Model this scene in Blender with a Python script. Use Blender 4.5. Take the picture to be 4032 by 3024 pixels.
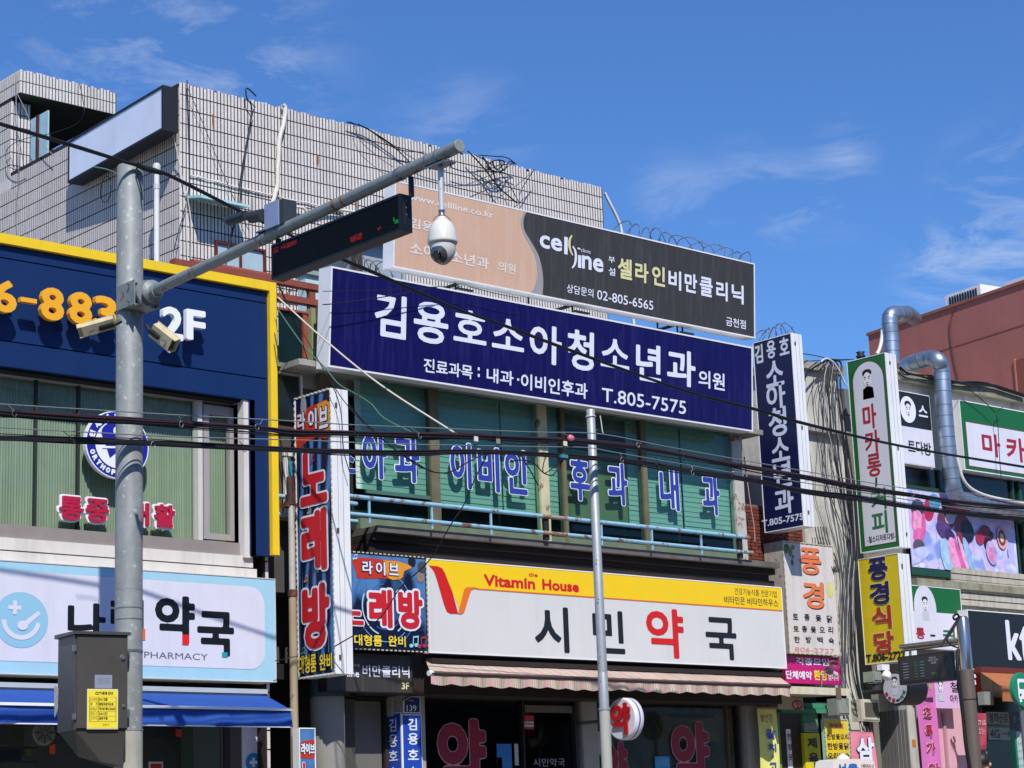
import bpy, math, random
import numpy as np
from mathutils import Vector as V, geometry as MG
random.seed(7)
SC = bpy.context.scene
COL = SC.collection
for o in list(bpy.data.objects): bpy.data.objects.remove(o)

# ------------------------------------------------------------------ camera
YAW, PITCH, ROLL, FPX, EYE = math.radians(47.981), math.radians(12.6306), math.radians(-2.16598), 8223.2, 1.15
_h = V((math.cos(YAW), math.sin(YAW), 0)); _r = V((math.sin(YAW), -math.cos(YAW), 0)); _z = V((0, 0, 1))
FW = math.cos(PITCH)*_h + math.sin(PITCH)*_z
_up = -math.sin(PITCH)*_h + math.cos(PITCH)*_z
RT = math.cos(ROLL)*_r + math.sin(ROLL)*_up
UP = -math.sin(ROLL)*_r + math.cos(ROLL)*_up
CAMP = V((0, 0, EYE))
cd = bpy.data.cameras.new('camera'); cam = bpy.data.objects.new('camera', cd); COL.objects.link(cam)
from mathutils import Matrix
cam.matrix_world = Matrix.Translation(CAMP) @ Matrix((RT, UP, -FW)).transposed().to_4x4()
cd.sensor_width = 36; cd.lens = FPX/4032*36; cd.clip_start = .1; cd.clip_end = 5000
SC.camera = cam

# ------------------------------------------------------------------ light
SUN_TRAVEL = V((.326, .613, -.719)).normalized()
sl = bpy.data.lights.new('sun', 'SUN'); sl.energy = 4.6; sl.angle = math.radians(.53); sl.color = (1, .955, .89)
sun = bpy.data.objects.new('sun', sl); COL.objects.link(sun)
sun.rotation_mode = 'QUATERNION'; sun.rotation_quaternion = (-SUN_TRAVEL).to_track_quat('Z', 'Y')
w = bpy.data.worlds.new('World'); SC.world = w; w.use_nodes = True
nt = w.node_tree; nt.nodes.clear()
def wn(t, **k):
    n = nt.nodes.new(t)
    for a, b in k.items(): setattr(n, a, b)
    return n
out = wn('ShaderNodeOutputWorld'); bg = wn('ShaderNodeBackground')
sky = wn('ShaderNodeTexSky', sky_type='NISHITA', sun_disc=False)
sky.sun_elevation = math.asin(-SUN_TRAVEL.z); sky.sun_rotation = math.atan2(-SUN_TRAVEL.x, -SUN_TRAVEL.y)
sky.altitude = 100; sky.air_density = 1.0; sky.dust_density = .35; sky.ozone_density = 2.2
tc = wn('ShaderNodeTexCoord')
# thin cirrus: streaky noise on the sky direction
mp = wn('ShaderNodeMapping'); mp.inputs['Scale'].default_value = (10.0, 10.0, 27.0); mp.inputs['Rotation'].default_value = (0.25, .2, .5)
mp.inputs['Location'].default_value = (3.1, 1.7, .4)
nz = wn('ShaderNodeTexNoise'); nz.inputs['Scale'].default_value = 1.5; nz.inputs['Detail'].default_value = 12; nz.inputs['Roughness'].default_value = .66; nz.inputs['Distortion'].default_value = .5
nz2 = wn('ShaderNodeTexNoise'); nz2.inputs['Scale'].default_value = 5.2; nz2.inputs['Detail'].default_value = 3
mp2 = wn('ShaderNodeMapping'); mp2.inputs['Location'].default_value = (0.35, .9, 2.1)
cr = wn('ShaderNodeValToRGB'); cr.color_ramp.elements[0].position = .47; cr.color_ramp.elements[1].position = .74
cr2 = wn('ShaderNodeValToRGB'); cr2.color_ramp.elements[0].position = .46; cr2.color_ramp.elements[1].position = .66
mu = wn('ShaderNodeMath', operation='MULTIPLY'); mu2 = wn('ShaderNodeMath', operation='MULTIPLY'); mu2.inputs[1].default_value = .42
mx = wn('ShaderNodeMix', data_type='RGBA'); mx.inputs[7].default_value = (9.5, 9.9, 10.6, 1)
tint = wn('ShaderNodeMix', data_type='RGBA', blend_type='MULTIPLY'); tint.inputs[0].default_value = 1; tint.inputs[7].default_value = (.60, .98, 1.52, 1)
L = nt.links.new
L(tc.outputs['Generated'], mp.inputs[0]); L(mp.outputs[0], nz.inputs['Vector']); L(nz.outputs[0], cr.inputs[0])
L(tc.outputs['Generated'], mp2.inputs[0]); L(mp2.outputs[0], nz2.inputs['Vector']); L(nz2.outputs[0], cr2.inputs[0])
# where the wisps stand: soft patches round a few directions
acc = None
def skydir(x, y): return (FW + RT*((x-2016)/FPX) - UP*((y-1512)/FPX)).normalized()
for (x_, y_, rad, amt) in ((760,150,.10,.55),(980,330,.06,.45),(520,60,.07,.35),(1820,560,.05,.55),(2650,800,.032,.6),(2960,740,.035,.55),(3330,570,.022,.6),(3080,860,.02,.7),(3960,760,.045,1.0),(3800,1120,.045,1.6),(3980,1000,.04,1.0),(3250,780,.035,.7),(300,260,.05,.4),(-1500,500,.25,.6),(6500,600,.3,.6),(2016,-2500,.3,.5)):
    vd = wn('ShaderNodeVectorMath', operation='DISTANCE'); nrm = wn('ShaderNodeVectorMath', operation='NORMALIZE'); L(tc.outputs['Generated'], nrm.inputs[0])
    L(nrm.outputs[0], vd.inputs[0]); vd.inputs[1].default_value = skydir(x_, y_)
    mr_ = wn('ShaderNodeMapRange', interpolation_type='SMOOTHSTEP'); mr_.inputs[1].default_value = rad; mr_.inputs[2].default_value = 0; mr_.inputs[4].default_value = amt; L(vd.outputs['Value'], mr_.inputs[0])
    if acc is None: acc = mr_.outputs[0]
    else:
        a__ = wn('ShaderNodeMath', operation='ADD', use_clamp=True); L(acc, a__.inputs[0]); L(mr_.outputs[0], a__.inputs[1]); acc = a__.outputs[0]
L(cr.outputs[0], mu.inputs[0]); L(acc, mu.inputs[1]); L(mu.outputs[0], mu2.inputs[0]); L(mu2.outputs[0], mx.inputs[0])
L(sky.outputs[0], tint.inputs[6]); L(tint.outputs[2], mx.inputs[6]); L(mx.outputs[2], bg.inputs[0]); L(bg.outputs[0], out.inputs[0])
bg.inputs[1].default_value = .095
SC.view_settings.view_transform = 'Standard'; SC.view_settings.look = 'None'
SC.view_settings.exposure = 0; SC.view_settings.gamma = 1; SC.view_settings.use_curve_mapping = False
SC.cycles.max_bounces = 6; SC.cycles.transparent_max_bounces = 12; SC.cycles.diffuse_bounces = 3; SC.cycles.glossy_bounces = 3

# ------------------------------------------------------------------ pixels of the photograph -> points of the place
def crop(x0, y0, s): return lambda x, y: (x0+x/s, y0+y/s)
c1 = crop(0,200,2.0109); c2 = crop(1000,300,2.0109); c3 = crop(0,900,2.0109); c4 = crop(1050,1000,2.0109)
A5 = crop(0,2100,1.7958); B1 = crop(1100,2100,1.7958); B2 = crop(2200,2100,1.7958); C5 = crop(2832,2100,1.7958)
D4 = crop(2900,1100,1.8436); E5 = crop(1500,700,1.4747); G1 = crop(0,1400,1.8433); G2 = crop(1100,1500,2.212)
G3 = crop(2000,1500,2.212); G4 = crop(2900,1950,3.687); G5 = crop(3400,2600,3.5); G6 = crop(2600,2600,3.16)
G7 = crop(3500,1500,1.844); FD = crop(0,0,.5486)
def ray(p): return FW + RT*((p[0]-2016)/FPX) - UP*((p[1]-1512)/FPX)
class Fr:                                            # a plane with its own axes; n points at the viewer's side
    def __init__(s, o, u, v):
        s.o = V(o); s.u = V(u).normalized(); s.v = V(v).normalized(); s.n = s.u.cross(s.v).normalized()
    def hit(s, p):
        d = ray(p); t = (s.o-CAMP).dot(s.n)/d.dot(s.n); q = CAMP+d*t-s.o
        return q.dot(s.u), q.dot(s.v)
    def pt(s, a, b, c=0): return s.o + s.u*a + s.v*b + s.n*c
    def rect(s, p, q):
        a = s.hit(p); b = s.hit(q)
        return min(a[0],b[0]), min(a[1],b[1]), max(a[0],b[0]), max(a[1],b[1])
    def w(s, p): return s.pt(*s.hit(p))
def front(y): return Fr((0, y, 0), (1,0,0), (0,0,1))
def side(x): return Fr((x, 0, 0), (0,-1,0), (0,0,1))

# ------------------------------------------------------------------ materials
def lin(h):
    h = h.lstrip('#'); r = []
    for i in (0,2,4):
        c = int(h[i:i+2],16)/255; r.append(c/12.92 if c <= .04045 else ((c+.055)/1.055)**2.4)
    return tuple(r)
MATS = {}
def mat(name, col, rough=.6, metal=0., var=.0, vs=6., grime=0., gs=(9,9,.7), bump=0., bs=40., spec=.5, island=0., emit=0., gcol=None, rust=0.):
    if name in MATS: return MATS[name]
    m = bpy.data.materials.new(name); MATS[name] = m; m.use_nodes = True
    N = m.node_tree.nodes; K = m.node_tree.links.new; p = N['Principled BSDF']
    c = lin(col) if isinstance(col, str) else col
    p.inputs['Roughness'].default_value = rough; p.inputs['Metallic'].default_value = metal
    p.inputs['Specular IOR Level'].default_value = spec
    p.inputs['Base Color'].default_value = (*c, 1)
    cur = None
    def base():
        nonlocal cur
        if cur is None:
            r = N.new('ShaderNodeRGB'); r.outputs[0].default_value = (*c, 1); cur = r.outputs[0]
        return cur
    geo = N.new('ShaderNodeNewGeometry')
    def noise(scale, vec=(1,1,1), det=5, ro=.6):
        mpn = N.new('ShaderNodeMapping'); mpn.inputs['Scale'].default_value = vec
        K(geo.outputs['Position'], mpn.inputs[0])
        n = N.new('ShaderNodeTexNoise'); n.inputs['Scale'].default_value = scale; n.inputs['Detail'].default_value = det; n.inputs['Roughness'].default_value = ro
        K(mpn.outputs[0], n.inputs['Vector']); return n.outputs[0]
    def bright(sock, lo, hi, a=.3, b=.7):
        nonlocal cur
        mr = N.new('ShaderNodeMapRange'); mr.inputs[1].default_value = a; mr.inputs[2].default_value = b
        mr.inputs[3].default_value = lo; mr.inputs[4].default_value = hi
        K(sock, mr.inputs[0])
        vm = N.new('ShaderNodeVectorMath'); vm.operation = 'SCALE'
        K(base(), vm.inputs[0]); K(mr.outputs[0], vm.inputs['Scale']); cur = vm.outputs[0]
    if island: bright(geo.outputs['Random Per Island'], 1-island, 1+island*.6, 0, 1)
    if var: bright(noise(vs), 1-var, 1+var*.7)
    def blend(sock, colr, a, b, amt):
        nonlocal cur
        mr = N.new('ShaderNodeMapRange'); mr.inputs[1].default_value = a; mr.inputs[2].default_value = b; mr.inputs[4].default_value = amt
        K(sock, mr.inputs[0]); x = N.new('ShaderNodeMix'); x.data_type = 'RGBA'
        K(mr.outputs[0], x.inputs[0]); K(base(), x.inputs[6]); x.inputs[7].default_value = (*colr, 1); cur = x.outputs[2]
    if grime: blend(noise(1.6, gs, 6, .65), lin(gcol or '5b5348'), .48, .72, grime)
    if rust: blend(noise(7., (1,1,1), 7, .7), lin('7a4423'), .60-rust*.12, .66-rust*.1, .9)
    if cur is not None: K(cur, p.inputs['Base Color'])
    if bump:
        b = N.new('ShaderNodeBump'); b.inputs['Strength'].default_value = bump; b.inputs['Distance'].default_value = .01
        K(noise(bs), b.inputs['Height']); K(b.outputs[0], p.inputs['Normal'])
    if emit:
        p.inputs['Emission Color'].default_value = (*c, 1); p.inputs['Emission Strength'].default_value = emit
    return m
def glass(name, tintc, gloss=.06, rough=.03, t=1.0):
    if name in MATS: return MATS[name]
    m = bpy.data.materials.new(name); MATS[name] = m; m.use_nodes = True
    N = m.node_tree.nodes; K = m.node_tree.links.new; N.clear()
    o = N.new('ShaderNodeOutputMaterial'); tr = N.new('ShaderNodeBsdfTransparent'); tr.inputs[0].default_value = (*tintc, 1)
    gl = N.new('ShaderNodeBsdfGlossy'); gl.inputs['Roughness'].default_value = rough
    fr = N.new('ShaderNodeLayerWeight'); fr.inputs[0].default_value = .5; pw_ = N.new('ShaderNodeMath'); pw_.operation = 'POWER'; pw_.inputs[1].default_value = 4; ad = N.new('ShaderNodeMath'); ad.operation = 'ADD'; ad.inputs[1].default_value = gloss
    mxs = N.new('ShaderNodeMixShader'); K(fr.outputs['Facing'], pw_.inputs[0]); K(pw_.outputs[0], ad.inputs[0]); K(ad.outputs[0], mxs.inputs[0]); K(tr.outputs[0], mxs.inputs[1]); K(gl.outputs[0], mxs.inputs[2]); K(mxs.outputs[0], o.inputs[0])
    return m

# ------------------------------------------------------------------ object building
ORG = {}
def tag(o, label=None, cat=None, group=None, kind=None):
    if label: o['label'] = label
    if cat: o['category'] = cat
    if group: o['group'] = group
    if kind: o['kind'] = kind
    return o
def thing(name, label, cat, loc, group=None):
    o = bpy.data.objects.new(name, None); COL.objects.link(o); o.location = V(loc); o.empty_display_size = .1
    ORG[o] = V(loc); return tag(o, label, cat, group)
class MB:
    def __init__(s): s.v = []; s.f = []; s.sm = []
    def add(s, vs, fs, smooth=False):
        k = len(s.v); s.v += [tuple(x) for x in vs]; s.f += [tuple(i+k for i in f) for f in fs]; s.sm += [smooth]*len(fs); return s
    def box(s, a, b):
        x0,y0,z0 = a; x1,y1,z1 = b
        return s.hexa([(x0,y0,z0),(x1,y0,z0),(x1,y1,z0),(x0,y1,z0),(x0,y0,z1),(x1,y0,z1),(x1,y1,z1),(x0,y1,z1)])
    def hexa(s, p):
        c = sum((V(q) for q in p), V((0,0,0)))/8
        fs = [(0,3,2,1),(4,5,6,7),(0,1,5,4),(1,2,6,5),(2,3,7,6),(3,0,4,7)]
        f0 = fs[0]; n = (V(p[f0[1]])-V(p[f0[0]])).cross(V(p[f0[2]])-V(p[f0[0]]))
        if n.dot(V(p[f0[0]])-c) < 0: fs = [tuple(reversed(f)) for f in fs]
        return s.add(p, fs)
    def fbox(s, fr, r, c0, c1):                      # a box in a frame: rect r, from depth c0 to c1
        a0,b0,a1,b1 = r
        return s.hexa([fr.pt(a0,b0,c0),fr.pt(a1,b0,c0),fr.pt(a1,b1,c0),fr.pt(a0,b1,c0),fr.pt(a0,b0,c1),fr.pt(a1,b0,c1),fr.pt(a1,b1,c1),fr.pt(a0,b1,c1)])
    def flat(s, fr, pts, c=0):                       # flat print: polygon in a frame
        tri = MG.tessellate_polygon([[V((a,b,0)) for a,b in pts]])
        vs = [fr.pt(a,b,c) for a,b in pts]; fs = []
        for t in tri:
            n = (vs[t[1]]-vs[t[0]]).cross(vs[t[2]]-vs[t[0]])
            fs.append(t if n.dot(fr.n) > 0 else tuple(reversed(t)))
        return s.add(vs, fs)
    def prism(s, fr, pts, c0, c1):
        s.flat(fr, pts, c1); n = len(pts); ar = sum(pts[i][0]*pts[(i+1)%n][1]-pts[(i+1)%n][0]*pts[i][1] for i in range(n))
        vs = [fr.pt(a,b,c0) for a,b in pts]+[fr.pt(a,b,c1) for a,b in pts]
        fs = [(i,(i+1)%n,n+(i+1)%n,n+i) for i in range(n)]
        if ar < 0: fs = [tuple(reversed(f)) for f in fs]
        return s.add(vs, fs)
    def tube(s, pts, r, n=10, caps=True):
        pts = [V(p) for p in pts]; k = len(pts); rs = r if isinstance(r, (list,tuple)) else [r]*k
        t0 = (pts[1]-pts[0]).normalized(); a = V((0,0,1)) if abs(t0.z) < .9 else V((1,0,0)); x = t0.cross(a).normalized()
        vs = []
        for i,p in enumerate(pts):
            t = (pts[min(i+1,k-1)]-pts[max(i-1,0)]).normalized(); x = (x-t*x.dot(t)).normalized(); y = t.cross(x)
            vs += [p+(x*math.cos(2*math.pi*j/n)+y*math.sin(2*math.pi*j/n))*rs[i] for j in range(n)]
        fs = [(i*n+j, i*n+(j+1)%n, (i+1)*n+(j+1)%n, (i+1)*n+j) for i in range(k-1) for j in range(n)]
        s.add(vs, fs, True)
        if caps: s.add(vs[:n], [tuple(reversed(range(n)))]); s.add(vs[-n:], [tuple(range(n))])
        return s
    def lathe(s, o, ax, prof, n=24, smooth=True):    # prof: list of (distance along axis, radius)
        o = V(o); ax = V(ax).normalized(); a = V((0,0,1)) if abs(ax.z) < .9 else V((1,0,0)); x = ax.cross(a).normalized(); y = ax.cross(x)
        vs = [o+ax*h+(x*math.cos(2*math.pi*j/n)+y*math.sin(2*math.pi*j/n))*r for h,r in prof for j in range(n)]
        fs = [(i*n+j, i*n+(j+1)%n, (i+1)*n+(j+1)%n, (i+1)*n+j) for i in range(len(prof)-1) for j in range(n)]
        s.add(vs, fs, smooth); s.add(vs[:n], [tuple(reversed(range(n)))]); s.add(vs[-n:], [tuple(range(n))]); return s
    def build(s, name, m, parent=None, label=None, kind=None):
        me = bpy.data.meshes.new(name); og = V((0,0,0)); p = parent
        while p is not None and p not in ORG: p = p.parent
        if p is not None: og = ORG[p]
        me.from_pydata([tuple(V(v)-og) for v in s.v], [], s.f); me.polygons.foreach_set('use_smooth', s.sm)
        me.materials.append(m); me.update()
        o = bpy.data.objects.new(name, me); COL.objects.link(o)
        if parent is not None: o.parent = parent
        if label: o['label'] = label
        if kind: o['kind'] = kind
        return o
def fbox(name, fr, r, c0, c1, m, parent=None, **k): return MB().fbox(fr, r, c0, c1).build(name, m, parent, **k)
def bez(pts, n=8):                                   # Catmull-Rom through the points
    pts = [V(p) for p in pts]; q = [pts[0]*2-pts[1]]+pts+[pts[-1]*2-pts[-2]]; o = []
    for i in range(1, len(q)-2):
        for j in range(n):
            t = j/n; o.append(.5*((2*q[i])+(-q[i-1]+q[i+1])*t+(2*q[i-1]-5*q[i]+4*q[i+1]-q[i+2])*t*t+(-q[i-1]+3*q[i]-3*q[i+1]+q[i+2])*t**3))
    return o+[pts[-1]]
def ell(a, b, ra, rb, n=36, s=0, e=2*math.pi): return [(a+ra*math.cos(s+(e-s)*i/n), b+rb*math.sin(s+(e-s)*i/n)) for i in range(n+(0 if e-s > 6.28 else 1))]
def rrect(r, rad, n=6, corners=(1,1,1,1)):
    a0,b0,a1,b1 = r; o = []
    for (cx,cy,s,k) in ((a1-rad,b0+rad,-math.pi/2,0),(a1-rad,b1-rad,0,1),(a0+rad,b1-rad,math.pi/2,2),(a0+rad,b0+rad,math.pi,3)):
        if corners[k]: o += [(cx+rad*math.cos(s+math.pi/2*i/n), cy+rad*math.sin(s+math.pi/2*i/n)) for i in range(n+1)]
        else: o.append(((a1 if k < 2 else a0), (b1 if k in (1,2) else b0)))
    return o

# ------------------------------------------------------------------ lettering: glyph outlines -> distance field -> clean flat (or raised) letters of any weight
_gc = {}
def outline(text):
    if text in _gc: return _gc[text]
    c = bpy.data.curves.new('text', 'FONT'); c.body = text; c.size = 1; c.resolution_u = 3
    o = bpy.data.objects.new('text', c); COL.objects.link(o)
    me = bpy.data.meshes.new_from_object(o.evaluated_get(bpy.context.evaluated_depsgraph_get()))
    co = np.array([v.co[:2] for v in me.vertices]).reshape(-1, 2); cnt = {}
    for p in me.polygons:
        vs = list(p.vertices)
        for i in range(len(vs)):
            e = tuple(sorted((vs[i], vs[(i+1) % len(vs)]))); cnt[e] = cnt.get(e, 0)+1
    E = np.array([e for e, k in cnt.items() if k == 1])
    seg = np.stack([co[E[:,0]], co[E[:,1]]], 1) if len(E) else np.zeros((0,2,2))
    bpy.data.objects.remove(o); bpy.data.curves.remove(c); bpy.data.meshes.remove(me)
    _gc[text] = seg; return seg
def letters(text, w, h, grow=0., res=30, fit=None):            # fits the outline to w x h, thickens by grow (metres); returns verts 2D, faces, rim segments
    seg = outline(text).copy()
    lo = seg.reshape(-1,2).min(0); hi = seg.reshape(-1,2).max(0); d = np.maximum(hi-lo, 1e-6)
    fitg = min(grow if fit is None else fit, .12*min(w, h))
    sc = np.array([(w-2*fitg)/d[0], (h-2*fitg)/d[1]]); seg = (seg-lo)*sc+fitg
    cell = h/res; m = max(0, grow-fitg)+2*cell
    xs = np.arange(-m, w+m+cell, cell); ys = np.arange(-m, h+m+cell, cell)
    D = np.full((len(ys), len(xs)), 1e3); CH = 24
    for i0 in range(0, len(xs), CH):
        xx = xs[i0:i0+CH]; mg = grow+3*cell
        k = (seg[:,:,0].min(1) < xx[-1]+mg) & (seg[:,:,0].max(1) > xx[0]-mg); sg = seg[k]
        if not len(sg): continue
        px, py = np.meshgrid(xx, ys); P = np.stack([px.ravel(), py.ravel()], 1)
        a = sg[:,0][None]; b = sg[:,1][None]; ab = b-a; ap = P[:,None]-a
        t = np.clip((ap*ab).sum(2)/np.maximum((ab*ab).sum(2), 1e-12), 0, 1)
        dist = np.sqrt(((ap-ab*t[...,None])**2).sum(2)).min(1)
        X = P[:,0][:,None]+1e-7; x0 = sg[:,0,0][None]; x1 = sg[:,1,0][None]; y0 = sg[:,0,1][None]; y1 = sg[:,1,1][None]
        cr_ = (x0 > X) != (x1 > X); yy = y0+(X-x0)*(y1-y0)/np.where(np.abs(x1-x0) < 1e-12, 1e-12, x1-x0)
        ins = ((cr_ & (yy > P[:,1][:,None])).sum(1) % 2) == 1
        D[:, i0:i0+CH] = np.where(ins, -dist, dist).reshape(px.shape)
    Fd = D-grow
    verts = []; vid = {}; faces = []; rim = []
    def vtx(key, p):
        if key not in vid: vid[key] = len(verts); verts.append(p)
        return vid[key]
    ny, nx = Fd.shape
    for j in range(ny-1):
        i = 0
        row = (Fd[j,:-1] < 0).astype(int)+(Fd[j,1:] < 0)+(Fd[j+1,:-1] < 0)+(Fd[j+1,1:] < 0)
        while i < nx-1:
            c = row[i]
            if c == 0: i += 1; continue
            if c == 4:
                e = i
                while e < nx-1 and row[e] == 4: e += 1
                faces.append([vtx((i,j),(xs[i],ys[j])), vtx((e,j),(xs[e],ys[j])), vtx((e,j+1),(xs[e],ys[j+1])), vtx((i,j+1),(xs[i],ys[j+1]))])
                i = e; continue
            cs = ((i,j),(i+1,j),(i+1,j+1),(i,j+1)); poly = []; cut = []
            for k in range(4):
                A = cs[k]; B = cs[(k+1)%4]; fa = Fd[A[1],A[0]]; fb = Fd[B[1],B[0]]
                if fa < 0: poly.append(vtx(A, (xs[A[0]], ys[A[1]])))
                if (fa < 0) != (fb < 0):
                    t = fa/(fa-fb); q = (xs[A[0]]+(xs[B[0]]-xs[A[0]])*t, ys[A[1]]+(ys[B[1]]-ys[A[1]])*t)
                    key = (min(A,B), max(A,B)); poly.append(vtx(key, q)); cut.append((poly[-1], fa < 0))
            if len(poly) >= 3: faces.append(poly)
            if len(cut) == 2:
                a_, b_ = cut; rim.append((a_[0], b_[0]) if a_[1] else (b_[0], a_[0]))
            i += 1
    return verts, faces, rim
def text(fr, p, q, s, m, parent, bold=.02, c=.004, ex=0, name='lettering', grow_out=0, out_m=None, shear=0, res=None):
    """letters s in the rectangle between the photo points p (top left) and q (bottom right); bold = share of the height of one glyph"""
    r = fr.rect(p, q) if len(p) == 2 else p
    a0,b0,a1,b1 = r; w_, h_ = a1-a0, b1-b0
    pxh = h_*FPX/18/3.94
    res = res or int(max(14, min(40, pxh*1.3)))
    def mk(grow, cc, mm, nm, e):
        vs, fs, rim = letters(s, w_, h_, grow, res, bold*h_)
        P = [fr.pt(a0+x+shear*(y-h_/2), b0+y, cc+e) for x,y in vs]; mb = MB()
        mb.add(P, fs)
        if e:
            Q = [fr.pt(a0+x+shear*(y-h_/2), b0+y, cc) for x,y in vs]; n = len(P)
            mb.add(P+Q, [(b,a,a+n,b+n) for a,b in rim])
        return mb.build(nm, mm, parent)
    if grow_out: mk((bold+grow_out)*h_, c, out_m, name+'_outline' if name != 'lettering' else 'letter_outline', ex*.8); c = c+.004+ex*.8
    return mk(bold*h_, c, m, name, ex)
def vtext(fr, items, m, parent, **k):                # a column or row of glyphs, each with its own box
    return [text(fr, p, q, s, m, parent, **k) for s, p, q in items]
def signbox(name, label, cat, fr, r, depth, facem, edgem, rim=.02, group=None, cf=0.):
    """a light box: casing behind the frame plane, rim, and a face"""
    a0,b0,a1,b1 = r
    t = thing(name, label, cat, fr.pt((a0+a1)/2, b0, -depth/2), group)
    mb = MB().fbox(fr, r, -depth, -.004)
    for rr in ((a0,b0,a1,b0+rim),(a0,b1-rim,a1,b1),(a0,b0+rim,a0+rim,b1-rim),(a1-rim,b0+rim,a1,b1-rim)): mb.fbox(fr, rr, -.004, .006)
    mb.build('casing', edgem, t)
    if facem is not None: MB().flat(fr, [(a0+rim,b0+rim),(a1-rim,b0+rim),(a1-rim,b1-rim),(a0+rim,b1-rim)], 0).build('face', facem, t)
    return t
def projbox(name, label, cat, yin, TL, TR, BL, thick_px, facem, edgem, rim=.014, group=None):
    """a sign box standing out from the facade: its wide face looks along -X; TL/TR/BL are photo points of that face"""
    ix = front(yin).w(TL).x; fr = side(ix)
    a0, b1 = fr.hit(TL); a1, _ = fr.hit(TR); _, b0 = fr.hit(BL)
    yo = -a1; th = front(yo).w(thick_px).x-ix
    return signbox(name, label, cat, fr, (a0,b0,a1,b1), th, facem, edgem, rim, group), fr, (a0,b0,a1,b1), th
def wire(name, label, pts, r, m, cat='cable', n=6, group=None, parent=None):
    o = MB().tube(pts, r, n, caps=False).build(name, m, parent)
    if parent is None: tag(o, label, cat, group)
    return o
def dup(o, dloc, label=None):
    c = o.copy(); COL.objects.link(c); c.location = V(o.location)+V(dloc)
    if label: c['label'] = label
    for ch in o.children:
        d = ch.copy(); COL.objects.link(d); d.parent = c
        for g in ch.children:
            e = g.copy(); COL.objects.link(e); e.parent = d
    return c
# ================================================================== SETTING
M_asph = mat('asphalt', (.05,.05,.052), .9, var=.25, vs=3, bump=.4, bs=60)
M_pave = mat('paving', '9a948b', .85, var=.15, vs=4, bump=.2)
M_conc = mat('concrete', '9c9a92', .9, var=.18, vs=3, grime=.55, gs=(2.5,2.5,.8), gcol='4c4840', bump=.35, bs=30)
tag(MB().box((-300,-300,-.06),(900,900,-.02)).build('ground', mat('soil','6b665c',.95,var=.2,vs=1)), kind='structure')
tag(MB().box((-60,-3,-.04),(120,12.0,0)).build('road', M_asph), kind='structure')
tag(MB().box((-60,12.16,-.04),(120,17.6,.15)).build('sidewalk', M_pave), kind='structure')
tag(MB().box((-60,12.0,-.04),(120,12.158,.15)).build('kerb', mat('kerb_stone','a9a59c',.85,var=.15)), kind='structure')
mb = MB()
for i in range(24): mb.box((-20+i*5,5.9,.0),(-17.5+i*5,6.05,.004))
tag(mb.build('lane_marking', mat('road_paint','d8d8d2',.7,var=.2,vs=8)), kind='structure')

# ================================================================== TILED BUILDING (behind, three storeys)
XL, YF, ZT = 12.87, 20.0, 10.27
M_tile = mat('granite_tile', 'dad2cd', .8, island=.07, var=.12, vs=60, grime=.22, gs=(1.2,1.2,.35), gcol='8a7a6c', bump=.35, bs=70)
M_joint = mat('tile_joint', '2c2122', .95)
tb = thing('tiled_building', 'tall building clad in narrow pale granite tiles with dark joints, rising behind the signboards', 'building', (16.4, 22, 0))
mb = MB(); mb.box((XL+.012,YF+.012,3.3),(19.88,30,ZT-.02)).build('wall', M_joint, tb)
PW, PH = .0493, .1815
front_t, left_t = [], []
def tilebox(mb, fr, a, b, w_, h_, jit=.0007):
    t = .0020+random.uniform(-jit, jit); g = .0074
    mb.fbox(fr, (a+g, b+g, a+w_-g, b+h_-g), -.004, t)
F_front = Fr((XL, YF+.012, 0), (1,0,0), (0,0,1))
F_left = Fr((XL+.012, YF, 0), (0,-1,0), (0,0,1))
holes = []                                           # window openings (a0,b0,a1,b1) of the front wall
fw20 = front(YF)
wr = fw20.rect(c3(1697,95), c3(2098,330)); wr = (wr[0], 7.42, wr[2], wr[3]); holes.append((wr[0]-XL, wr[1]-.05, wr[2]-XL, wr[3]))
nrow = 17
cells = []
for row in range(nrow):
    z0 = 10.106-PH*row if row else 10.106
    for col in range(142):
        a = col*PW
        hh = PH if row else .158+random.uniform(-.012,.010)
        if row == 0 and random.random() < .05: hh -= .03
        if any(h[0]-.03 < a < h[2]-.01 and h[1] < z0+hh*.5 < h[3] for h in holes): continue
        cells.append(('F', a, z0-(0 if row == 0 else 0), hh))
for row in range(22):
    z0 = 10.02-PH*row
    for col in range(92):
        a = -(col+1)*PW
        cells.append(('L', a, z0, PH))
def tz(cell):
    f = F_front if cell[0] == 'F' else F_left
    p = f.pt(cell[1], cell[2]); d = (p-CAMP).dot(FW); vx = 2016+FPX*(p-CAMP).dot(RT)/d; vy = 1512-FPX*(p-CAMP).dot(UP)/d
    return d, vx, vy
single, rest = [], MB()
vis = [c for c in cells if c[0] == 'F' and 700 < tz(c)[1] < 1500 and 330 < tz(c)[2] < 980]
vis.sort(key=lambda c: tz(c)[0]); pick = set(vis[:296])
tm = None
for c in cells:
    f = F_front if c[0] == 'F' else F_left
    if c in pick: single.append(c)
    else: tilebox(rest, f, c[1], c[2], PW, c[3])
rest.build('tile_field', M_tile, tb, kind='stuff')
def shared_tile(h):
    mb = MB(); g = .0074; mb.box((g, -.0002, g), (PW-g, .006, h-g)); me = bpy.data.meshes.new('tile')
    me.from_pydata(mb.v, [], mb.f); me.materials.append(M_tile1); return me
M_tile1 = mat('granite_tile_single', 'dad2cd', .8, var=.12, vs=60, grime=.22, gs=(1.2,1.2,.35), gcol='8a7a6c', bump=.35, bs=70)
meshes = {}
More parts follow.
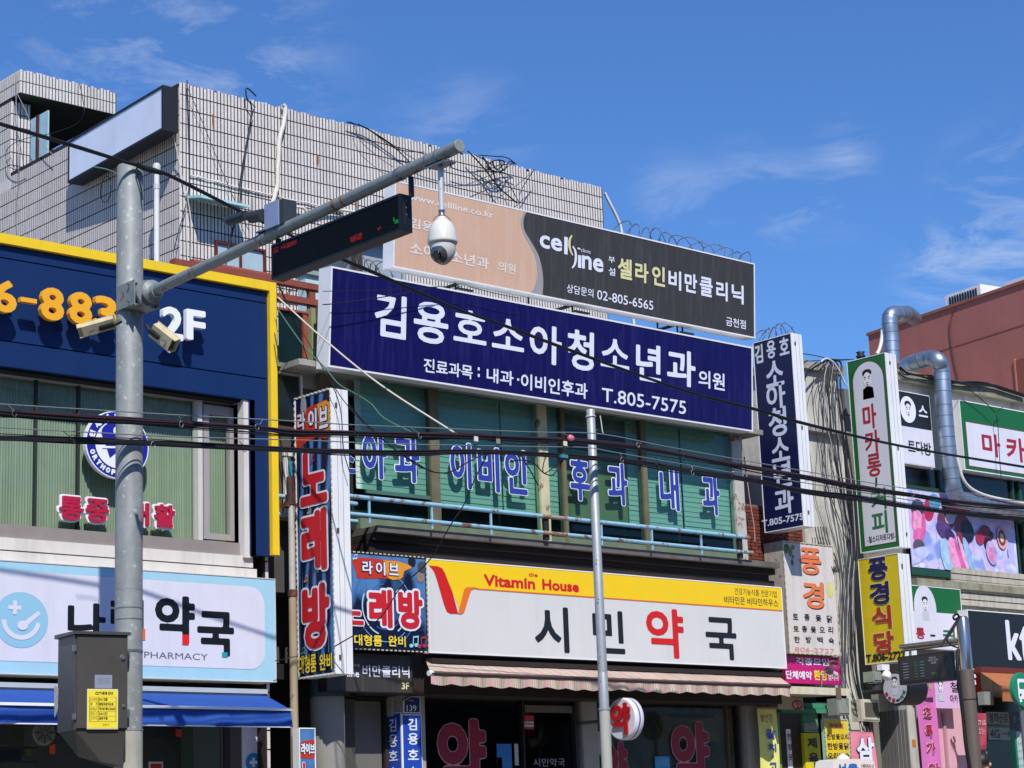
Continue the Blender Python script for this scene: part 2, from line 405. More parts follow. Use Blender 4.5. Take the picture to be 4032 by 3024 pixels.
for c in single:
    k = round(c[3], 4)
    if k not in meshes: meshes[k] = shared_tile(c[3])
    o = bpy.data.objects.new('tile', meshes[k]); COL.objects.link(o); o.parent = tb
    o.location = V((XL+c[1], YF+.010+random.uniform(-.0015,.0015), c[2]))-ORG[tb]
# rust and lime runs on a few spots below the parapet
for x_,z_,l_,m_ in ((13.35,9.95,.22,'8a5a3c'),(14.9,9.75,.16,'8a5a3c'),(13.9,9.0,.3,'8d8178'),(16.2,9.85,.35,'8d8178'),(17.6,9.9,.4,'8d8178'),(15.5,9.3,.25,'8d8178')):
    fr_s = Fr((x_,YF+.006,z_),(1,0,0),(0,0,1)); MB().flat(fr_s, [(-.012,0),(.014,0),(.018,-l_*.5),(.006,-l_),(-.004,-l_*.8),(-.016,-l_*.4)], .004).build('rust_run', mat('stain'+m_, m_, .95, var=.2, vs=30), tb)
# 3F window in the front wall with its dark red frame
M_red = mat('oxblood_paint', '5c1f1c', .6, var=.2)
M_pane = mat('frosted_pane', 'a9bdc6', .25, var=.08, vs=2, spec=.6)
wf = MB()
fr = Fr((0,YF,0),(1,0,0),(0,0,1)); a0,b0,a1,b1 = wr
for rr in ((a0,b1-.03,a1,b1),(a0,b0,a0+.03,b1-.03),(a1-.03,b0,a1,b1-.03),((a0+a1)/2-.012,b0,(a0+a1)/2+.012,b1-.03)): wf.fbox(fr, rr, -.03, .03)
win = wf.build('window_frame', M_red, tb)
fbox('window_pane', fr, (a0+.03,b0,a1-.03,b1-.03), -.02, 0, M_pane, win)
# small translucent canopy
p0 = fw20.w(c1(1465,1182)); p1 = fw20.w(c1(1850,1275))
mb = MB(); mb.hexa([(p0.x,YF-.35,p0.z-.06),(p1.x,YF-.35,p0.z-.06),(p1.x,YF-.01,p0.z+.02),(p0.x,YF-.01,p0.z+.02),(p0.x,YF-.35,p0.z-.03),(p1.x,YF-.35,p0.z-.03),(p1.x,YF-.01,p0.z+.05),(p0.x,YF-.01,p0.z+.05)])
mb.build('canopy', mat('aqua_sheet','a4d4d3',.4,var=.1), tb)
# caulked joint across the wall and a lower grey band
M_caulk = mat('caulk', 'd9d2c8', .8, var=.2, vs=20)
pts = [fw20.w(p) for p in (c1(1500,990),c1(1640,1020),c1(1800,1062),c1(2000,1112),c1(2140,1140),c2(260,975),c2(420,1005),c2(560,1045),c2(700,1070))]
MB().tube([V((p.x,YF-.012,p.z+random.uniform(-.006,.006))) for p in bez(pts,4)], [.011+random.uniform(-.004,.004) for _ in range(33)], 5).build('caulk_line', M_caulk, tb)
# left wing: pillar, roof slab, open balcony
yp = 24.13
fyp = front(yp)
px1 = fyp.w(c1(240,700)).x
mb = MB().box((XL+.012,yp+.012,3.3),(px1,30,11.3)); mb.build('pillar', M_joint, tb)
tl = MB()
for row in range(8):
    z0 = 10.02+PH*row-.02
    if z0 > 11.2: break
    a = 0
    while a < px1-XL-.02: tilebox(tl, Fr((XL,yp+.012,0),(1,0,0),(0,0,1)), a, z0, PW, PH); a += PW
    for k in range(16): tilebox(tl, Fr((XL+.012,yp,0),(0,-1,0),(0,0,1)), -(k+1)*PW, z0, PW, PH)
ys = 23.9
zt = side(XL).hit(c1(150,145))[1]; zb = side(XL).hit(c1(140,338))[1]; xr = front(ys).w(c1(930,345)).x
MB().box((XL+.012,ys+.012,zb),(xr-.012,30,zt-.02)).build('roof_slab', mat('soffit_paint','3f5148',.9,var=.2), tb)
for k in range(int((xr-XL)/PW)):
    for r_ in (0,1):
        h_ = (zt-zb)/2; j = random.uniform(-.02,.012) if r_ else 0
        tilebox(tl, Fr((XL,ys+.012,0),(1,0,0),(0,0,1)), k*PW, zb+r_*h_, PW, h_+j)
for k in range(24):
    for r_ in (0,1): tilebox(tl, Fr((XL+.012,ys,0),(0,-1,0),(0,0,1)), -(k+1)*PW, zb+r_*(zt-zb)/2, PW, (zt-zb)/2)
for k in range(int((xr-px1)/PW)+6):                   # shaded tiled back wall of the balcony
    for r_ in range(8): tilebox(tl, Fr((px1,26.4,0),(1,0,0),(0,0,1)), k*PW, 9.7+r_*PH, PW, PH)
tl.build('balcony_tiles', M_tile, tb, kind='stuff')
MB().box((px1,26.41,9),(xr+.6,30,zt-.05)).build('balcony_back', M_joint, tb)
MB().box((XL+.25,20.25,9.6),(19.6,29,9.66)).build('roof_deck', M_conc, tb)
lw = MB().lathe(V((px1+.75,25.2,zb-.01)), (0,0,-1), [(0,.14),(.05,.13),(.07,.05)], 16); lw.build('ceiling_light', mat('milky_plastic','9fb3a6',.4), tb)
# aqua glass screen with a red post beside the pillar
sx = side(XL+.10)
r0 = sx.rect(c1(242,640), c1(375,850)); r0 = (r0[0], 10.12, r0[2], sx.hit(c1(375,472))[1])
gs = fbox('side_screen', sx, r0, -.02, 0, mat('aqua_panel','a8ccd4',.3,var=.1), tb)
am = r0[0]+(r0[2]-r0[0])*.45; fbox('screen_post', sx, (am-.03,r0[1],am+.03,r0[3]), 0, .02, M_red, gs)
# blank white light box on the left wall
M_blank = mat('faded_acrylic', 'e4eafa', .35, var=.06, vs=1.5, grime=.12, gs=(3,3,.5), gcol='8f8a84')
M_black = mat('black_metal', '1b1b1e', .5, var=.2)
A_ = V((12.66,22.2,0)); B_ = V((12.56,19.88,0))
fbs = Fr(A_, B_-A_, (0,0,1)); Lb = (B_-A_).length
bs = thing('light_box', 'blank pale white sign box in a black frame on the left tiled wall', 'sign box', (12.65,21,9.55))
mb = MB(); mb.fbox(fbs, (-.03,9.545,Lb+.02,10.10), -.20, -.01)
for rr in ((-.03,9.545,Lb+.02,9.575),(-.03,10.07,Lb+.02,10.10),(-.03,9.575,0,10.07),(Lb-.01,9.575,Lb+.02,10.07)): mb.fbox(fbs, rr, -.01, .01)
mb.build('frame', M_black, bs)
fbox('blank_face', fbs, (0,9.575,Lb-.01,10.07), -.01, 0, M_blank, bs)
# white vent pipe
M_pvc = mat('white_pvc', 'dcdad6', .45, var=.08, grime=.2)
vp = side(12.6).w(c1(1240,1000)); pz = side(12.6).w(c1(1248,925)).z
t = thing('vent_pipe', 'white plastic vent pipe with a capped top standing before the tiled side wall', 'pipe', (vp.x,vp.y,6))
MB().tube([(vp.x,vp.y,6.3),(vp.x,vp.y,pz-.07)], .034, 12).build('pipe', M_pvc, t)
MB().lathe((vp.x,vp.y,pz-.075), (0,0,1), [(0,.04),(.02,.047),(.10,.047),(.13,.035),(.14,.01)], 14).build('cap', mat('grey_pvc','c4c1bb',.5), t)
MB().tube([(vp.x,vp.y,pz-.26),(vp.x,vp.y,pz-.20)], .039, 12).build('coupling', mat('grey_pvc','c4c1bb',.5), t)

# loose cables and conduits on the tiled walls
def wallpts(fr, c, *ps): return [fr.pt(*fr.hit(p), c) for p in ps]
M_cab = mat('black_cable', '121214', .5, var=.2); M_cabw = mat('white_cable', 'd8d2c4', .6, var=.2); M_cabg = mat('grey_cable', '8c8a84', .6)
f20 = front(YF-.03)
wire('conduit', 'thick white wrapped conduit hanging down the tiled front wall', bez(wallpts(f20,.02,c2(218,228),c2(240,260),c2(228,380),c2(195,500),c2(188,640),c2(180,760),c2(178,870),c2(160,940),c2(138,1020))), .028, mat('wrapped_white','dbd5c8',.7,var=.18,vs=25), 'conduit', 8)
wire('conduit', 'white conduit loop running sideways below the wrapped one on the tiled wall', bez(wallpts(f20,.03,c2(200,1050),c2(300,1040),c2(380,1050),c2(430,1090),c2(560,1060),c2(740,1072),c2(900,1110))), .018, mat('wrapped_white','dbd5c8'), 'conduit', 8)
wire('cable', 'black cable hooked over the parapet with a clamp, left part of the tiled front', bez(wallpts(f20,.05,c1(2010,370),c1(1960,320),c1(1930,310),c1(1935,380),c1(1975,470),c1(1940,700),c1(1900,980),c1(1880,1220),c1(1830,1400),c1(1770,1640))), .009, M_cab)
wire('cable', 'pair of thin black cables just right of the parapet hook', bez(wallpts(f20,.05,c1(1990,470),c1(1920,800),c1(1870,1120),c1(1860,1240),c1(1805,1560))), .006, M_cab)
wire('cable', 'thin black cable slanting from the tiled corner to the bullet camera', bez(wallpts(f20,.04,c1(1470,300),c1(1600,600),c1(1740,950),c1(1860,1230),c1(1960,1440))), .004, M_cab)
wire('cable', 'dark cable running straight down beside the tiled corner', bez(wallpts(f20,.03,c1(1470,235),c1(1480,500),c1(1490,900),c1(1475,1150),c1(1360,1600))), .006, M_cab)
wire('cable', 'white cable running down the tiled corner', bez(wallpts(f20,.03,c1(1350,620),c1(1400,850),c1(1440,1040),c1(1470,1150),c1(1500,1350),c1(1500,1650))), .006, M_cabw)
wire('cable', 'second white cable along the tiled corner', bez(wallpts(f20,.03,c1(1462,1200),c1(1465,1400),c1(1472,1655),c3(1470,290))), .006, M_cabw)
sl_ = side(XL-.03)
wire('cable', 'thin pale cable falling down the left tiled wall', bez(wallpts(sl_,0,c1(125,180),c1(128,400),c1(140,620),c1(148,980),c1(130,1200),c1(135,1450))), .006, M_cabg)
wire('cable', 'loose grey cable looping under the balcony roof', bez(wallpts(sl_,.02,c1(640,260),c1(665,380),c1(675,500),c1(600,590),c1(400,660),c1(260,685),c1(130,730),c1(60,800),c1(70,900),c1(140,945),c1(220,915))), .005, M_cab)
wire('cable', 'small cable coil hanging on the left tiled wall below the blank sign box', [sl_.pt(*(lambda q:(q[0]+.12*math.cos(t_),q[1]+.17*math.sin(t_)))(sl_.hit(c1(850,1100))), .02) for t_ in np.linspace(.4,6.4,22)], .005, M_cab)
wire('cable', 'thin grey cable from the balcony roof corner to the aqua screen', bez(wallpts(sl_,.03,c1(155,350),c1(220,480),c1(270,600),c1(350,740),c1(440,830))), .005, M_cabg)
for i,(ps,r_) in enumerate((((c2(720,370),c2(860,410),c2(1000,500),c2(1120,590),c2(1220,690)),.008),((c2(740,370),c2(900,440),c2(1060,560),c2(1180,600),c2(1330,610)),.006),
    ((c2(760,385),c2(820,520),c2(950,640),c2(1080,730)),.004),((c2(800,390),c2(960,480),c2(1140,600),c2(1300,700),c2(1500,760)),.005),
    ((c2(1540,740),c2(1650,770),c2(1800,760),c2(1900,720),c2(2030,705)),.007),((c2(1500,870),c2(1620,880),c2(1780,820),c2(1920,760),c2(2030,700)),.005),
    ((c2(1740,640),c2(1860,650),c2(1960,660),c2(2030,705)),.007),((c2(1650,610),c2(1720,680),c2(1790,760),c2(1900,900),c2(2040,1020)),.010),
    ((c2(1700,640),c2(1850,730),c2(1960,860),c2(2050,1010)),.006),((c2(1760,660),c2(1800,720),c2(1850,800),c2(1860,880)),.012),
    ((c2(1830,700),c2(1870,760),c2(1930,700),c2(1850,690),c2(1790,740),c2(1880,780),c2(1950,740)),.010),((c2(1880,680),c2(1920,770),c2(1960,700),c2(2020,720)),.008),
    ((c2(2160,760),c2(2080,880),c2(2040,960)),.006),((c2(1850,1000),c2(2000,900),c2(2140,780)),.004))):
    names = ['drooping black cable from the parapet, first of the bundle left of the dome camera arm','second cable drooping from the parapet into the bundle','thin cable falling steeply left of the bundle on the tiled wall','thin cable crossing the tiled wall toward the dome camera','upper cable of the tangle right of the arm end','lower slack cable of the tangle right of the arm end','cable over the parapet edge above the tangle','thick black cable slanting down to the right from the arm end','thinner cable slanting beside the thick one','short thick knot cable hanging in the tangle','curled cable coil at the heart of the tangle','second curl of cable in the tangle on the parapet','thin cable slanting left near the right tiled corner','faint thin cable below the tangle']
    wire('cable', names[i], bez(wallpts(f20,.04+.01*i,*ps)), r_, M_cab, group='cables tangled on the tiled wall')
# white hose and posts at the right tiled corner
wire('hose', 'white hose leaning down from the right tiled corner against the sky', bez(wallpts(front(20.1),0,E5(1298,85),E5(1330,150),E5(1375,240),E5(1400,330),E5(1440,640),E5(1470,860))), .022, mat('white_pvc','dcdad6'), 'hose', 8)

# low building directly behind the signs: terrace wall and back wall of the third floor
M_aqua = mat('aqua_wall', 'bcd9d8', .85, var=.14, vs=4, grime=.55, gs=(4,4,.8), gcol='6f8a86', bump=.2)
tw = thing('terrace_wall', 'pale aqua painted terrace wall with weather stains between the two big signboards', 'wall', (16,17.9,5.9))
f179 = front(17.9)
ax0 = f179.w(c4(310,300)).x; ax1 = f179.w(E5(850,700)).x
MB().box((ax0,17.9,5.9),(ax1,18.05,7.42)).build('wall', M_aqua, tw)
MB().box((ax0-.02,17.86,7.42),(ax1+.02,18.09,7.47)).build('coping', mat('coping','8f9c9a',.9,var=.2), tw)
shed = thing('rooftop_shed', 'grey and white rooftop shed behind the black display board', 'shed', (15,19,6))
fs = front(19.2)
r_ = fs.rect(c2(780,1290), c2(1090,1500)); fbox('panel', fs, (r_[0],5.9,r_[2]+.2,r_[3]), -.7, 0, mat('shed_sheet','98a3ab',.6,var=.1), shed)
fbox('eave', fs, (r_[0]-.15,r_[3],r_[2]+.2,r_[3]+.09), -.8, .15, mat('shed_eave','3a4646',.6), shed)
fbox('post', fs, (r_[0]-.03,5.9,r_[0]+.07,r_[3]), 0, .1, mat('dark_post','3a3532',.7), shed)

# ================================================================== THE OTHER SIDE OF THE STREET (behind the camera, seen in the glass)
M_opp = [mat('opposite_render%d'%i, h, .9, var=.1, grime=.3) for i,h in enumerate(('8d857a','a39a8b','746f6b','9a8f84'))]
M_ow = mat('opposite_window', '2b3a42', .15)
for i,(xa,xb,hh) in enumerate(((-22,-9,11.5),(-8.6,3,9.5),(3.4,16,12.5),(16.4,30,10.5),(30.4,46,12))):
    ob = thing('street_building', ['tan render building across the street, far left and out of the picture','cream low building across the street, out of the picture','dark grey taller building across the street, out of the picture','brownish building across the street, out of the picture','grey building across the street, far right and out of the picture'][i], 'building', ((xa+xb)/2,-15,0))
    MB().box((xa,-27,0),(xb,-15,hh)).build('wall', M_opp[i%4], ob); MB().box((xa-.1,-15.0,hh-.02),(xb+.1,-14.8,hh+.3)).build('cornice', M_conc, ob)
    for f_ in range(int(hh//3)):
        for k in range(int((xb-xa)//2.6)):
            x_ = xa+.8+k*2.6; MB().box((x_,-15.0,1+f_*3.1),(x_+1.6,-14.97,2.5+f_*3.1)).build('window', M_ow, ob)
# ================================================================== LEFT CLINIC BUILDING (navy cladding, yellow frame)
M_navy = mat('navy_cladding', '0f2c5c', .5, var=.06, vs=1.2, spec=.25, grime=.15, gs=(3,3,.4), gcol='223a5e')
M_yel = mat('yellow_frame', 'efc91c', .5, var=.05, grime=.12, gcol='8a7a30')
M_wht = mat('white_render', 'd6d1ca', .8, var=.07, vs=3, grime=.35, gs=(4,4,.5), gcol='8e8678', bump=.15)
cb = thing('clinic_building', 'two storey clinic building with navy cladding inside a bright yellow frame', 'building', (8.5, 17, 0))
fN = front(16.6); fY = front(16.55)
x0 = 6.6
top_y = fY.w(c3(1100,240)).z; yb = fY.w(c3(915,275)).z                      # yellow beam
xr = fY.w(c3(2192,800)).x; xl_ = fY.w(c3(2140,800)).x
zt_ = fY.w(c3(2185,430)).z; zi_ = fY.w(c3(2130,490)).z; zbot = fY.w(A5(1980,155)).z
mb = MB().box((x0,16.55,zi_),(xr,16.64,zt_)); mb.box((xl_,16.55,zbot),(xr,16.64,zi_)); mb.build('yellow_trim', M_yel, cb)
# navy boards with open joints
s1 = fN.w(c3(910,385)).z; s2 = fN.w(c3(2110,1190)).z; nb = fN.w(c3(1950,1350)).z
xw = fN.w(G1(1815,800)).x; xe = xl_+.02; nbot = fN.w(G1(1940,1455)).z
g = .006
for (a,b,c_,d) in ((x0,s1+g,xe,zi_+.02),(x0,s2+g,xe,s1-g),(x0,nb,xe,s2-g),(xw,nbot,xe,nb-.0)):
    MB().box((a,16.6,b),(c_,16.66,d)).build('cladding_panel', M_navy, cb)
MB().box((x0,16.67,nb-.02),(xe-.02,16.8,zi_+.02)).build('backing', mat('cavity_black','0c0d10',.9), cb)
fbox('cladding_reveal', side(xw), (-16.78,nbot,-16.6,nb), -.06, -.005, M_navy, cb)
MB().box((x0,17.4,0.15),(xr-.05,26,6.4)).build('body', mat('body_render','8c877f',.9,var=.1), cb)
# tile strip at the right corner (seen below the navy panel)
tt = MB(); fcorner = front(16.7)
rc = fcorner.rect(G1(1930,1460), A5(1965,1480))
xt0 = fcorner.w(A5(1880,320)).x; xt1 = xr-.03
MB().box((xt0-.01,16.72,.15),(xt1,17.4,nbot+.02)).build('corner_wall', M_joint, cb)
for i in range(int((xt1-xt0)/.049)+1):
    for j in range(24): tilebox(tt, Fr((xt0,16.72,0),(1,0,0),(0,0,1)), i*.049, .2+j*PH, .049, PH)
tt.build('corner_tiles', M_tile, cb, kind='stuff')
# white render under and beside the window
fW = front(16.68)
jl = fW.w(G1(1745,800)).x; jr = fW.w(G1(1790,800)).x
wz1 = fW.w(G1(1700,320)).z; sill = fW.w(G1(1045,1400)).z; g1_ = fW.w(G1(1045,1490)).z; lowz = fW.w(G1(1900,1615)).z
MB().box((jl,16.62,sill-.02),(jr,16.9,wz1)).build('window_jamb', M_wht, cb)
for (zb_,zt2,yy) in ((g1_+.008,sill,16.66),(lowz-.25,g1_-.008,16.64)): MB().box((x0,yy,zb_),(jr+.02+(16.68-yy)*1.5,17.0,zt2)).build('render_band', M_wht, cb)
MB().box((x0,16.72,g1_-.01),(jr,17.0,g1_+.01)).build('groove', mat('groove','6d4b40',.9), cb)
# recessed window: header rails, frame, panes, blinds
fG = front(16.86)
hz = nb; gz1 = fG.w(c3(1400,1352)).z; gz0 = fG.w(G1(1045,1325)).z
M_alu = mat('grey_aluminium', 'a8a39e', .45, var=.06, metal=.1); M_aluw = mat('pale_sash', 'cfcac4', .45, var=.05)
M_alug = mat('brown_grey_sill', '8f8680', .5, var=.08)
wn_ = MB(); wn_.box((x0,16.70,gz1+.06),(jl,16.9,gz1+.12)); wn_.box((x0,16.76,gz1+.12),(jl,16.9,gz1+.20)); wn_.box((x0,16.80,gz1),(jl,16.9,gz1+.06))
wfr = wn_.build('window_frame', M_alu, cb)
MB().box((x0,16.70,sill),(jl,16.9,gz0-.002)).build('window_sill', M_alug, wfr)
xs_ = [fG.w(G1(v,800)).x for v in (250,560,1405,1450,1490,1640,1700)]
for i,xx in enumerate(xs_[:2]): MB().box((xx-.012,16.83,gz0),(xx+.012,16.87,gz1)).build('mullion', mat('dark_mullion','27302c',.6), wfr)
mb = MB(); mb.box((xs_[2],16.78,gz0),(xs_[3]-.02,16.88,gz1)); mb.build('post', M_aluw, wfr)
mb = MB(); zs0 = gz0+.03; zs1 = gz1-.03
for b_ in ((xs_[3],16.79,zs0,xs_[4],16.86,zs1),(xs_[5],16.79,zs0,xs_[6],16.86,zs1),(xs_[4],16.79,zs0,xs_[5],16.86,zs0+.06),(xs_[4],16.79,zs1-.09,xs_[5],16.86,zs1)): mb.box(b_[:3],b_[3:])
sash = mb.build('sash', M_alu, wfr)
mb = MB(); mb.box((xs_[6]+.012,16.72,gz0),(jl,16.88,gz1)); mb.build('side_frame', M_alu, wfr)
M_gl = glass('clear_green_glass', (.90,.95,.91), .03)
for a,b in ((x0,xs_[0]-.012),(xs_[0]+.012,xs_[1]-.012),(xs_[1]+.012,xs_[2]-.002)): MB().add([(a,16.85,gz0),(b,16.85,gz0),(b,16.85,gz1),(a,16.85,gz1)],[(0,1,2,3)]).build('pane', M_gl, wfr)
MB().add([(xs_[4],16.83,zs0+.06),(xs_[5],16.83,zs0+.06),(xs_[5],16.83,zs1-.09),(xs_[4],16.83,zs1-.09)],[(0,1,2,3)]).build('pane', M_gl, sash)
# ribbed vertical blind (true ribs)
mb = MB(); xx = x0; i = 0
while xx < jl: mb.add([(xx,16.93,gz0-.05),(xx+.014,16.915,gz0-.05),(xx+.028,16.93,gz0-.05),(xx,16.93,gz1+.05),(xx+.014,16.915,gz1+.05),(xx+.028,16.93,gz1+.05)],[(0,1,4,3),(1,2,5,4)]); xx += .028
mb.build('ribbed_blind', mat('green_blind','8e9c86',.8,var=.1,vs=3,island=.1), cb, kind='stuff')
MB().box((x0,16.94,gz0-.1),(jl,16.99,gz1+.1)).build('blind_back', mat('blind_back','5c7357',.9), cb)
# raised letters on the navy panel
M_gold = mat('gold_letter', 'f2ad1c', .45, var=.03); M_goldside = M_gold; M_lw = mat('white_letter', 'eceef2', .45, var=.03)
fl = front(16.42)
for ch, p, q in (('6',c3(-55,393),c3(130,680)),('-',c3(163,540),c3(290,596)),('8',c3(325,453),c3(505,742)),('8',c3(550,488),c3(728,772)),('3',c3(748,522),c3(925,806))):
    text(fl, p, q, ch, M_gold, cb, bold=.045 if ch != '-' else .0, c=-.05, ex=.055, name='letter')
for ch, p, q in (('2',c3(1283,608),c3(1450,893)),('F',c3(1475,633),c3(1627,898))): text(fl, p, q, ch, M_lw, cb, bold=.04, c=-.05, ex=.055, name='letter')
# round emblem sign before the window
fe = front(16.72)
ec = fe.hit(G1(852,648)); er = (fe.hit(G1(1082,670))[0]-fe.hit(G1(622,620))[0])/2; eb = (fe.hit(G1(850,402))[1]-fe.hit(G1(850,893))[1])/2
em = thing('emblem_sign', 'round blue and white orthopaedic clinic emblem before the left window, half hidden by the pole', 'sign', fe.pt(ec[0],ec[1]-eb))
M_eb = mat('emblem_blue', '1b1f96', .4); M_ew = mat('emblem_white', 'e8eaf0', .45)
MB().prism(fe, ell(*ec,er,eb,48), -.05, 0).build('disc', M_ew, em)
MB().flat(fe, ell(*ec,er*.965,eb*.965,48), .003).build('blue_ring', M_eb, em)
MB().flat(fe, ell(*ec,er*.70,eb*.70,48), .006).build('white_core', M_ew, em)
for i,ch in enumerate('ORTHOPAEDIC'):
    an = math.radians(200+i*12.2); q = (ec[0]+er*.83*math.cos(an), ec[1]+eb*.83*math.sin(an)); hw = er*.066
    rf = Fr(fe.pt(q[0],q[1]), fe.u*math.cos(an+math.pi/2)+fe.v*math.sin(an+math.pi/2), fe.v*math.cos(an+math.pi/2)-fe.u*math.sin(an+math.pi/2))

    r4 = (-hw,-hw*1.2,hw,hw*1.2) if ch != 'I' else (-hw*.25,-hw*1.2,hw*.25,hw*1.2)
    vs, fs, _ = letters(ch, r4[2]-r4[0], r4[3]-r4[1], .005, 16); MB().add([rf.pt(r4[0]+a,r4[1]+b,.006) for a,b in vs], fs).build('lettering', M_ew, em)
for i,ch in enumerate('연세정형'):
    an = math.radians(163-i*24); q = (ec[0]+er*.83*math.cos(an), ec[1]+eb*.83*math.sin(an)); hw = er*.095
    rf = Fr(fe.pt(q[0],q[1]), fe.u*math.sin(an)-fe.v*math.cos(an), fe.u*math.cos(an)+fe.v*math.sin(an))
    vs, fs, _ = letters(ch, hw*2, hw*2, .006, 16); MB().add([rf.pt(a-hw,b-hw,.006) for a,b in vs], fs).build('lettering', M_ew, em)
MB().flat(fe, ell(ec[0]-.02,ec[1]+.10,er*.46,eb*.34,30), .009).build('motif', M_eb, em)
MB().flat(fe, [(ec[0]-er*.42,ec[1]+.02),(ec[0]-er*.25,ec[1]-eb*.42),(ec[0]+er*.1,ec[1]-eb*.1),(ec[0]+er*.5,ec[1]+.02)], .009).build('motif', M_eb, em)
MB().flat(fe, ell(ec[0]+.03,ec[1]+.13,er*.24,eb*.17,24), .012).build('motif', M_ew, em)
MB().flat(fe, [(ec[0]-er*.5,ec[1]-.03),(ec[0]+er*.5,ec[1]+.0),(ec[0]+er*.5,ec[1]-.02),(ec[0]-er*.5,ec[1]-.05)], .014).build('motif', M_ew, em)
# crimson letters with white borders in front of the window
M_crim = mat('crimson', 'b01c3c', .4); 
for nm,(ch,p,q),lb in (('a',('통',G1(420,1018),G1(590,1205)),'first crimson plate letter 통 with a white border before the clinic window'),('b',('증',G1(612,1036),G1(778,1222)),'crimson plate letter 증 with a white border, left of the pole'),
    ('c',('재',G1(893,1060),G1(1070,1240)),'crimson plate letter mostly hidden behind the pole'),('d',('활',G1(1108,1078),G1(1258,1255)),'crimson plate letter 활 with a white border, right of the pole')):
    ft_ = front(16.74); r4 = ft_.rect(p,q); t = thing('plate_letter', lb, 'letter sign', ft_.pt((r4[0]+r4[2])/2, r4[1]), 'crimson letters before the clinic window')
    text(ft_, p, q, ch, M_crim, t, bold=.035, c=0, ex=.02, name='lettering', grow_out=.085, out_m=M_ew)

# ---- pharmacy light box on the left
fP = front(16.45)
r4 = fP.rect(A5(-60,207), A5(1943,1053)); r4 = (x0, fP.w(A5(1943,1053)).z, fP.w(A5(1945,322)).x, fP.w(A5(1945,322)).z)
M_lbl = mat('pale_blue_film', 'a6d1e2', .35, var=.03, grime=.1, gcol='8fa9b2'); M_lbw = mat('lightbox_white', 'dcdbe6', .35, var=.04, vs=2, grime=.13, gs=(5,5,.35), gcol='8f8c90')
ph = signbox('pharmacy_sign', 'wide pale blue and white pharmacy light box 나린약국 with a smiling face emblem', 'shop sign', fP, r4, .24, M_lbl, M_wht, .008)
ins = (x0-.4, fP.w(A5(1870,965)).z, fP.w(A5(1872,700)).x, fP.w(A5(1750,375)).z)
MB().flat(fP, rrect(ins, .17, 8, (1,1,0,0)), .003).build('white_field', M_lbw, ph)
M_ink = mat('ink_black', '15171c', .4); M_ltb = mat('emblem_pale_blue', '93c4da', .4)
cc = fP.hit(A5(147,612)); rr_ = (fP.hit(A5(340,620))[0]-fP.hit(A5(-46,605))[0])/2; rb_ = (fP.hit(A5(147,415))[1]-fP.hit(A5(147,810))[1])/2
MB().flat(fP, ell(*cc,rr_,rb_,48), .006).build('emblem_disc', M_ltb, ph)
def at_(dx,dy): return (cc[0]+dx*rr_, cc[1]+dy*rb_)
mb = MB(); mb.flat(fP, [at_(-.48,.50),at_(-.0,.50),at_(-.0,.36),at_(-.48,.36)], .009); mb.flat(fP, [at_(-.31,.68),at_(-.17,.68),at_(-.17,.18),at_(-.31,.18)], .0105)
arc = [at_(.72*math.cos(a),.72*math.sin(a)) for a in np.linspace(math.radians(182),math.radians(352),18)]+[at_(.55*math.cos(a),.55*math.sin(a)) for a in np.linspace(math.radians(352),math.radians(182),18)]
mb.flat(fP, arc, .009); mb.flat(fP, [at_(-.02,-.16),at_(.12,-.30),at_(.72,.24),at_(.62,.36)], .009); mb.flat(fP, ell(*at_(.05,-.2),rr_*.19,rb_*.17,20), .012)
mb.build('emblem', M_lbw, ph)
text(fP, A5(478,484), A5(745,760), '나', M_ink, ph, bold=.045)
text(fP, A5(780,455), A5(1022,755), '린', M_ink, ph, bold=.045)
text(fP, A5(1094,433), A5(1378,788), '약', M_ink, ph, bold=.04)
text(fP, A5(1392,545), A5(1655,875), '국', M_ink, ph, bold=.04)
for p,q,h_ in ((A5(1285,716),A5(1331,790),'e5232a'),(A5(1566,841),A5(1606,877),'2b9aa8'),(A5(1002,676),A5(1024,756),'e2723a')):
    a = fP.rect(p,q); MB().flat(fP, [(a[0],a[1]),(a[2],a[1]),(a[2],a[3]),(a[0],a[3])], .009).build('accent', mat('accent'+h_, h_, .4), ph)
text(fP, A5(1018,835), A5(1468,900), 'PHARMACY', mat('grey_ink','6d6a75',.4), ph, bold=.01)
text(fP, A5(620,800), A5(960,885), 'NARIN', mat('grey_ink','6d6a75',.4), ph, bold=.01)
# dark header, awning box, blue awning
zA = fP.w(A5(1885,1140)).z; zH = fP.w(A5(1885,1108)).z; xA = front(16.4).w(A5(1885,1125)).x
aw = thing('blue_awning', 'royal blue fabric awning with a white piped edge over the left pharmacy', 'awning', (9.2,16,2.2))
MB().box((x0,16.38,zA),(xA,16.6,zH)).build('awning_case', mat('awning_case','b9bfc0',.4,var=.05), aw)
yf_ = 15.55; fA = front(yf_); ze = fA.w(A5(2058,1245)).z; zv = fA.w(A5(2058,1370)).z; xe_ = fA.w(A5(2062,1245)).x
M_bf = mat('blue_fabric', '18499a', .75, var=.06, vs=8, bump=.1)
nX = 60; vs = []; 
for i in range(nX+1):
    t_ = i/nX; xa = x0+(xA-x0)*t_; xb = x0+(xe_-x0)*t_; sg = .010*math.sin(i*1.3)+.008*math.sin(i*.37)
    vs += [(xa,16.42,zA-.01),(xb,yf_+.02,ze+sg*.5),(xb,yf_+.022*math.sin(i*.9)*math.sin(i*.23)-.008,zv+.005*math.sin(i*1.1))]
fs_ = []
for i in range(nX): k = 3*i; fs_ += [(k,k+1,k+4,k+3),(k+1,k+2,k+5,k+4)]
MB().add(vs, fs_, True).build('fabric', M_bf, aw)
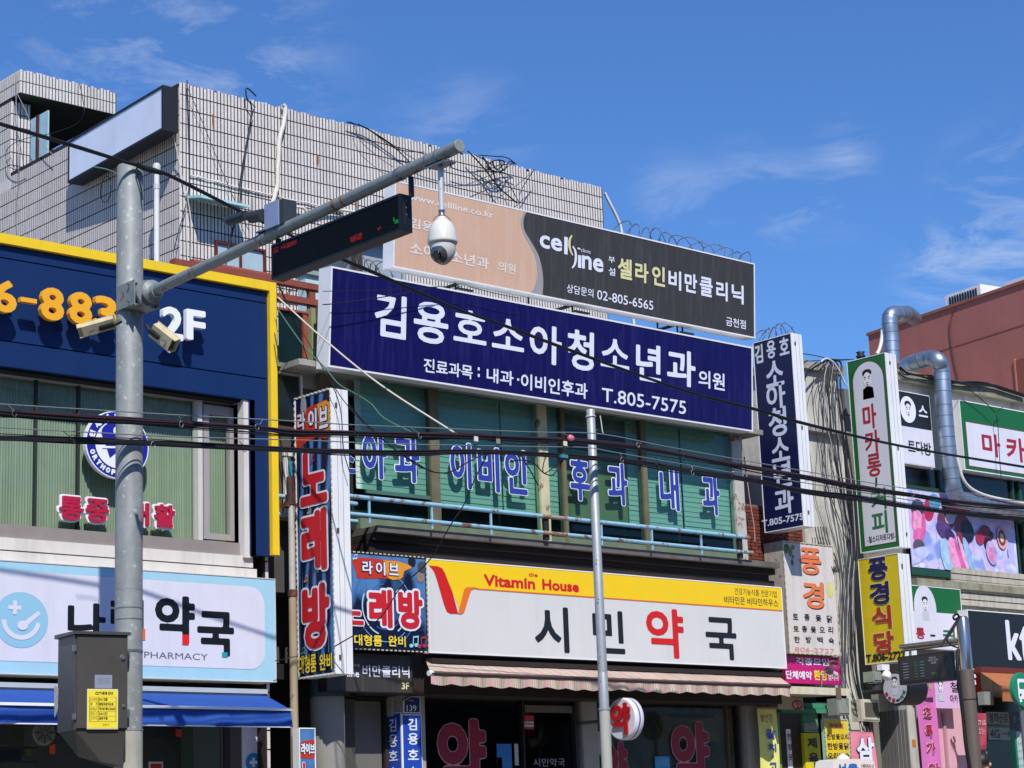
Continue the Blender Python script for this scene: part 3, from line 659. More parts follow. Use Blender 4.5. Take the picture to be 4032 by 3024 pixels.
MB().add([(xA,16.42,zA-.01),(xe_,yf_+.02,ze),(xe_,yf_,zv),(xA,16.42,zA-.2)],[(0,1,2,3)]).build('end_flap', M_bf, aw)
MB().box((x0,yf_-.006,ze-.012),(xe_+.01,yf_+.02,ze+.012)).build('piping', M_lw, aw)
MB().box((x0,yf_-.012,zv-.006),(xe_,yf_+.002,zv+.004)).build('hem', M_lw, aw)
# shop front under the awning
M_dark = mat('shop_dark', '101315', .7); M_dgl = glass('shop_glass', (.50,.56,.56), .05)
sf = cb
MB().box((x0,18.8,.15),(xr-.1,18.9,3)).build('back_wall', M_dark, sf)
MB().box((x0,16.9,2.55),(xr-.1,18.8,2.8)).build('ceiling', M_dark, sf)
MB().add([(x0,16.9,.15),(xt0,16.9,.15),(xt0,16.9,2.8),(x0,16.9,2.8)],[(0,1,2,3)]).build('glazing', M_dgl, sf)
fS = front(16.86)
def sfb(p,q,m,nm,par=sf,c0=-.04,c1_=0,fr=fS): return fbox(nm, fr, fr.rect(p,q), c0, c1_, m, par)
sfb(A5(1558,1360),A5(1700,1800),mat('brown_frame','4d4640',.6),'door_frame'); sfb(A5(1580,1360),A5(1625,1800),mat('black_gap','1a1a1c',.6),'frame_slot',c0=0,c1_=.01)
sfb(A5(1710,1330),A5(1870,1800),M_lbw,'info_panel')
sfb(A5(1280,1360),A5(1365,1800),mat('dark_green','1f3b1e',.6),'green_curtain')
sfb(A5(1365,1360),A5(1556,1800),mat('dim_panel','43504a',.7),'dim_board')
q4 = fS.hit(A5(1790,1620)); rq = fS.hit(A5(1844,1620))[0]-q4[0]
MB().flat(fS, ell(*q4, rq, rq, 28), .004).build('plus_disc', mat('plus_blue','2c86c2',.4), sf)
mb = MB(); mb.flat(fS, [(q4[0]-rq*.5,q4[1]-rq*.17),(q4[0]+rq*.5,q4[1]-rq*.17),(q4[0]+rq*.5,q4[1]+rq*.17),(q4[0]-rq*.5,q4[1]+rq*.17)], .007); mb.flat(fS, [(q4[0]-rq*.17,q4[1]-rq*.5),(q4[0]+rq*.17,q4[1]-rq*.5),(q4[0]+rq*.17,q4[1]+rq*.5),(q4[0]-rq*.17,q4[1]+rq*.5)], .008); mb.build('plus_mark', M_lw, sf)
sfb(A5(1050,1615),A5(1150,1760),mat('sticker_white','c9c9c6',.5),'sticker',c0=0,c1_=.006); sfb(A5(1062,1630),A5(1140,1760),mat('sticker_red','b3202a',.5),'sticker_centre',c0=.006,c1_=.008)
sfb(A5(1240,1385),A5(1282,1440),mat('sticker_red','b3202a'),'red_tag',c0=0,c1_=.006)
sfb(A5(350,1490),A5(388,1560),mat('orange_tag','d65a2a',.5),'orange_tag',c0=0,c1_=.006)
fan = thing('outdoor_unit', 'round exhaust fan in a grey housing under the blue awning at far left', 'fan unit', fS.w(A5(245,1490)))
r5 = fS.rect(A5(165,1350),A5(310,1505)); fbox('housing', fS, r5, .01, .16, mat('dark_housing','4a4a46',.6), fan)
cf_ = fS.hit(A5(243,1420)); MB().lathe(fS.pt(*cf_,.16), fS.n, [(0,.11),(.015,.11),(.02,.09),(.012,.03)], 24).build('grille', mat('fan_grey','777870',.5), fan)
for i in range(8):
    an = i*math.pi/4; MB().tube([fS.pt(cf_[0]+.02*math.cos(an),cf_[1]+.02*math.sin(an),.19), fS.pt(cf_[0]+.10*math.cos(an),cf_[1]+.10*math.sin(an),.19)], .004, 5).build('spoke', M_black, fan)
for p,q,h_ in ((A5(0,1500),A5(330,1515),'555a5c'),(A5(0,1600),A5(330,1612),'555a5c'),(A5(235,1510),A5(285,1560),'a79a55'),(A5(30,1520),A5(210,1600),'3a4750')):
    sfb(p,q,mat('shelf'+h_,h_,.6),'shelf_item',c0=-.2,c1_=-.15)
# ================================================================== CAMERA POLE WITH ITS ARM
M_galv = mat('galvanised', '8d9190', .6, metal=.12, var=.16, vs=9, bump=.1, bs=25, grime=.32, gs=(6,6,1.2), gcol='646866')
M_galv2 = mat('galvanised_arm', '8f9693', .55, metal=.25, var=.18, vs=7, grime=.4, gs=(5,5,5), gcol='5e5d57', rust=.15)
def spots(m):                                         # pale zinc bloom spots
    N = m.node_tree.nodes; K = m.node_tree.links.new; p = N['Principled BSDF']; src = p.inputs['Base Color'].links[0].from_socket
    g = N.new('ShaderNodeNewGeometry'); v = N.new('ShaderNodeTexVoronoi'); v.inputs['Scale'].default_value = 16; K(g.outputs['Position'], v.inputs['Vector'])
    n = N.new('ShaderNodeTexNoise'); n.inputs['Scale'].default_value = 30; K(g.outputs['Position'], n.inputs['Vector'])
    a = N.new('ShaderNodeMath'); a.operation = 'ADD'; K(v.outputs['Distance'], a.inputs[0]); K(n.outputs[0], a.inputs[1])
    r = N.new('ShaderNodeMapRange'); r.inputs[1].default_value = .72; r.inputs[2].default_value = .60; r.inputs[4].default_value = .55; K(a.outputs[0], r.inputs[0])
    x = N.new('ShaderNodeMix'); x.data_type = 'RGBA'; K(r.outputs[0], x.inputs[0]); K(src, x.inputs[6]); x.inputs[7].default_value = (*lin('b4b9b7'),1); K(x.outputs[2], p.inputs['Base Color'])
spots(M_galv)
PX_, PY_ = 8.538, 14.0; PR = .1075
fPole = front(PY_)
def pz(p): return fPole.w(p).z
po = thing('camera_pole', 'thick galvanised steel pole carrying a long horizontal arm, in front of the clinic', 'pole', (PX_,PY_,0))
ztop = pz(c1(1025,915)); zj = pz(A5(940,1388))
MB().lathe((PX_,PY_,zj), (0,0,1), [(0,PR),(ztop-zj-.01,PR*.985),(ztop-zj,PR*.93)], 40).build('shaft', M_galv, po)
MB().lathe((PX_,PY_,0), (0,0,1), [(0,PR*1.02),(zj-.01,PR*1.02)], 40).build('lower_shaft', mat('pole_base_paint','a9a79c',.7,var=.1,vs=6,grime=.3), po)
MB().lathe((PX_,PY_,zj-.012), (0,0,1), [(0,PR*1.05),(.014,PR*1.05)], 40).build('joint_ring', M_galv, po)
for yy in (405,): MB().lathe((PX_,PY_,pz(A5(900,yy))), (0,0,1), [(0,PR*1.005),(.01,PR*1.005)], 40).build('seam', M_galv2, po)
for yy in (535,615): MB().lathe((PX_,PY_,pz(A5(900,yy))), (0,0,1), [(0,PR*1.02),(.008,PR*1.02)], 32).build('steel_band', mat('steel_band','7d7f80',.4,metal=.5), po)
sA = side(PX_)
a0_ = V((PX_,13.585,5.563)); a1_ = V((PX_,9.909,5.698))
ar = MB().tube([a0_,a1_], .0432, 24).build('arm', M_galv2, po)
MB().lathe(a1_-V((0,0.003,0)), a1_-a0_, [(0,.0448),(.006,.0448),(.008,.0415)], 24).build('arm_cap', M_galv, ar)
ad = (a1_-a0_).normalized()
def armpt(p): y,_ = sA.hit(p); t = (-y-a0_.y)/(a1_.y-a0_.y); return a0_+(a1_-a0_)*t
def ring(p, wd, m, rr=.047, nm='clamp_band'): MB().lathe(armpt(p)-ad*wd/2, ad, [(0,rr),(wd,rr)], 24).build(nm, m, ar)
M_strap = mat('strap_steel','83888a',.35,metal=.6)
for p,wd in ((c2(1150,765),.035),(c2(1175,755),.012),(c2(1385,640),.012),(c2(1462,610),.012),(c2(200,1190),.012),(c2(120,1240),.012),(c2(95,1250),.012),(c2(60,1260),.02)): ring(p, wd, M_strap)
M_rustb = mat('rust_ring','8a5a35',.9,var=.3,vs=30)
ring(c2(652,990), .03, M_rustb, .0438, 'rust_band'); ring(c2(722,962), .022, M_rustb, .0438, 'rust_band')
# flange and gusset plates on the pole
br = MB().lathe((PX_,13.67,5.56), (0,-1,0), [(0,.093),(.02,.093),(.021,.055),(.077,.055)], 28).build('flange', M_galv2, po)
MB().lathe((PX_,13.755,5.56), (0,-1,0), [(0,.108),(.04,.108)], 28).build('flange_ring', M_galv2, po)
mb = MB()
for xo in (-.118,.108): mb.box((PX_+xo,13.74,5.46),(PX_+xo+.010,14.0,5.66))
mb.box((PX_-.108,13.78,5.648),(PX_+.108,13.92,5.658)); mb.box((PX_-.108,13.78,5.462),(PX_+.108,13.92,5.472)); mb.build('gusset', M_galv2, po)
for zz in (5.49,5.63):
    MB().lathe((PX_-.128,13.80,zz), (-1,0,0), [(0,.012),(.012,.012)], 6).build('bolt', M_strap, po)
# ---- LED display board
ld = thing('led_board', 'long black LED board with few red and green dots under the pole arm', 'display board', (PX_,11.3,5.25))
LX = PX_; fL = side(LX)
q = fL.rect(c2(132,1368), c2(1158,1190)); q = (-12.05, 5.281, -10.545, 5.543)
M_ledb = mat('led_black','111214',.45,var=.1)
mb = MB(); mb.fbox(fL, q, -.106, -.018)
for rr in ((q[0],q[1],q[2],q[1]+.016),(q[0],q[3]-.016,q[2],q[3]),(q[0],q[1]+.016,q[0]+.016,q[3]-.016),(q[2]-.016,q[1]+.016,q[2],q[3]-.016)): mb.fbox(fL, rr, -.018, 0)
mb.build('casing', M_ledb, ld)
MB().flat(fL, [(q[0]+.016,q[1]+.016),(q[2]-.016,q[1]+.016),(q[2]-.016,q[3]-.016),(q[0]+.016,q[3]-.016)], -.014).build('led_field', mat('led_field','241f1a',.7,var=.25,vs=60), ld)
mb = MB(); zz = q[1]+.02
while zz < q[3]-.018:
    mb.fbox(fL, (q[0]+.016,zz,q[2]-.016,zz+.0028), -.013, -.006); zz += .0095
mb.build('louvre_rows', M_ledb, ld, kind='stuff')
M_ledr = mat('led_red','d8201a',.5,emit=.45); M_ledg = mat('led_green','20d040',.5,emit=.6)
def ledtxt(p0,p1,m,dens=.6):
    r_ = fL.rect(p0,p1); mb = MB(); s_ = .0068; i = 0; random.seed(hash(p0[0])%97)
    x_ = r_[0]
    while x_ < r_[2]:
        y_ = r_[1]
        while y_ < r_[3]:
            if random.random() < dens: mb.flat(fL, [(x_,y_),(x_+.0036,y_),(x_+.0036,y_+.0040),(x_,y_+.0040)], -.0045)
            y_ += s_*1.3
        x_ += s_
    if mb.v: mb.build('lit_text', m, ld)
ledtxt(c2(150,1362),c2(188,1388),M_ledr); ledtxt(c2(210,1340),c2(245,1356),M_ledr); ledtxt(c2(255,1322),c2(330,1328),M_ledr,.85); ledtxt(c2(762,1272),c2(850,1282),M_ledr,.9); ledtxt(c2(975,1190),c2(1000,1208),M_ledr); ledtxt(c2(1098,1125),c2(1112,1150),M_ledg); ledtxt(c2(1110,1145),c2(1152,1152),M_ledg,.8)
for p in (c2(165,1300), c2(1212,830)):
    y_ = -fL.hit(p)[0]; a = armpt(p); MB().box((PX_+.02,y_-.012,5.50),(PX_+.05,y_+.012,a.z-.035)).build('hanger', M_black, ld)
for zz in (5.50,5.45,5.40): MB().lathe((PX_+.055,-q[2]-.0,zz), (0,-1,0), [(0,.006),(.004,.006)], 8).build('screw', M_strap, ld)
MB().box((PX_+.03,-q[2]-.003,5.33),(PX_+.05,-q[2],5.51)).build('end_strap', M_black, ld)
# ---- dome camera
M_camw = mat('camera_white','dedbd2',.35,var=.03,grime=.1); k_ = .000794
dm = thing('dome_camera', 'white dome security camera hanging on a short pipe from the end of the pole arm', 'camera', (PX_,10.1,5.1))
dx, dy = PX_, -sA.hit(c2(1492,1270))[0]
def dz(y_): return side(dx).hit(c2(1492,y_))[1]
mb = MB().box((dx-.06,dy-.09,dz(700)),(dx+.06,dy+.09,dz(690))); mb.box((dx-.06,dy-.09,dz(700)-.015),(dx-.054,dy+.09,dz(690))); mb.build('mount_plate', M_strap, dm)
for s_ in (-1,1):
    for t_ in (-1,1): MB().tube([(dx+s_*.045,dy+t_*.055,dz(690)+.0),(dx+s_*.045,dy+t_*.055,dz(660)-.06)], .005, 6).build('u_bolt', M_strap, dm)
MB().tube([(dx,dy,dz(705)),(dx,dy,dz(1055))], .018, 16).build('drop_pipe', mat('pipe_white','cfcfca',.4,metal=.2,rust=.1), dm)
MB().lathe((dx,dy,dz(1112)), (0,0,1), [(0,.023),(.011,.024),(.015,.020),(.035,.020),(.039,.023),(.048,.021)], 20).build('coupling', M_strap, dm)
prof = [(1108,26),(1130,44),(1150,68),(1178,94),(1220,113),(1270,122),(1305,125),(1318,126),(1328,122),(1332,108)]
hs = MB().lathe((dx,dy,0), (0,0,1), [(dz(y_),r_*k_) for y_,r_ in reversed(prof)], 40).build('housing', M_camw, dm)
prof = [(1332,106),(1370,108),(1405,102),(1440,86),(1470,60),(1490,32),(1497,8)]
bl = MB().lathe((dx,dy,0), (0,0,1), [(dz(y_),r_*k_) for y_,r_ in reversed(prof)], 36).build('ball', mat('camera_grey_white','c9c8c2',.35), dm)
bc = V((dx,dy,dz(1392))); R_ = 108*k_
wd = (-RT*.38-FW*.80-UP*.30).normalized()
MB().lathe(bc, wd, [(R_*1.02*math.cos(a), R_*1.02*math.sin(a)) for a in np.linspace(.80,.02,10)], 28).build('window', mat('smoked_window','6d6f6e',.12,metal=.6,var=.15,vs=20), bl)
ln = MB().lathe(bc+wd*R_*.98, wd, [(0,.032),(.012,.030),(.014,.022)], 20).build('lens', mat('lens_black','08080a',.06,spec=.9), bl)
wire('safety_wire', None, [V((dx,dy,dz(1140)))+V((math.cos(a)*.055,math.sin(a)*.055,.012+.01*math.sin(2*a))) for a in np.linspace(0,6.0,24)], .0022, mat('rusty_wire','7c6a58',.6,rust=.4), parent=dm)
# ---- bullet camera with a flood lamp box on the arm
bcam = thing('bullet_camera', 'dark grey bullet camera beside a pale blue grey lamp box, standing on the pole arm', 'camera', armpt(c2(120,1240))+V((0,0,.04)))
sB = side(PX_-.06); r6 = sB.rect(c2(80,1022),c2(192,1172))
fbox('lamp_box', sB, r6, -.12, 0, mat('lamp_box_blue','8b99b8',.4,var=.05), bcam)
fbox('box_back', sB, (r6[2],r6[1],r6[2]+.05,r6[3]-.005), -.13, -.01, mat('dark_cam','33383c',.5,var=.1), bcam)
M_cd = mat('dark_cam','33383c',.5,var=.1)
pA = sB.w(c1(2085,1300)); pB = sB.w(c1(1990,1318)); MB().tube([pA,pB], .046, 20).build('swivel', M_cd, bcam)
pC = sB.w(c1(1955,1305)); MB().tube([pB,pC], .013, 10).build('joint', M_cd, bcam)
pD = sB.w(c1(1815,1352)); ax_ = (pD-pC).normalized()
MB().tube([pC,pD-ax_*.0], .033, 20).build('barrel', M_cd, bcam)
mb = MB(); u_ = ax_; up_ = V((0,0,1))-u_*u_.z; up_.normalize(); sd_ = u_.cross(up_)
P_ = [pC+u_*.01, pD+u_*.03]; vs = []
for pt_ in P_: vs += [pt_+up_*.041*math.cos(a)+sd_*.041*math.sin(a) for a in np.linspace(-1.7,1.7,12)]
mb.add(vs, [(i,i+1,i+13,i+12) for i in range(11)]); mb.build('sun_hood', M_cd, bcam)
MB().lathe(pD, u_, [(0,.030),(.004,.027)], 16).build('lens', mat('lens_black','08080a'), bcam)
MB().tube([armpt(c2(130,1235)), armpt(c2(130,1235))+V((-.03,0,.09))], .012, 8).build('foot', M_strap, bcam)
MB().box((PX_-.05,armpt(c2(200,1190)).y,5.655),(PX_+.05,armpt(c2(60,1250)).y,5.667)).build('foot_plate', M_strap, bcam)
# ---- two beige camera housings on the pole
M_beige = mat('beige_housing','cfc09a',.55,var=.08,grime=.35,gs=(8,8,8),gcol='8c7d5c')
def housing(label, pa, pb, d, W_, H_, roll, fwd):
    f = Fr(V((PX_,PY_-d,0)), RT, UP); A = f.w(pa); B = f.w(pb)-FW*fwd
    u_ = (B-A).normalized(); s0 = u_.cross(FW).normalized(); n0 = s0.cross(u_)
    s_ = s0*math.cos(roll)+n0*math.sin(roll); n_ = n0*math.cos(roll)-s0*math.sin(roll)
    t = thing('camera_housing', label, 'camera', A, 'beige camera housings on the pole')
    def bx(a,b,s0_,s1_,n0_,n1_,m,nm):
        P_ = [A+u_*x+s_*y+n_*z for z in (n0_,n1_) for x,y in ((a,s0_),(b,s0_),(b,s1_),(a,s1_))]
        return MB().hexa(P_).build(nm, m, t)
    Ln = (B-A).length; w2, h2 = W_/2, H_/2
    bx(0,Ln*.93,-w2,w2,-h2,h2,M_beige,'body'); bx(-.01,Ln*1.06,-w2-.004,w2+.004,h2,h2+.005,M_beige,'hood')
    for sg in (-1,1): bx(Ln*.93,Ln*1.05,sg*w2-.003,sg*w2+.003,-h2,h2,M_beige,'hood_side')
    bx(Ln*.93,Ln*.935,-w2*.85,w2*.85,-h2*.85,h2*.85,mat('lens_glass_dark','2a2420',.15),'front_glass')
    bx(Ln*.02,Ln*.45,-.015,.015,-h2-.03,-h2,M_black,'bracket')
    MB().tube([A+u_*Ln*.1-n_*(h2+.015), A-u_*Ln*.03-n_*(h2+.01), A-u_*.05-n_*.02], .016, 8).build('arm_bracket', M_black, t)
    MB().tube(bez([A+u_*Ln*.35-n_*(h2+.005)+s_*.02, A+u_*Ln*.55-n_*(h2+.012), A+u_*Ln*.75-n_*(h2+.004)+s_*.01],5), .004, 5).build('lead', mat('blue_lead','3d5680',.5), t)
    return t
housing('beige camera housing pointing left from the pole before the gold digits', c3(905,738), c3(640,815), .10, .082, .06, .5, .03)
housing('beige camera housing pointing down to the right of the pole before the white 2F', c3(1215,795), c3(1385,925), .11, .11, .066, -.5, .05)
# ---- steel control cabinet
M_cab_ = mat('cabinet_steel','54504a',.45,metal=.3,var=.10,vs=3,grime=.3,gs=(3,3,.6),gcol='4a4238')
cA = V((7.95,13.78,0)); fC = Fr(cA, (math.cos(math.radians(9)),-math.sin(math.radians(9)),0), (0,0,1)); Wc = fC.hit(A5(906,900))[0]
zt2, zb2 = fC.w(A5(700,716)).z, fC.w(A5(700,1388)).z
ct = thing('control_cabinet', 'grey steel cabinet with a yellow CCTV notice, strapped left of the camera pole', 'cabinet', fC.pt(Wc/2,zb2,-.15))
MB().fbox(fC, (0,zb2,Wc,zt2), -.36, -.012).build('body', M_cab_, ct)
MB().fbox(fC, (.012,zb2+.012,Wc-.006,zt2-.008), -.011, 0).build('door', M_cab_, ct)
mb = MB(); mb.hexa([fC.pt(-.02,zt2,-.39),fC.pt(Wc+.015,zt2,-.39),fC.pt(Wc+.015,zt2,.02),fC.pt(-.02,zt2,.02),fC.pt(-.02,zt2+.03,-.39),fC.pt(Wc+.015,zt2+.03,-.39),fC.pt(Wc+.015,zt2+.022,.02),fC.pt(-.02,zt2+.022,.02)]); mb.build('lid', M_cab_, ct)
zh = fC.w(A5(880,1640)).z
MB().hexa([fC.pt(.30*Wc,zh+.08,-.26),fC.pt(Wc-.02,zh,-.26),fC.pt(Wc-.02,zh,-.06),fC.pt(.55*Wc,zh+.03,-.06),fC.pt(.01,zb2,-.35),fC.pt(Wc-.01,zb2,-.35),fC.pt(Wc-.01,zb2,-.02),fC.pt(.01,zb2,-.02)]).build('hopper', M_cab_, ct)
for p,rr in ((A5(866,878),.017),(A5(872,1222),.010)):
    q_ = fC.hit(p); kn = MB().lathe(fC.pt(*q_,0), fC.n, [(0,rr*1.3),(.004,rr*1.3),(.005,rr),(.016,rr*.9)], 18).build('lock', M_strap, ct)
for p in (A5(525,812),A5(522,1295)):
    q_ = fC.hit(p); MB().fbox(fC, (q_[0]-.012,q_[1]-.022,q_[0]+.014,q_[1]+.022), -.012, .008).build('hinge', M_strap, ct)
def sticker(p,q,m,nm='sticker',c=.002):
    r_ = fC.rect(p,q); return MB().fbox(fC, r_, 0, c).build(nm, m, ct)
sticker(A5(670,1000),A5(792,1098),mat('sticker_grey','8a90a0',.5))
sticker(A5(616,1100),A5(833,1385),mat('sticker_edge','d8d4b8',.5)); M_stk = mat('sticker_yellow','ecd83a',.45,var=.03); sticker(A5(622,1106),A5(827,1379),M_stk,c=.0035)
M_tx = mat('brown_ink','3e3418',.5)
text(fC, A5(672,1118), A5(795,1142), 'CCTV운영 안내', M_tx, ct, bold=.03, c=.006, res=18)
for yy,a,b in ((1163,'관리번호','N108'),(1197,'목    적','불법주정차단속'),(1231,'촬영범위','전방향(360)'),(1264,'촬영시간','24시간'),(1297,'관리책임','금천구청')):
    text(fC, A5(637,yy), A5(688,yy+22), a, M_tx, ct, bold=.0, c=.006, res=14); text(fC, A5(698,yy), A5(698+14*len(b)+4,yy+22), b, M_tx, ct, bold=.02, c=.006, res=14)
text(fC, A5(722,1345), A5(770,1362), '금천구', M_tx, ct, bold=0, c=.006, res=14)
for i in range(4): text(fC, A5(688,1022+i*12), A5(778,1030+i*12), '관리번호 안내 문의', mat('faint_ink','5a6070',.5), ct, bold=0, c=.004, res=12)
mb = MB()
for yy in (1157,1192,1226,1259,1292,1330): r_ = fC.rect(A5(633,yy),A5(818,yy+2)); mb.fbox(fC, r_, .0036, .0044)
for xx in (632,692,817): r_ = fC.rect(A5(xx,1158),A5(xx+2,1331)); mb.fbox(fC, r_, .0046, .0052)
mb.build('table_lines', M_tx, ct)

fside = Fr(fC.pt(0,0,0), fC.n, (0,0,1))
r_ = fside.rect(A5(385,1075),A5(412,1300)); MB().flat(fside, [(r_[0],r_[3]),(r_[0]+.01,r_[1]+.03),(r_[0]+.02,r_[1]),(r_[2],r_[1]+.06),(r_[2]+.01,r_[3]-.03)], .003).build('torn_paper', mat('torn_paper','b9b7b4',.7,var=.3,vs=30), ct)
MB().lathe((PX_,PY_,zt2-.1), (0,0,1), [(0,PR*1.03),(.02,PR*1.03)], 32).build('strap', M_strap, ct)
MB().box((8.3,13.85,zb2+.1),(8.46,13.95,zb2+.16)).build('mount_arm', M_strap, ct); MB().box((8.3,13.85,zt2-.16),(8.46,13.95,zt2-.1)).build('mount_arm', M_strap, ct)

# ================================================================== SLIM POLE
SY = 14.0; fs2 = front(SY); sp = fs2.w(G3(740,300)); sb_ = fs2.w(B2(318,1500)); sxx = (sp.x+sb_.x)/2
t = thing('slim_pole', 'slim galvanised pole in front of the navy sign and the 시민약국 pharmacy sign', 'pole', (sxx,SY,0))
M_slim = mat('slim_galv','a3a9ac',.5,metal=.3,var=.1,vs=8,bump=.08)
def rr2(p,q): return abs((fs2.w(q)-fs2.w(p)).x)*.743/2
zt_ = fs2.w(G3(740,252)).z; zm = fs2.w(B2(300,985)).z; zl = fs2.w(B2(310,1245)).z
MB().lathe((sxx,SY,zm), (0,0,1), [(0,.0445),(zt_-zm-.004,.0405),(zt_-zm,.036)], 24).build('upper_shaft', M_slim, t)
MB().lathe((sxx,SY,zl), (0,0,1), [(0,.0465),(zm-zl-.004,.0460),(zm-zl,.044)], 24).build('middle_shaft', M_slim, t)
MB().lathe((sxx,SY,.15), (0,0,1), [(0,.0505),(zl-.15-.002,.0500)], 24).build('lower_shaft', mat('slim_base','b0aea4',.7,var=.08), t)
MB().lathe((sxx,SY,zl-.006), (0,0,1), [(0,.056),(.02,.056)], 24).build('collar', M_slim, t)
for p in (G3(745,435),G3(770,765),G3(745,1565),B2(258,470),B2(268,880),B2(270,1050)):
    q_ = fs2.w(p); MB().lathe((q_.x,SY-.043,q_.z), (0,-1,0), [(0,.007),(.007,.006)], 8).build('bolt', M_strap, t)
ty = thing('cable_tie', 'white twisted rope tied round the top of the slim pole', 'rope', (sxx,SY-.05,zt_-.1))
zz = fs2.w(G3(740,315)).z
MB().tube([V((sxx+.047*math.cos(a),SY+.047*math.sin(a),zz+.002*math.sin(3*a))) for a in np.linspace(0,6.283,20)], .005, 6).build('loop', M_cabw, ty)
MB().tube(bez([fs2.w(p)+V((0,-.05,0)) for p in (G3(770,310),G3(778,350),G3(785,400),G3(792,450),G3(800,465))],5), .006, 6).build('tail', M_cabw, ty)
# ================================================================== CENTRE BUILDING
M_dkb = mat('dark_brown_beam', '2a1f1c', .8, var=.25, vs=4, grime=.3, gs=(1,1,6), gcol='120e0d')
M_ledge = mat('ledge_metal', '746d68', .6, metal=.2, var=.2, vs=6, grime=.4, gs=(5,5,1), gcol='4d3a30')
M_brick_j = mat('mortar', '6b6058', .95, var=.2)
cbd = thing('corner_building', 'two storey shop building with a green glazed upper floor behind the navy clinic signs', 'building', (15.5,17.5,0))
GY = 16.72; fg = front(GY)
gx0 = 12.05; gx1 = fg.w(G3(2045,1000)).x
zg1 = fg.w(G3(300,1385)).z; ztop2 = 6.15
MB().box((gx0,17.35,3.1),(19.4,29,6.05)).build('core', mat('core_grey','55534f',.9), cbd)
MB().box((gx0,16.9,5.86),(19.0,17.4,6.12)).build('roof_edge', M_conc, cbd)
MB().box((gx0,16.55,6.0),(19.0,18.2,6.06)).build('terrace_deck', M_conc, cbd)
# ledge under the windows and the dark fascia below
fl_ = front(16.42)
zla = fl_.w(G3(1000,1455)).z; zlb = fl_.w(G3(1000,1505)).z
MB().box((12.9,16.42,zlb),(19.0,17.3,zla)).build('ledge', M_ledge, cbd)
zz0 = front(16.6).w(B1(1045,165)).z
MB().box((12.9,16.50,zlb-.07),(19.0,17.3,zlb-.004)).build('fascia_board', M_dkb, cbd)
MB().box((12.9,16.58,zz0+.05),(18.97,17.3,zlb-.075)).build('fascia_board', mat('fascia_2','35241f',.7,var=.2,vs=3), cbd)
MB().box((12.9,16.56,2.75),(19.04,17.3,zz0+.045)).build('lower_beam', M_dkb, cbd)
# window posts / mullions / glass
M_post = mat('tan_post','6e6850',.6,var=.25,vs=5,rust=.25); M_postl = mat('pale_post','c9c19c',.6,var=.15,vs=4,rust=.3)
glz = thing('glazed_bay', 'long green glazed window bay with blinds and blue clinic letters on the upper floor', 'window', (15.5,GY,zla))
for a,b,m,nm in ((G2(1312,900),G2(1388,900),M_post,'post'),(G3(270,900),G3(345,900),M_postl,'post'),(G3(472,900),G3(500,900),M_post,'mullion'),(G3(1168,900),G3(1205,900),M_post,'mullion'),(G3(1965,1000),G3(2045,1000),mat('white_rust_post','bfbab0',.6,var=.15,rust=.45),'post')):
    xa, xb = fg.w(a).x, fg.w(b).x; MB().box((xa,GY-.03,zg1-.02),(xb,GY+.05,ztop2-.1)).build(nm, m, glz)
MB().box((12.9,GY-.02,zg1-.06),(gx1,GY+.05,zg1+.05)).build('bottom_rail', mat('green_sill','6d7a62',.6,var=.15), glz)
zmid = fg.w(G2(1000,985)).z
MB().box((13.0,GY-.005,zmid-.02),(fg.w(G2(1312,900)).x,GY+.03,zmid+.02)).build('transom', mat('green_transom','4c6d63',.5), glz)
M_teal = glass('teal_glass', (.50,.72,.67), .04)
xs_ = [12.95, fg.w(G2(1312,900)).x, fg.w(G3(270,900)).x, fg.w(G3(485,900)).x, fg.w(G3(1186,900)).x, fg.w(G3(1965,1000)).x]
for a,b in zip(xs_, xs_[1:]): MB().add([(a,GY,zg1),(b,GY,zg1),(b,GY,ztop2-.1),(a,GY,ztop2-.1)],[(0,1,2,3)]).build('pane', M_teal, glz)
# blinds: real slats hanging behind the glass
M_slat = mat('blind_slat','c3d6c9',.6,var=.05); BY = GY+.10
fb = front(BY)
bl_ = thing('window_blind', 'pale green slatted blind, rows of wide slats hung behind the glazed bay', 'blind', (15.5,BY,5.9))
zb0 = fb.w(G3(1400,1290)).z; zb0l = fb.w(G2(900,960)).z
pitch = (fb.w(G3(1300,860)).z-fb.w(G3(1300,1205)).z)/8
segs = [(12.95,fb.w(G2(1320,800)).x,zb0l),(fb.w(G2(1400,800)).x,fb.w(G2(1932,800)).x,zb0),(fb.w(G2(1945,800)).x,fb.w(G3(440,900)).x,zb0),(fb.w(G3(1045,900)).x,fb.w(G3(1505,900)).x,zb0),(fb.w(G3(1522,900)).x,fb.w(G3(1975,900)).x,zb0)]
nsl = 0; cache = {}
for a,b,z0 in segs:
    z_ = z0
    k = round(b-a,3)
    mb = MB(); mb.hexa([(0,-.003,0),(b-a,-.003,0),(b-a,.004,0),(0,.004,0),(0,.003,pitch*.985),(b-a,.003,pitch*.985),(b-a,.010,pitch*.985),(0,.010,pitch*.985)])
    me = bpy.data.meshes.new('slat'); me.from_pydata(mb.v,[],mb.f); me.materials.append(M_slat)
    while z_ < 6.0:
        o = bpy.data.objects.new('slat', me); COL.objects.link(o); o.parent = bl_; o.location = V((a,BY+random.uniform(-.002,.002),z_))-ORG[bl_]; o.rotation_euler = (0,random.uniform(-.0015,.0015),0); z_ += pitch
fbox('board_panel', fb, fb.rect(G3(500,585),G3(1055,1245)), -.03, -.005, mat('plywood_shade','8f9160',.8,var=.12,vs=4,grime=.3,gs=(8,8,.6),gcol='6e7042'), cbd)
MB().box((12.9,16.98,zg1-.1),(19,17.3,6.1)).build('room_shade', mat('room_dark','1d2a27',.9), cbd)
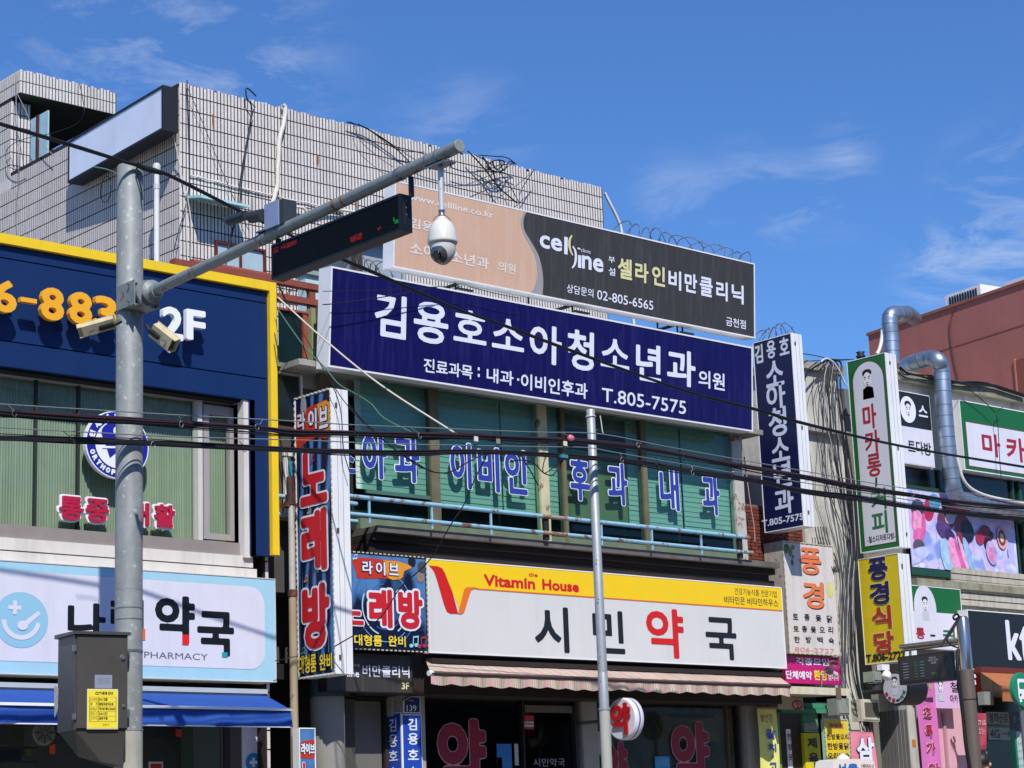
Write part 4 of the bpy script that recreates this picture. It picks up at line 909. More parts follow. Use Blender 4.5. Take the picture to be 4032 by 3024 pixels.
# blue window letters with white borders
M_wb = mat('window_blue','2e3f9c',.45); M_wbw = mat('window_letter_white','e6eaf2',.45)
fw_ = front(GY-.015)
M_lsh = None
for i,(ch,p,q) in enumerate((('소',G2(430,520),G2(665,805)),('아',G2(718,440),G2(940,862)),('과',G2(998,450),G2(1225,892)),('이',G2(1483,525),G2(1678,942)),('비',G2(1722,565),G2(1922,972)),('인',G2(1958,590),G2(2162,995)),
    ('후',G3(533,645),G3(715,1050)),('과',G3(862,703),G3(1048,1088)),('내',G3(1313,750),G3(1498,1135)),('과',G3(1683,795),G3(1853,1175)))):
    text(fw_, p, q, ch, M_wb, glz, bold=.024, c=0, name='window_letter', grow_out=.022, out_m=M_wbw)
# light blue railing
M_rail = mat('rail_blue','8fbdd2',.45,var=.08,vs=8,rust=.42,grime=.2,gs=(6,6,6),gcol='7a8b8e'); M_railr = mat('rail_rusty','9b8d78',.7,var=.3,vs=8,rust=1.1)
RY = 16.36; fr_ = front(RY)
rl = thing('railing', 'light blue two bar railing with rust spots in front of the glazed bay', 'railing', (15.5,RY,zla))
for pa,pb,r_ in ((G2(610,1012),G3(2055,1352),.0235),(G2(612,1165),G3(2085,1485),.021)):
    A = fr_.w(pa); B = fr_.w(pb); z_ = (A.z+B.z)/2
    MB().tube([(front(16.7).w(c4(222,1148)).x+.05,RY,z_),(B.x,RY,z_)], r_, 16).build('rail', M_rail, rl)
    fl2 = front(16.76); zl_ = fl2.w(G2(20,1005 if r_ > .022 else 1162)).z; MB().tube([(gx0-.15,16.76,zl_),(12.9,16.76,zl_)], r_, 16).build('rail', M_rail, rl)
    MB().tube([(B.x,RY,z_),(B.x+.09,RY,z_)], r_*1.1, 16).build('rail_end', M_railr, rl)
    if r_ > .022: zr1 = z_
    else: zr0 = z_
    xm = fr_.w(G3(390,1200)).x; MB().tube([(xm-.16,RY,z_),(xm+.2,RY,z_)], r_*1.015, 16).build('rust_sleeve', M_railr, rl)
for p in (G2(785,1150),G2(1330,1200),G2(1845,1250),G3(815,1300),G3(1255,1350),G3(1685,1400)):
    x_ = fr_.w(p).x; MB().box((x_-.010,RY-.006,zla),(x_+.010,RY+.012,zr1)).build('baluster', M_rail, rl)
for p in (G3(345,1300),G3(2030,1400)):
    x_ = fr_.w(p).x; MB().box((x_-.03,RY+.01,zla),(x_+.035,RY+.05,zr1+.0)).build('rail_post', mat('black_post','20201d',.7,var=.2), rl)
# left end of the building, between the yellow frame and the karaoke sign
f17 = front(16.9)
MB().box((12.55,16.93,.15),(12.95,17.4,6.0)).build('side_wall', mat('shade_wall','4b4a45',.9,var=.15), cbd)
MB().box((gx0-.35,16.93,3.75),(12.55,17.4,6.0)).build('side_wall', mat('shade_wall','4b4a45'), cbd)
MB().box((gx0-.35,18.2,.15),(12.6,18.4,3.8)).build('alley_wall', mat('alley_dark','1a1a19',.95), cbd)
for p,q,m,nm,c0,c1_ in ((c4(90,425),c4(280,905),mat('dark_teal_pane','0d2529',.15,var=.1),'dark_pane',0,.01),(c4(60,425),c4(315,485),mat('red_lintel','9a4a3c',.7,var=.15),'lintel',0,.05),(c4(272,485),c4(308,830),mat('red_lintel','9a4a3c'),'jamb',0,.04),
    (c4(60,860),c4(310,930),mat('olive_band','7c8a60',.8,var=.15),'band',0,.045),(c4(312,440),c4(352,880),mat('olive_post','8d9068',.8,var=.2),'column',0,.09),(c4(60,950),c4(255,1340),mat('dark_green_pane','1b2523',.3),'dark_pane',0,.006),
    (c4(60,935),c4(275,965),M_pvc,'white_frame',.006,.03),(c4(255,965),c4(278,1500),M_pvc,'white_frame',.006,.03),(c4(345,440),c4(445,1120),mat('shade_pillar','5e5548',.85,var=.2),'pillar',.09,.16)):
    fbox(nm, f17, f17.rect(p,q), c0, c1_, m, cbd)
for p,q,m,nm,c0,c1_ in ((G2(0,618),G2(140,675),M_pvc,'frame',.05,.08),(G2(5,675),G2(40,1190),M_pvc,'frame',.05,.08),(G2(40,700),G2(140,1190),mat('turq_pane','3f8390',.2,var=.1),'turquoise_pane',.03,.05),(G2(-60,1190),G2(140,1240),mat('grey_sill','8b8f88',.7),'sill',.03,.1),
    (G2(-60,1240),G2(140,1300),mat('black_gap','1a1a1c'),'gap',.03,.08)):
    fbox(nm, f17, f17.rect(p,q), c0, c1_, m, cbd)
# rust red pergola bars across the gap
M_rr = mat('rust_red_beam','8a4436',.7,var=.15,vs=6,grime=.3,gcol='6d3a2c')
pg = thing('pergola', 'rust red square pergola beams over the gap beside the yellow frame', 'pergola', (12,17,6.1))
f175 = front(17.0)
for pa,pb,hh in ((c4(60,195),c4(447,272),.032),(c4(60,340),c4(440,392),.032)):
    A, B = f175.w(pa), f175.w(pb); MB().box((A.x-1.2,17.0,B.z-hh),(B.x+.1,17.09,B.z+hh)).build('beam', M_rr, pg)
MB().box((f175.w(c4(350,300)).x,17.02,6.0),(f175.w(c4(365,300)).x+.05,17.08,7.0)).build('post', M_rr, pg)
MB().tube([(fcorner.w(c3(1870,350)).x,17.5,front(17.5).w(c3(1930,345)).z),(12.6,17.5,front(17.5).w(c3(1930,345)).z)], .04, 10).build('beam', M_rr, pg)

# ---- the big navy clinic sign (leans slightly)
M_bsign = mat('clinic_navy','10094f',.4,var=.05,vs=1,grime=.20,gs=(12,12,.22),gcol='4a4a8c',spec=.28); M_bw = mat('sign_white','e2e6f4',.4,var=.03)
M_case = mat('white_casing','e9e9ea',.45,var=.04,grime=.15,gs=(3,3,.5),gcol='999691'); M_steel = mat('sign_edge','b9bcc0',.35,metal=.3)
fB = Fr((0,16.30,5.945), (1,0,0), (0,-.076,1))
r7 = fB.rect(c4(512,98), c4(483,893)); r8 = fB.rect(E5(2163,992), G3(2122,447))
rB = ((r7[0]+r7[2])/2, 0, (r8[0]+r8[2])/2, fB.hit(c4(517,97))[1])
bsn = signbox('clinic_sign', 'huge navy clinic signboard 김용호소아청소년과의원 with white lettering and phone number', 'signboard', fB, rB, .20, M_bsign, M_case, .018)
for i,(ch,p,q) in enumerate((('김',c4(858,296),c4(1100,683)),('용',c4(1167,357),c4(1433,733)),('호',c4(1482,425),c4(1737,727)),('소',c4(1785,492),c4(2035,780)),('아',E5(863,838),E5(1047,1095)),('청',E5(1080,872),E5(1235,1130)),('소',E5(1275,922),E5(1440,1120)),('년',E5(1480,952),E5(1625,1195)),('과',E5(1660,985),E5(1825,1222)))):
    text(fB, p, q, ch, M_bw, bsn, bold=.026)
text(fB, E5(1842,1112), E5(1995,1240), '의원', M_bw, bsn, bold=.02)
text(fB, E5(248,1045), E5(530,1172), '진료과목', M_bw, bsn, bold=.02)
for yy in (1110,1148): q_ = fB.hit(E5(567,yy)); MB().fbox(fB, (q_[0]-.012,q_[1]-.016,q_[0]+.012,q_[1]+.016), 0, .004).build('dot', M_bw, bsn)
text(fB, E5(613,1100), E5(768,1210), '내과', M_bw, bsn, bold=.022)
q_ = fB.hit(E5(796,1172)); MB().fbox(fB, (q_[0]-.013,q_[1]-.013,q_[0]+.013,q_[1]+.013), 0, .004).build('dot', M_bw, bsn)
text(fB, E5(812,1132), E5(1198,1287), '이비인후과', M_bw, bsn, bold=.022)
text(fB, E5(1282,1218), E5(1770,1375), 'T.805-7575', M_bw, bsn, bold=.012)
# ---- the cellline sign
M_sal = mat('salmon_film','d2ab90',.45,var=.05,vs=1.5,grime=.40,gs=(12,12,.3),gcol='ddc6b4'); M_cg = mat('charcoal_film','3a3734',.5,var=.05,grime=.32,gs=(12,12,.3),gcol='666462'); M_gr = mat('grey_ribbon','9d9896',.4,grime=.2,gs=(12,12,.3),gcol='bdb9b6')
fE = Fr((0,16.28,7.108), (1,0,0), (0,-.075,1))
ra = fE.rect(c2(1150,838), c2(1085,1525)); rbb = fE.rect(E5(2163,497), E5(2178,935))
rE = ((ra[0]+ra[2])/2-.02, 0, (rbb[0]+rbb[2])/2, fE.hit(E5(2163,497))[1])
ce = signbox('slimming_clinic_sign', 'long faded salmon and charcoal clinic signboard cellline above the navy one', 'signboard', fE, rE, .17, M_cg, M_case, .016)
def EP(*pp): return [fE.hit(E5(x,y)) for x,y in pp]
curve1 = EP((837,187),(822,215),(812,250),(815,290),(828,330),(850,370),(872,410),(892,455),(903,505),(907,555),(900,605),(886,645),(868,672))
curve2 = EP((852,190),(836,215),(826,250),(828,290),(842,325),(866,365),(892,408),(915,455),(930,510),(938,560),(941,610),(939,650),(935,688))
sm = lambda c_: [(v.x,v.y) for v in bez([(a,b,0) for a,b in c_],4)]
k1, k2 = sm(curve1), sm(curve2)
MB().flat(fE, [(rE[0]+.016,.016),(rE[0]+.016,rE[3]-.016)]+[(a,min(max(b,.016),rE[3]-.016)) for a,b in k1], .003).build('salmon_field', M_sal, ce)
MB().flat(fE, [(a,min(max(b,.017),rE[3]-.017)) for a,b in k1]+[(a,min(max(b,.017),rE[3]-.017)) for a,b in reversed(k2)], .0045).build('ribbon', M_gr, ce)
M_fad = mat('faded_white','e6dcd4',.5,grime=.2,gs=(10,10,.4),gcol='d8b9a2'); M_crm = mat('cream_letter','ded9a0',.45)
text(fE, c2(1228,925), c2(1895,1128), 'www.cellline.co.kr', M_fad, ce, bold=.03, c=.006)
text(fE, c2(1240,1118), c2(1500,1255), '김용호', M_fad, ce, bold=.02, c=.006); text(fE, c2(1232,1310), c2(1857,1535), '소아청소년과', M_fad, ce, bold=.02, c=.006); text(fE, c2(1932,1462), c2(2068,1575), '의원', M_fad, ce, bold=.015, c=.006)
text(fE, E5(921,328), E5(1050,432), 'ce', M_bw, ce, bold=.05)
text(fE, E5(1165,447), E5(1290,553), 'ne', M_bw, ce, bold=.05)
mb = MB()
def stroke(pts, w_, m, c=.005):
    P_ = [V((*fE.hit(E5(x,y)),0)) for x,y in pts]; P_ = bez(P_,5); L_, R2 = [], []
    for i,p in enumerate(P_):
        t = (P_[min(i+1,len(P_)-1)]-P_[max(i-1,0)]).normalized(); n = V((-t.y,t.x,0)); ww = w_*(.45+.55*math.sin(math.pi*min(max(i/(len(P_)-1),.08),.92)))
        L_.append((p.x+n.x*ww,p.y+n.y*ww)); R2.append((p.x-n.x*ww,p.y-n.y*ww))
    MB().flat(fE, L_+R2[::-1], c).build('logo_stroke', m, ce)
r_ = fE.rect(E5(1063,342),E5(1082,447)); MB().flat(fE, [(r_[0],r_[1]),(r_[2],r_[1]),(r_[2],r_[3]),(r_[0],r_[3])], .005).build('logo_stroke', M_bw, ce)
stroke([(1108,335),(1096,355),(1092,385),(1098,420),(1112,450)], .017, M_crm); stroke([(1112,398),(1126,425),(1130,460),(1124,500),(1108,525)], .017, M_bw, .006)
r_ = fE.rect(E5(1143,448),E5(1160,525)); MB().flat(fE, [(r_[0],r_[1]),(r_[2],r_[1]),(r_[2],r_[3]),(r_[0],r_[3])], .005).build('logo_stroke', M_bw, ce)
r_ = fE.rect(E5(1140,405),E5(1156,418)); MB().flat(fE, [(r_[0],r_[1]),(r_[2],r_[1]),(r_[2],r_[3]),(r_[0],r_[3])], .005).build('logo_dot', M_bw, ce)
text(fE, E5(1160,408), E5(1217,442), 'clinic', M_bw, ce, bold=.0)
text(fE, E5(1320,453), E5(1357,500), '부', M_bw, ce, bold=.01); text(fE, E5(1320,517), E5(1360,572), '설', M_bw, ce, bold=.01)
for ch,p,q,m in (('셀',E5(1375,460),E5(1457,597),M_crm),('라',E5(1475,485),E5(1552,617),M_crm),('인',E5(1573,505),E5(1648,636),M_crm),('비',E5(1668,530),E5(1742,658),M_bw),('만',E5(1762,548),E5(1835,675),M_bw),('클',E5(1850,570),E5(1925,697),M_bw),('리',E5(1945,595),E5(2012,720),M_bw),('닉',E5(2035,612),E5(2105,738),M_bw)):
    text(fE, p, q, ch, m, ce, bold=.03)
text(fE, E5(1078,615), E5(1232,697), '상담문의', M_bw, ce, bold=.01); text(fE, E5(1254,650), E5(1580,770), '02-805-6565', M_bw, ce, bold=.01)
text(fE, E5(2002,805), E5(2117,880), '금천점', M_bw, ce, bold=.015)
# brackets between the two boards
for i,p in enumerate((E5(20,540),E5(480,640),E5(905,725),E5(1160,770),E5(1655,870),E5(1770,890),E5(1800,905))):
    x_ = fE.w(p).x; MB().tube([(x_,16.42,7.14),(x_-.02,16.40,6.92)], .012, 6).build('bracket', M_black, ce)
for p in (E5(510,622),E5(1190,755),E5(1800,878)):
    A = fE.w(p); MB().box((A.x-.12,16.33,A.z-.05),(A.x+.1,16.36,A.z-.03)).build('bracket', M_black, ce)
for x_ in (12.8,14.5,16.2,17.9): MB().tube([(x_,16.45,7.3),(x_,17.9,7.3)], .02, 6).build('rear_bar', M_black, ce)
# razor wire
M_rz = mat('razor_wire','6b6460',.5,metal=.5,rust=.4)
def razor(label, p, q, rad, turns, yy):
    A, B = front(yy).w(p), front(yy).w(q); P_ = []; n = turns*14
    for i in range(n+1):
        t = i/n; a = t*turns*2*math.pi; rr_ = rad*(1+.12*math.sin(a*.37)); P_.append(A+(B-A)*t+V((.07*math.sin(a*1.1), rr_*math.cos(a), rr_*math.sin(a))))
    mb = MB().tube(P_, .005, 4, caps=False)
    for i in range(0, n, 3):
        p_ = P_[i]; d = V((random.uniform(-1,1),random.uniform(-1,1),random.uniform(-1,1))).normalized()*.024; mb.tube([p_-d,p_+d], .004, 3)
    o = mb.build('razor_wire', M_rz); tag(o, label, 'razor wire'); return o
razor('coil of razor wire standing against the sky along the top of the charcoal signboard', E5(1380,300), E5(2150,500), .12, 12, 17.2)
razor('coil of razor wire on the aqua terrace wall left of the salmon signboard', c4(540,90), c4(1010,160), .12, 7, 17.4)
razor('small coil of razor wire above the vertical navy sign', D4(150,420), D4(400,360), .09, 5, 17.3)
razor('loose razor wire hanging in the gap under the pergola beams', c4(100,300), c4(440,330), .10, 4, 17.2)
# drain pipe and small karaoke sign left of the big projecting one
dpf = front(16.62); dx_ = dpf.w(A5(2065,200)).x
dp = thing('drain_pipe', 'slim drain pipe, rusty, white and tan in turn, left of the tall karaoke sign', 'pipe', (dx_,16.62,.15))
za, zb_, zc_ = dpf.w(G2(105,838)).z, dpf.w(G2(95,1080)).z, dpf.w(A5(2070,400)).z
MB().tube([(dx_,16.62,zb_),(dx_,16.62,za)], .045, 12).build('rusty_length', mat('rust_pipe','4a3227',.8,var=.3,vs=8,rust=.6), dp)
MB().tube([(dx_,16.62,zc_),(dx_,16.62,zb_-.005)], .034, 12).build('white_length', mat('old_white_pipe','b7b4a8',.6,var=.15,vs=5,grime=.4), dp)
MB().tube([(dx_,16.62,.15),(dx_,16.62,zc_-.06)], .040, 12).build('tan_length', mat('tan_pipe','a4957a',.6,var=.12,vs=3,grime=.3), dp)
MB().tube([(dx_,16.62,zc_-.065),(dx_,16.62,zc_+.0)], .05, 12).build('collar', mat('rust_pipe','4a3227'), dp); MB().box((dx_-.07,16.6,zb_-.02),(dx_+.07,16.7,zb_+.02)).build('bracket', mat('rust_pipe','4a3227'), dp)

# ---- karaoke signs
def swirl(name):
    if name in MATS: return MATS[name]
    m = mat(name, '131d48', .35); N = m.node_tree.nodes; K = m.node_tree.links.new
    g = N.new('ShaderNodeNewGeometry'); mp_ = N.new('ShaderNodeMapping'); mp_.inputs['Scale'].default_value = (1,1,.5)
    wv = N.new('ShaderNodeTexWave'); wv.wave_type = 'RINGS'; wv.inputs['Scale'].default_value = 2.2; wv.inputs['Distortion'].default_value = 5; wv.inputs['Detail'].default_value = 3
    K(g.outputs['Position'], mp_.inputs[0]); K(mp_.outputs[0], wv.inputs['Vector']); r = N.new('ShaderNodeValToRGB')
    r.color_ramp.elements[0].color = (*lin('0f1738'),1); r.color_ramp.elements[1].color = (*lin('4f7fb5'),1); r.color_ramp.elements[0].position = .45; r.color_ramp.elements[1].position = 1
    K(wv.outputs[0], r.inputs[0]); K(r.outputs[0], N['Principled BSDF'].inputs['Base Color']); return m
M_sw = swirl('karaoke_print'); M_kr = mat('karaoke_red','c3202c',.4); M_kw = mat('karaoke_white','dfe0e8',.4); M_ky = mat('karaoke_yellow','ecd23c',.4); M_kv = mat('karaoke_violet','2b2550',.4)
M_br1 = mat('brush_red','c4371f',.4,var=.1,vs=10); M_br2 = mat('brush_orange','e0952a',.4,var=.1,vs=10)
def lamps_rim(t, fr, r, n, c=.008, s_=.018):
    a0,b0,a1,b1 = r; mb = MB()
    for i in range(n):
        t0 = i/n; z_ = b0+(b1-b0)*t0
        for aa in (a0,a1): mb.fbox(fr, (aa-.006,z_,aa+.006,z_+(b1-b0)/n*.5), c-.004, c+.004)
    k = max(2,int(n*(a1-a0)/(b1-b0)))
    for i in range(k):
        x_ = a0+(a1-a0)*i/k
        for bb in (b0,b1): mb.fbox(fr, (x_,bb-.006,x_+(a1-a0)/k*.5,bb+.006), c-.004, c+.004)
    mb.build('rim_lamps', mat('rim_lamp','c9c2a0',.5), t, kind='stuff')
def note(fr, p, s_, m, t, c=.012):
    a, b = fr.hit(p); mb = MB(); mb.flat(fr, ell(a,b,s_*.3,s_*.22,14), c); mb.flat(fr, [(a+s_*.2,b),(a+s_*.32,b),(a+s_*.42,b+s_*1.1),(a+s_*.3,b+s_*1.1)], c+.001)
    mb.flat(fr, ell(a+s_*.75,b+s_*.1,s_*.3,s_*.22,14), c); mb.flat(fr, [(a+s_*.93,b+s_*.1),(a+s_*1.05,b+s_*.1),(a+s_*1.15,b+s_*1.2),(a+s_*1.03,b+s_*1.2)], c+.001)
    mb.flat(fr, [(a+s_*.3,b+s_*.92),(a+s_*1.15,b+s_*1.02),(a+s_*1.15,b+s_*1.22),(a+s_*.3,b+s_*1.12)], c+.002); mb.build('music_note', m, t)
kt_, fK, rK, thK = projbox('karaoke_sign', 'tall projecting karaoke sign 라이브 노래방 with red letters, white end panel toward the street', 'projecting sign', 16.7, c4(222,1148), c4(505,1050), B1(135,1030), c4(640,1065), M_sw, M_case)
lamps_rim(kt_, fK, rK, 46)
def bezf(fr, pts, c, nm, m, t):
    P_ = [(v.x,v.y) for v in bez([(*fr.hit(p),0) for p in pts]+[(*fr.hit(pts[0]),0)],3)][:-1]; MB().flat(fr, P_, c).build(nm, m, t)
bezf(fK, [G2(150,300),G2(230,245),G2(330,200),G2(435,180),G2(438,480),G2(330,490),G2(240,530),G2(152,590)], .004, 'brush_patch', M_br1, kt_)
bezf(fK, [G2(330,205),G2(435,182),G2(438,420),G2(370,440),G2(345,300)], .006, 'brush_patch', M_br2, kt_)
for ch,p,q in (('라',G2(165,285),G2(235,425)),('이',G2(258,255),G2(335,415)),('브',G2(352,235),G2(432,400))): text(fK, p, q, ch, M_kw, kt_, bold=.03, c=.009, grow_out=.05, out_m=M_kv)
for ch,p,q in (('노',G2(185,640),G2(425,1045)),('래',G2(195,1150),G2(425,1635)),('방',B1(165,378),B1(365,800))): text(fK, p, q, ch, M_kr, kt_, bold=.045, c=.008, grow_out=.035, out_m=M_kw)
text(fK, B1(143,868), B1(270,980), '대형룸', M_ky, kt_, bold=.02, c=.01, grow_out=.03, out_m=M_black); text(fK, B1(290,855), B1(382,962), '완비', M_ky, kt_, bold=.02, c=.01, grow_out=.03, out_m=M_black)
random.seed(9)
for k_ in range(26):
    xa_ = random.uniform(rK[0]+.03, rK[2]-.04); zz_ = random.uniform(rK[1]+.1, rK[3]-.7); ll = random.uniform(.15,.5); ww = random.uniform(.004,.014)
    MB().flat(fK, [(xa_,zz_),(xa_+ww,zz_),(xa_+ww*.5,zz_+ll)], .0022+.0002*k_/3).build('light_streak', mat('streak%d'%(k_%3), ('6f9fcb','43649a','8a6f94')[k_%3], .4), kt_)
note(fK, G2(285,700), .05, mat('note_red','a6323f',.4), kt_); note(fK, G2(255,1150), .045, mat('note_yellow','b5b52c',.4), kt_); note(fK, B1(185,340), .05, mat('note_orange','c98f45',.4), kt_); note(fK, B1(165,850), .05, mat('note_teal','5f9a94',.4), kt_)
MB().flat(fK, ell(*fK.hit(G2(215,220)), .05, .10, 20), .007).build('microphone', mat('mic_grey','9c9ba0',.4,var=.3,vs=60), kt_)
# end-panel joints and latches
fKe = front(-rK[2])
for k_s in (.33,.62):
    xx = fK.o.x+thK*k_s; MB().box((xx-.002,-rK[2]-.002,rK[1]),(xx+.002,-rK[2]+.01,rK[3])).build('panel_joint', mat('joint_grey','8a8c90',.5), kt_)
for p in (c4(548,1195),G2(510,1300),B1(430,875)):
    q_ = front(-rK[2]-.004).w(p); MB().box((q_.x-.012,-rK[2]-.012,q_.z-.022),(q_.x+.012,-rK[2]+.002,q_.z+.022)).build('latch', mat('latch','6d5a50',.5,metal=.4), kt_)

fks3 = front(16.45); rsm = (fks3.w(B1(137,1500)).x, .6, fks3.w(B1(255,1500)).x, fks3.w(B1(195,1375)).z)
s2_ = signbox('karaoke_sign', 'small narrow karaoke sign 라이브 at the foot of the grey column', 'shop sign', fks3, rsm, .1, M_sw, M_case, .012)
bezf(fks3, [B1(142,1480),B1(200,1462),B1(250,1470),B1(248,1580),B1(190,1590),B1(142,1575)], .004, 'brush_patch', M_br1, s2_)
text(fks3, B1(148,1482), B1(246,1565), '라이브', M_kw, s2_, bold=.03, c=.009, grow_out=.05, out_m=M_kv); text(fks3, B1(150,1620), B1(245,1740), '노', M_kr, s2_, bold=.04, c=.009, grow_out=.04, out_m=M_kw)
fKS = front(16.36); r9 = fKS.rect(B1(500,131), B1(1043,838))
r9 = (fKS.w(B1(430,500)).x, fKS.w(B1(780,828)).z, fKS.w(B1(1042,500)).x, fKS.w(B1(780,152)).z)
ks = signbox('karaoke_sign', 'square front karaoke sign 라이브 노래방 with music notes, left of the yellow and white pharmacy sign', 'shop sign', fKS, r9, .22, M_sw, M_black, .012)
lamps_rim(ks, fKS, r9, 18)
bezf(fKS, [B1(512,200),B1(560,172),B1(700,182),B1(850,200),B1(935,240),B1(880,270),B1(860,322),B1(720,318),B1(560,318),B1(540,270)], .004, 'brush_patch', M_br1, ks)
bezf(fKS, [B1(730,190),B1(850,202),B1(935,240),B1(880,268),B1(860,320),B1(770,318)], .006, 'brush_patch', M_br2, ks)
for ch,p,q in (('라',B1(580,192),B1(655,292)),('이',B1(675,200),B1(745,300)),('브',B1(768,208),B1(840,300))): text(fKS, p, q, ch, M_kw, ks, bold=.03, c=.01, grow_out=.05, out_m=M_kv)
for ch,p,q in (('노',B1(400,470),B1(592,650)),('래',B1(625,390),B1(797,670)),('방',B1(832,398),B1(1012,682))): text(fKS, p, q, ch, M_kr, ks, bold=.045, c=.009, grow_out=.06, out_m=M_kw)
for k_,(rx,w_) in enumerate(((.17,.012),(.23,.008),(.29,.014),(.35,.007),(.40,.010))):
    cq = fKS.hit(B1(745,520)); a0_k = .5+k_*1.1
    for dk in (0,2.6):
        t_ = np.linspace(a0_k+dk, a0_k+dk+1.7, 16); P_ = [(cq[0]+rx*math.cos(a),cq[1]+rx*math.sin(a)) for a in t_]+[(cq[0]+(rx-w_)*math.cos(a),cq[1]+(rx-w_)*math.sin(a)) for a in t_[::-1]]
        P_ = [(min(max(a,r9[0]+.015),r9[2]-.015),min(max(b,r9[1]+.015),r9[3]-.015)) for a,b in P_]; MB().flat(fKS, P_, .0022+.0004*k_).build('light_ring', mat('ring%d'%(k_%3), ('7fb2df','3d6cb0','b8d4ee')[k_%3], .4), ks)
text(fKS, B1(522,712), B1(722,802), '대형룸', M_ky, ks, bold=.02, c=.01, grow_out=.03, out_m=M_black); text(fKS, B1(762,722), B1(888,806), '완비', M_ky, ks, bold=.02, c=.01, grow_out=.03, out_m=M_black)
note(fKS, B1(928,795), .085, mat('note_cyan','8fd0d6',.4), ks); note(fKS, B1(985,800), .085, mat('note_red','a6323f'), ks); note(fKS, B1(520,180), .04, M_kw, ks); note(fKS, B1(990,690), .05, M_kv, ks)
for p,ra_,m in ((B1(1005,240),.055,mat('cymbal','6d6c70',.3,metal=.6)),(B1(995,310),.05,mat('cymbal2','b9a08a',.3,metal=.5)),(B1(935,200),.05,M_black)): MB().flat(fKS, ell(*fKS.hit(p),ra_,ra_*1.1,22), .0055).build('drum_print', m, ks)
# second clinic sign under it
f165 = front(16.5)
r10 = (f165.w(B1(330,1000)).x, f165.w(B1(700,1128)).z, f165.w(B1(944,1000)).x, f165.w(B1(700,850)).z)
s3 = signbox('clinic_sign', 'small black clinic sign 비만클리닉 3F under the square karaoke sign', 'shop sign', f165, r10, .14, M_cg, M_black, .01)
text(f165, B1(585,928), B1(920,1025), '비만클리닉', M_bw, s3, bold=.02); text(f165, B1(862,1053), B1(918,1105), '3F', M_crm, s3, bold=.04); text(f165, B1(478,965), B1(563,1018), 'line', M_bw, s3, bold=.03); text(f165, B1(524,922), B1(565,947), '부설', M_bw, s3, bold=0)
# ---- vertical navy clinic sign projecting at the right
M_vs = mat('vertical_navy','141b46',.35,var=.04,vs=1); M_vw = mat('vertical_white','cfd6e8',.45)
vt, fV, rV, thV = projbox('clinic_sign', 'tall navy projecting sign 김용호 소아청소년과 with white end panel, right of the big signboards', 'projecting sign', 16.9, D4(118,462), D4(395,370), G4(355,560), D4(470,382), M_vs, M_case, .01)
for ch,p,q in (('김',D4(130,482),D4(197,602)),('용',D4(215,453),D4(290,565)),('호',D4(308,430),D4(387,538)),('소',D4(207,607),D4(350,760)),('아',D4(213,775),D4(362,925)),('청',D4(228,945),D4(372,1125)),('소',D4(248,1160),D4(392,1305)),('년',D4(265,1335),D4(405,1495)),('과',D4(272,1525),D4(422,1690))): text(fV, p, q, ch, M_vw, vt, bold=.028)
a_ = fV.hit(G4(375,460)); b_ = fV.hit(G4(972,270)); hh = .085
vs_, fs_, _ = letters('T.805-7575', b_[0]-a_[0], hh, .0035, 22); MB().add([fV.pt(a_[0]+x, a_[1]-.004+y, .004) for x,y in vs_], fs_).build('lettering', M_vw, vt)
for k_s in (.35,.7): MB().box((fV.o.x+thV*k_s-.002,-rV[2]-.002,rV[1]),(fV.o.x+thV*k_s+.002,-rV[2]+.01,rV[3])).build('panel_joint', mat('joint_grey','8a8c90'), vt)
for p in (D4(425,465),D4(475,1075),G4(1045,245)): q_ = front(-rV[2]-.004).w(p); MB().box((q_.x-.01,-rV[2]-.012,q_.z-.02),(q_.x+.01,-rV[2]+.002,q_.z+.02)).build('latch', mat('latch','6d5a50'), vt)

# ---- pharmacy sign
fS_ = front(16.45)
r11 = (fS_.w(B1(1050,500)).x, fS_.w(B1(1065,846)).z, fS_.w(B2(1608,900)).x, fS_.w(B2(1580,382)).z)
M_sw_ = mat('pharmacy_white','d6d5d3',.4,var=.03,vs=2,grime=.10,gs=(5,5,.3),gcol='938f88')
psn = signbox('pharmacy_sign', 'wide white pharmacy sign 시민약국 with a yellow band and red V mark', 'shop sign', fS_, r11, .24, M_sw_, M_case, .012)
M_py = mat('vitamin_yellow','f4cb16',.4,var=.02); M_pr = mat('vitamin_red','cf1f1c',.4); M_po = mat('vitamin_orange','e8731f',.4)
zyb = fS_.w(B2(1580,548)).z; zt9 = r11[3]-.012; xl9, xr9 = r11[0]+.012, r11[2]-.012
H = lambda x,y: fS_.hit(B1(x,y))
MB().flat(fS_, [(xl9,zt9),(xl9,H(1058,228)[1]),H(1110,232),H(1150,250),H(1170,285),H(1285,568),H(1300,540),H(1345,395),H(1375,388)]+[(H(1400,388)[0],zyb),(xr9,zyb),(xr9,zt9)], .003).build('yellow_band', M_py, psn)
rd = [H(1058,230),H(1115,233),H(1150,248),H(1170,285),H(1225,430),H(1262,568),H(1205,566),H(1182,552),H(1165,510),H(1110,320),H(1092,270),H(1075,245)]
MB().flat(fS_, rd, .006).build('v_mark', M_pr, psn)
og = [H(1262,560),H(1262,570),H(1290,569),H(1305,555),H(1345,425),H(1355,400),(H(1375,390)[0],zyb+.004),(H(1400,392)[0],zyb),(H(1400,392)[0],zyb+.012),(H(1375,378)[0],zyb+.018),H(1320,382),H(1305,395)]
MB().flat(fS_, og, .0075).build('v_mark', M_po, psn)
MB().fbox(fS_, (H(1400,392)[0],zyb-.004,xr9,zyb+.008), .002, .005).build('orange_line', M_po, psn)
text(fS_, B1(1760,276), B1(1825,312), 'the', M_pr, psn, bold=.05)
text(fS_, B1(1442,288), B1(1808,400), 'Vitamin', M_pr, psn, bold=.06); text(fS_, B1(1855,322), B1(2118,420), 'House', M_pr, psn, bold=.06)
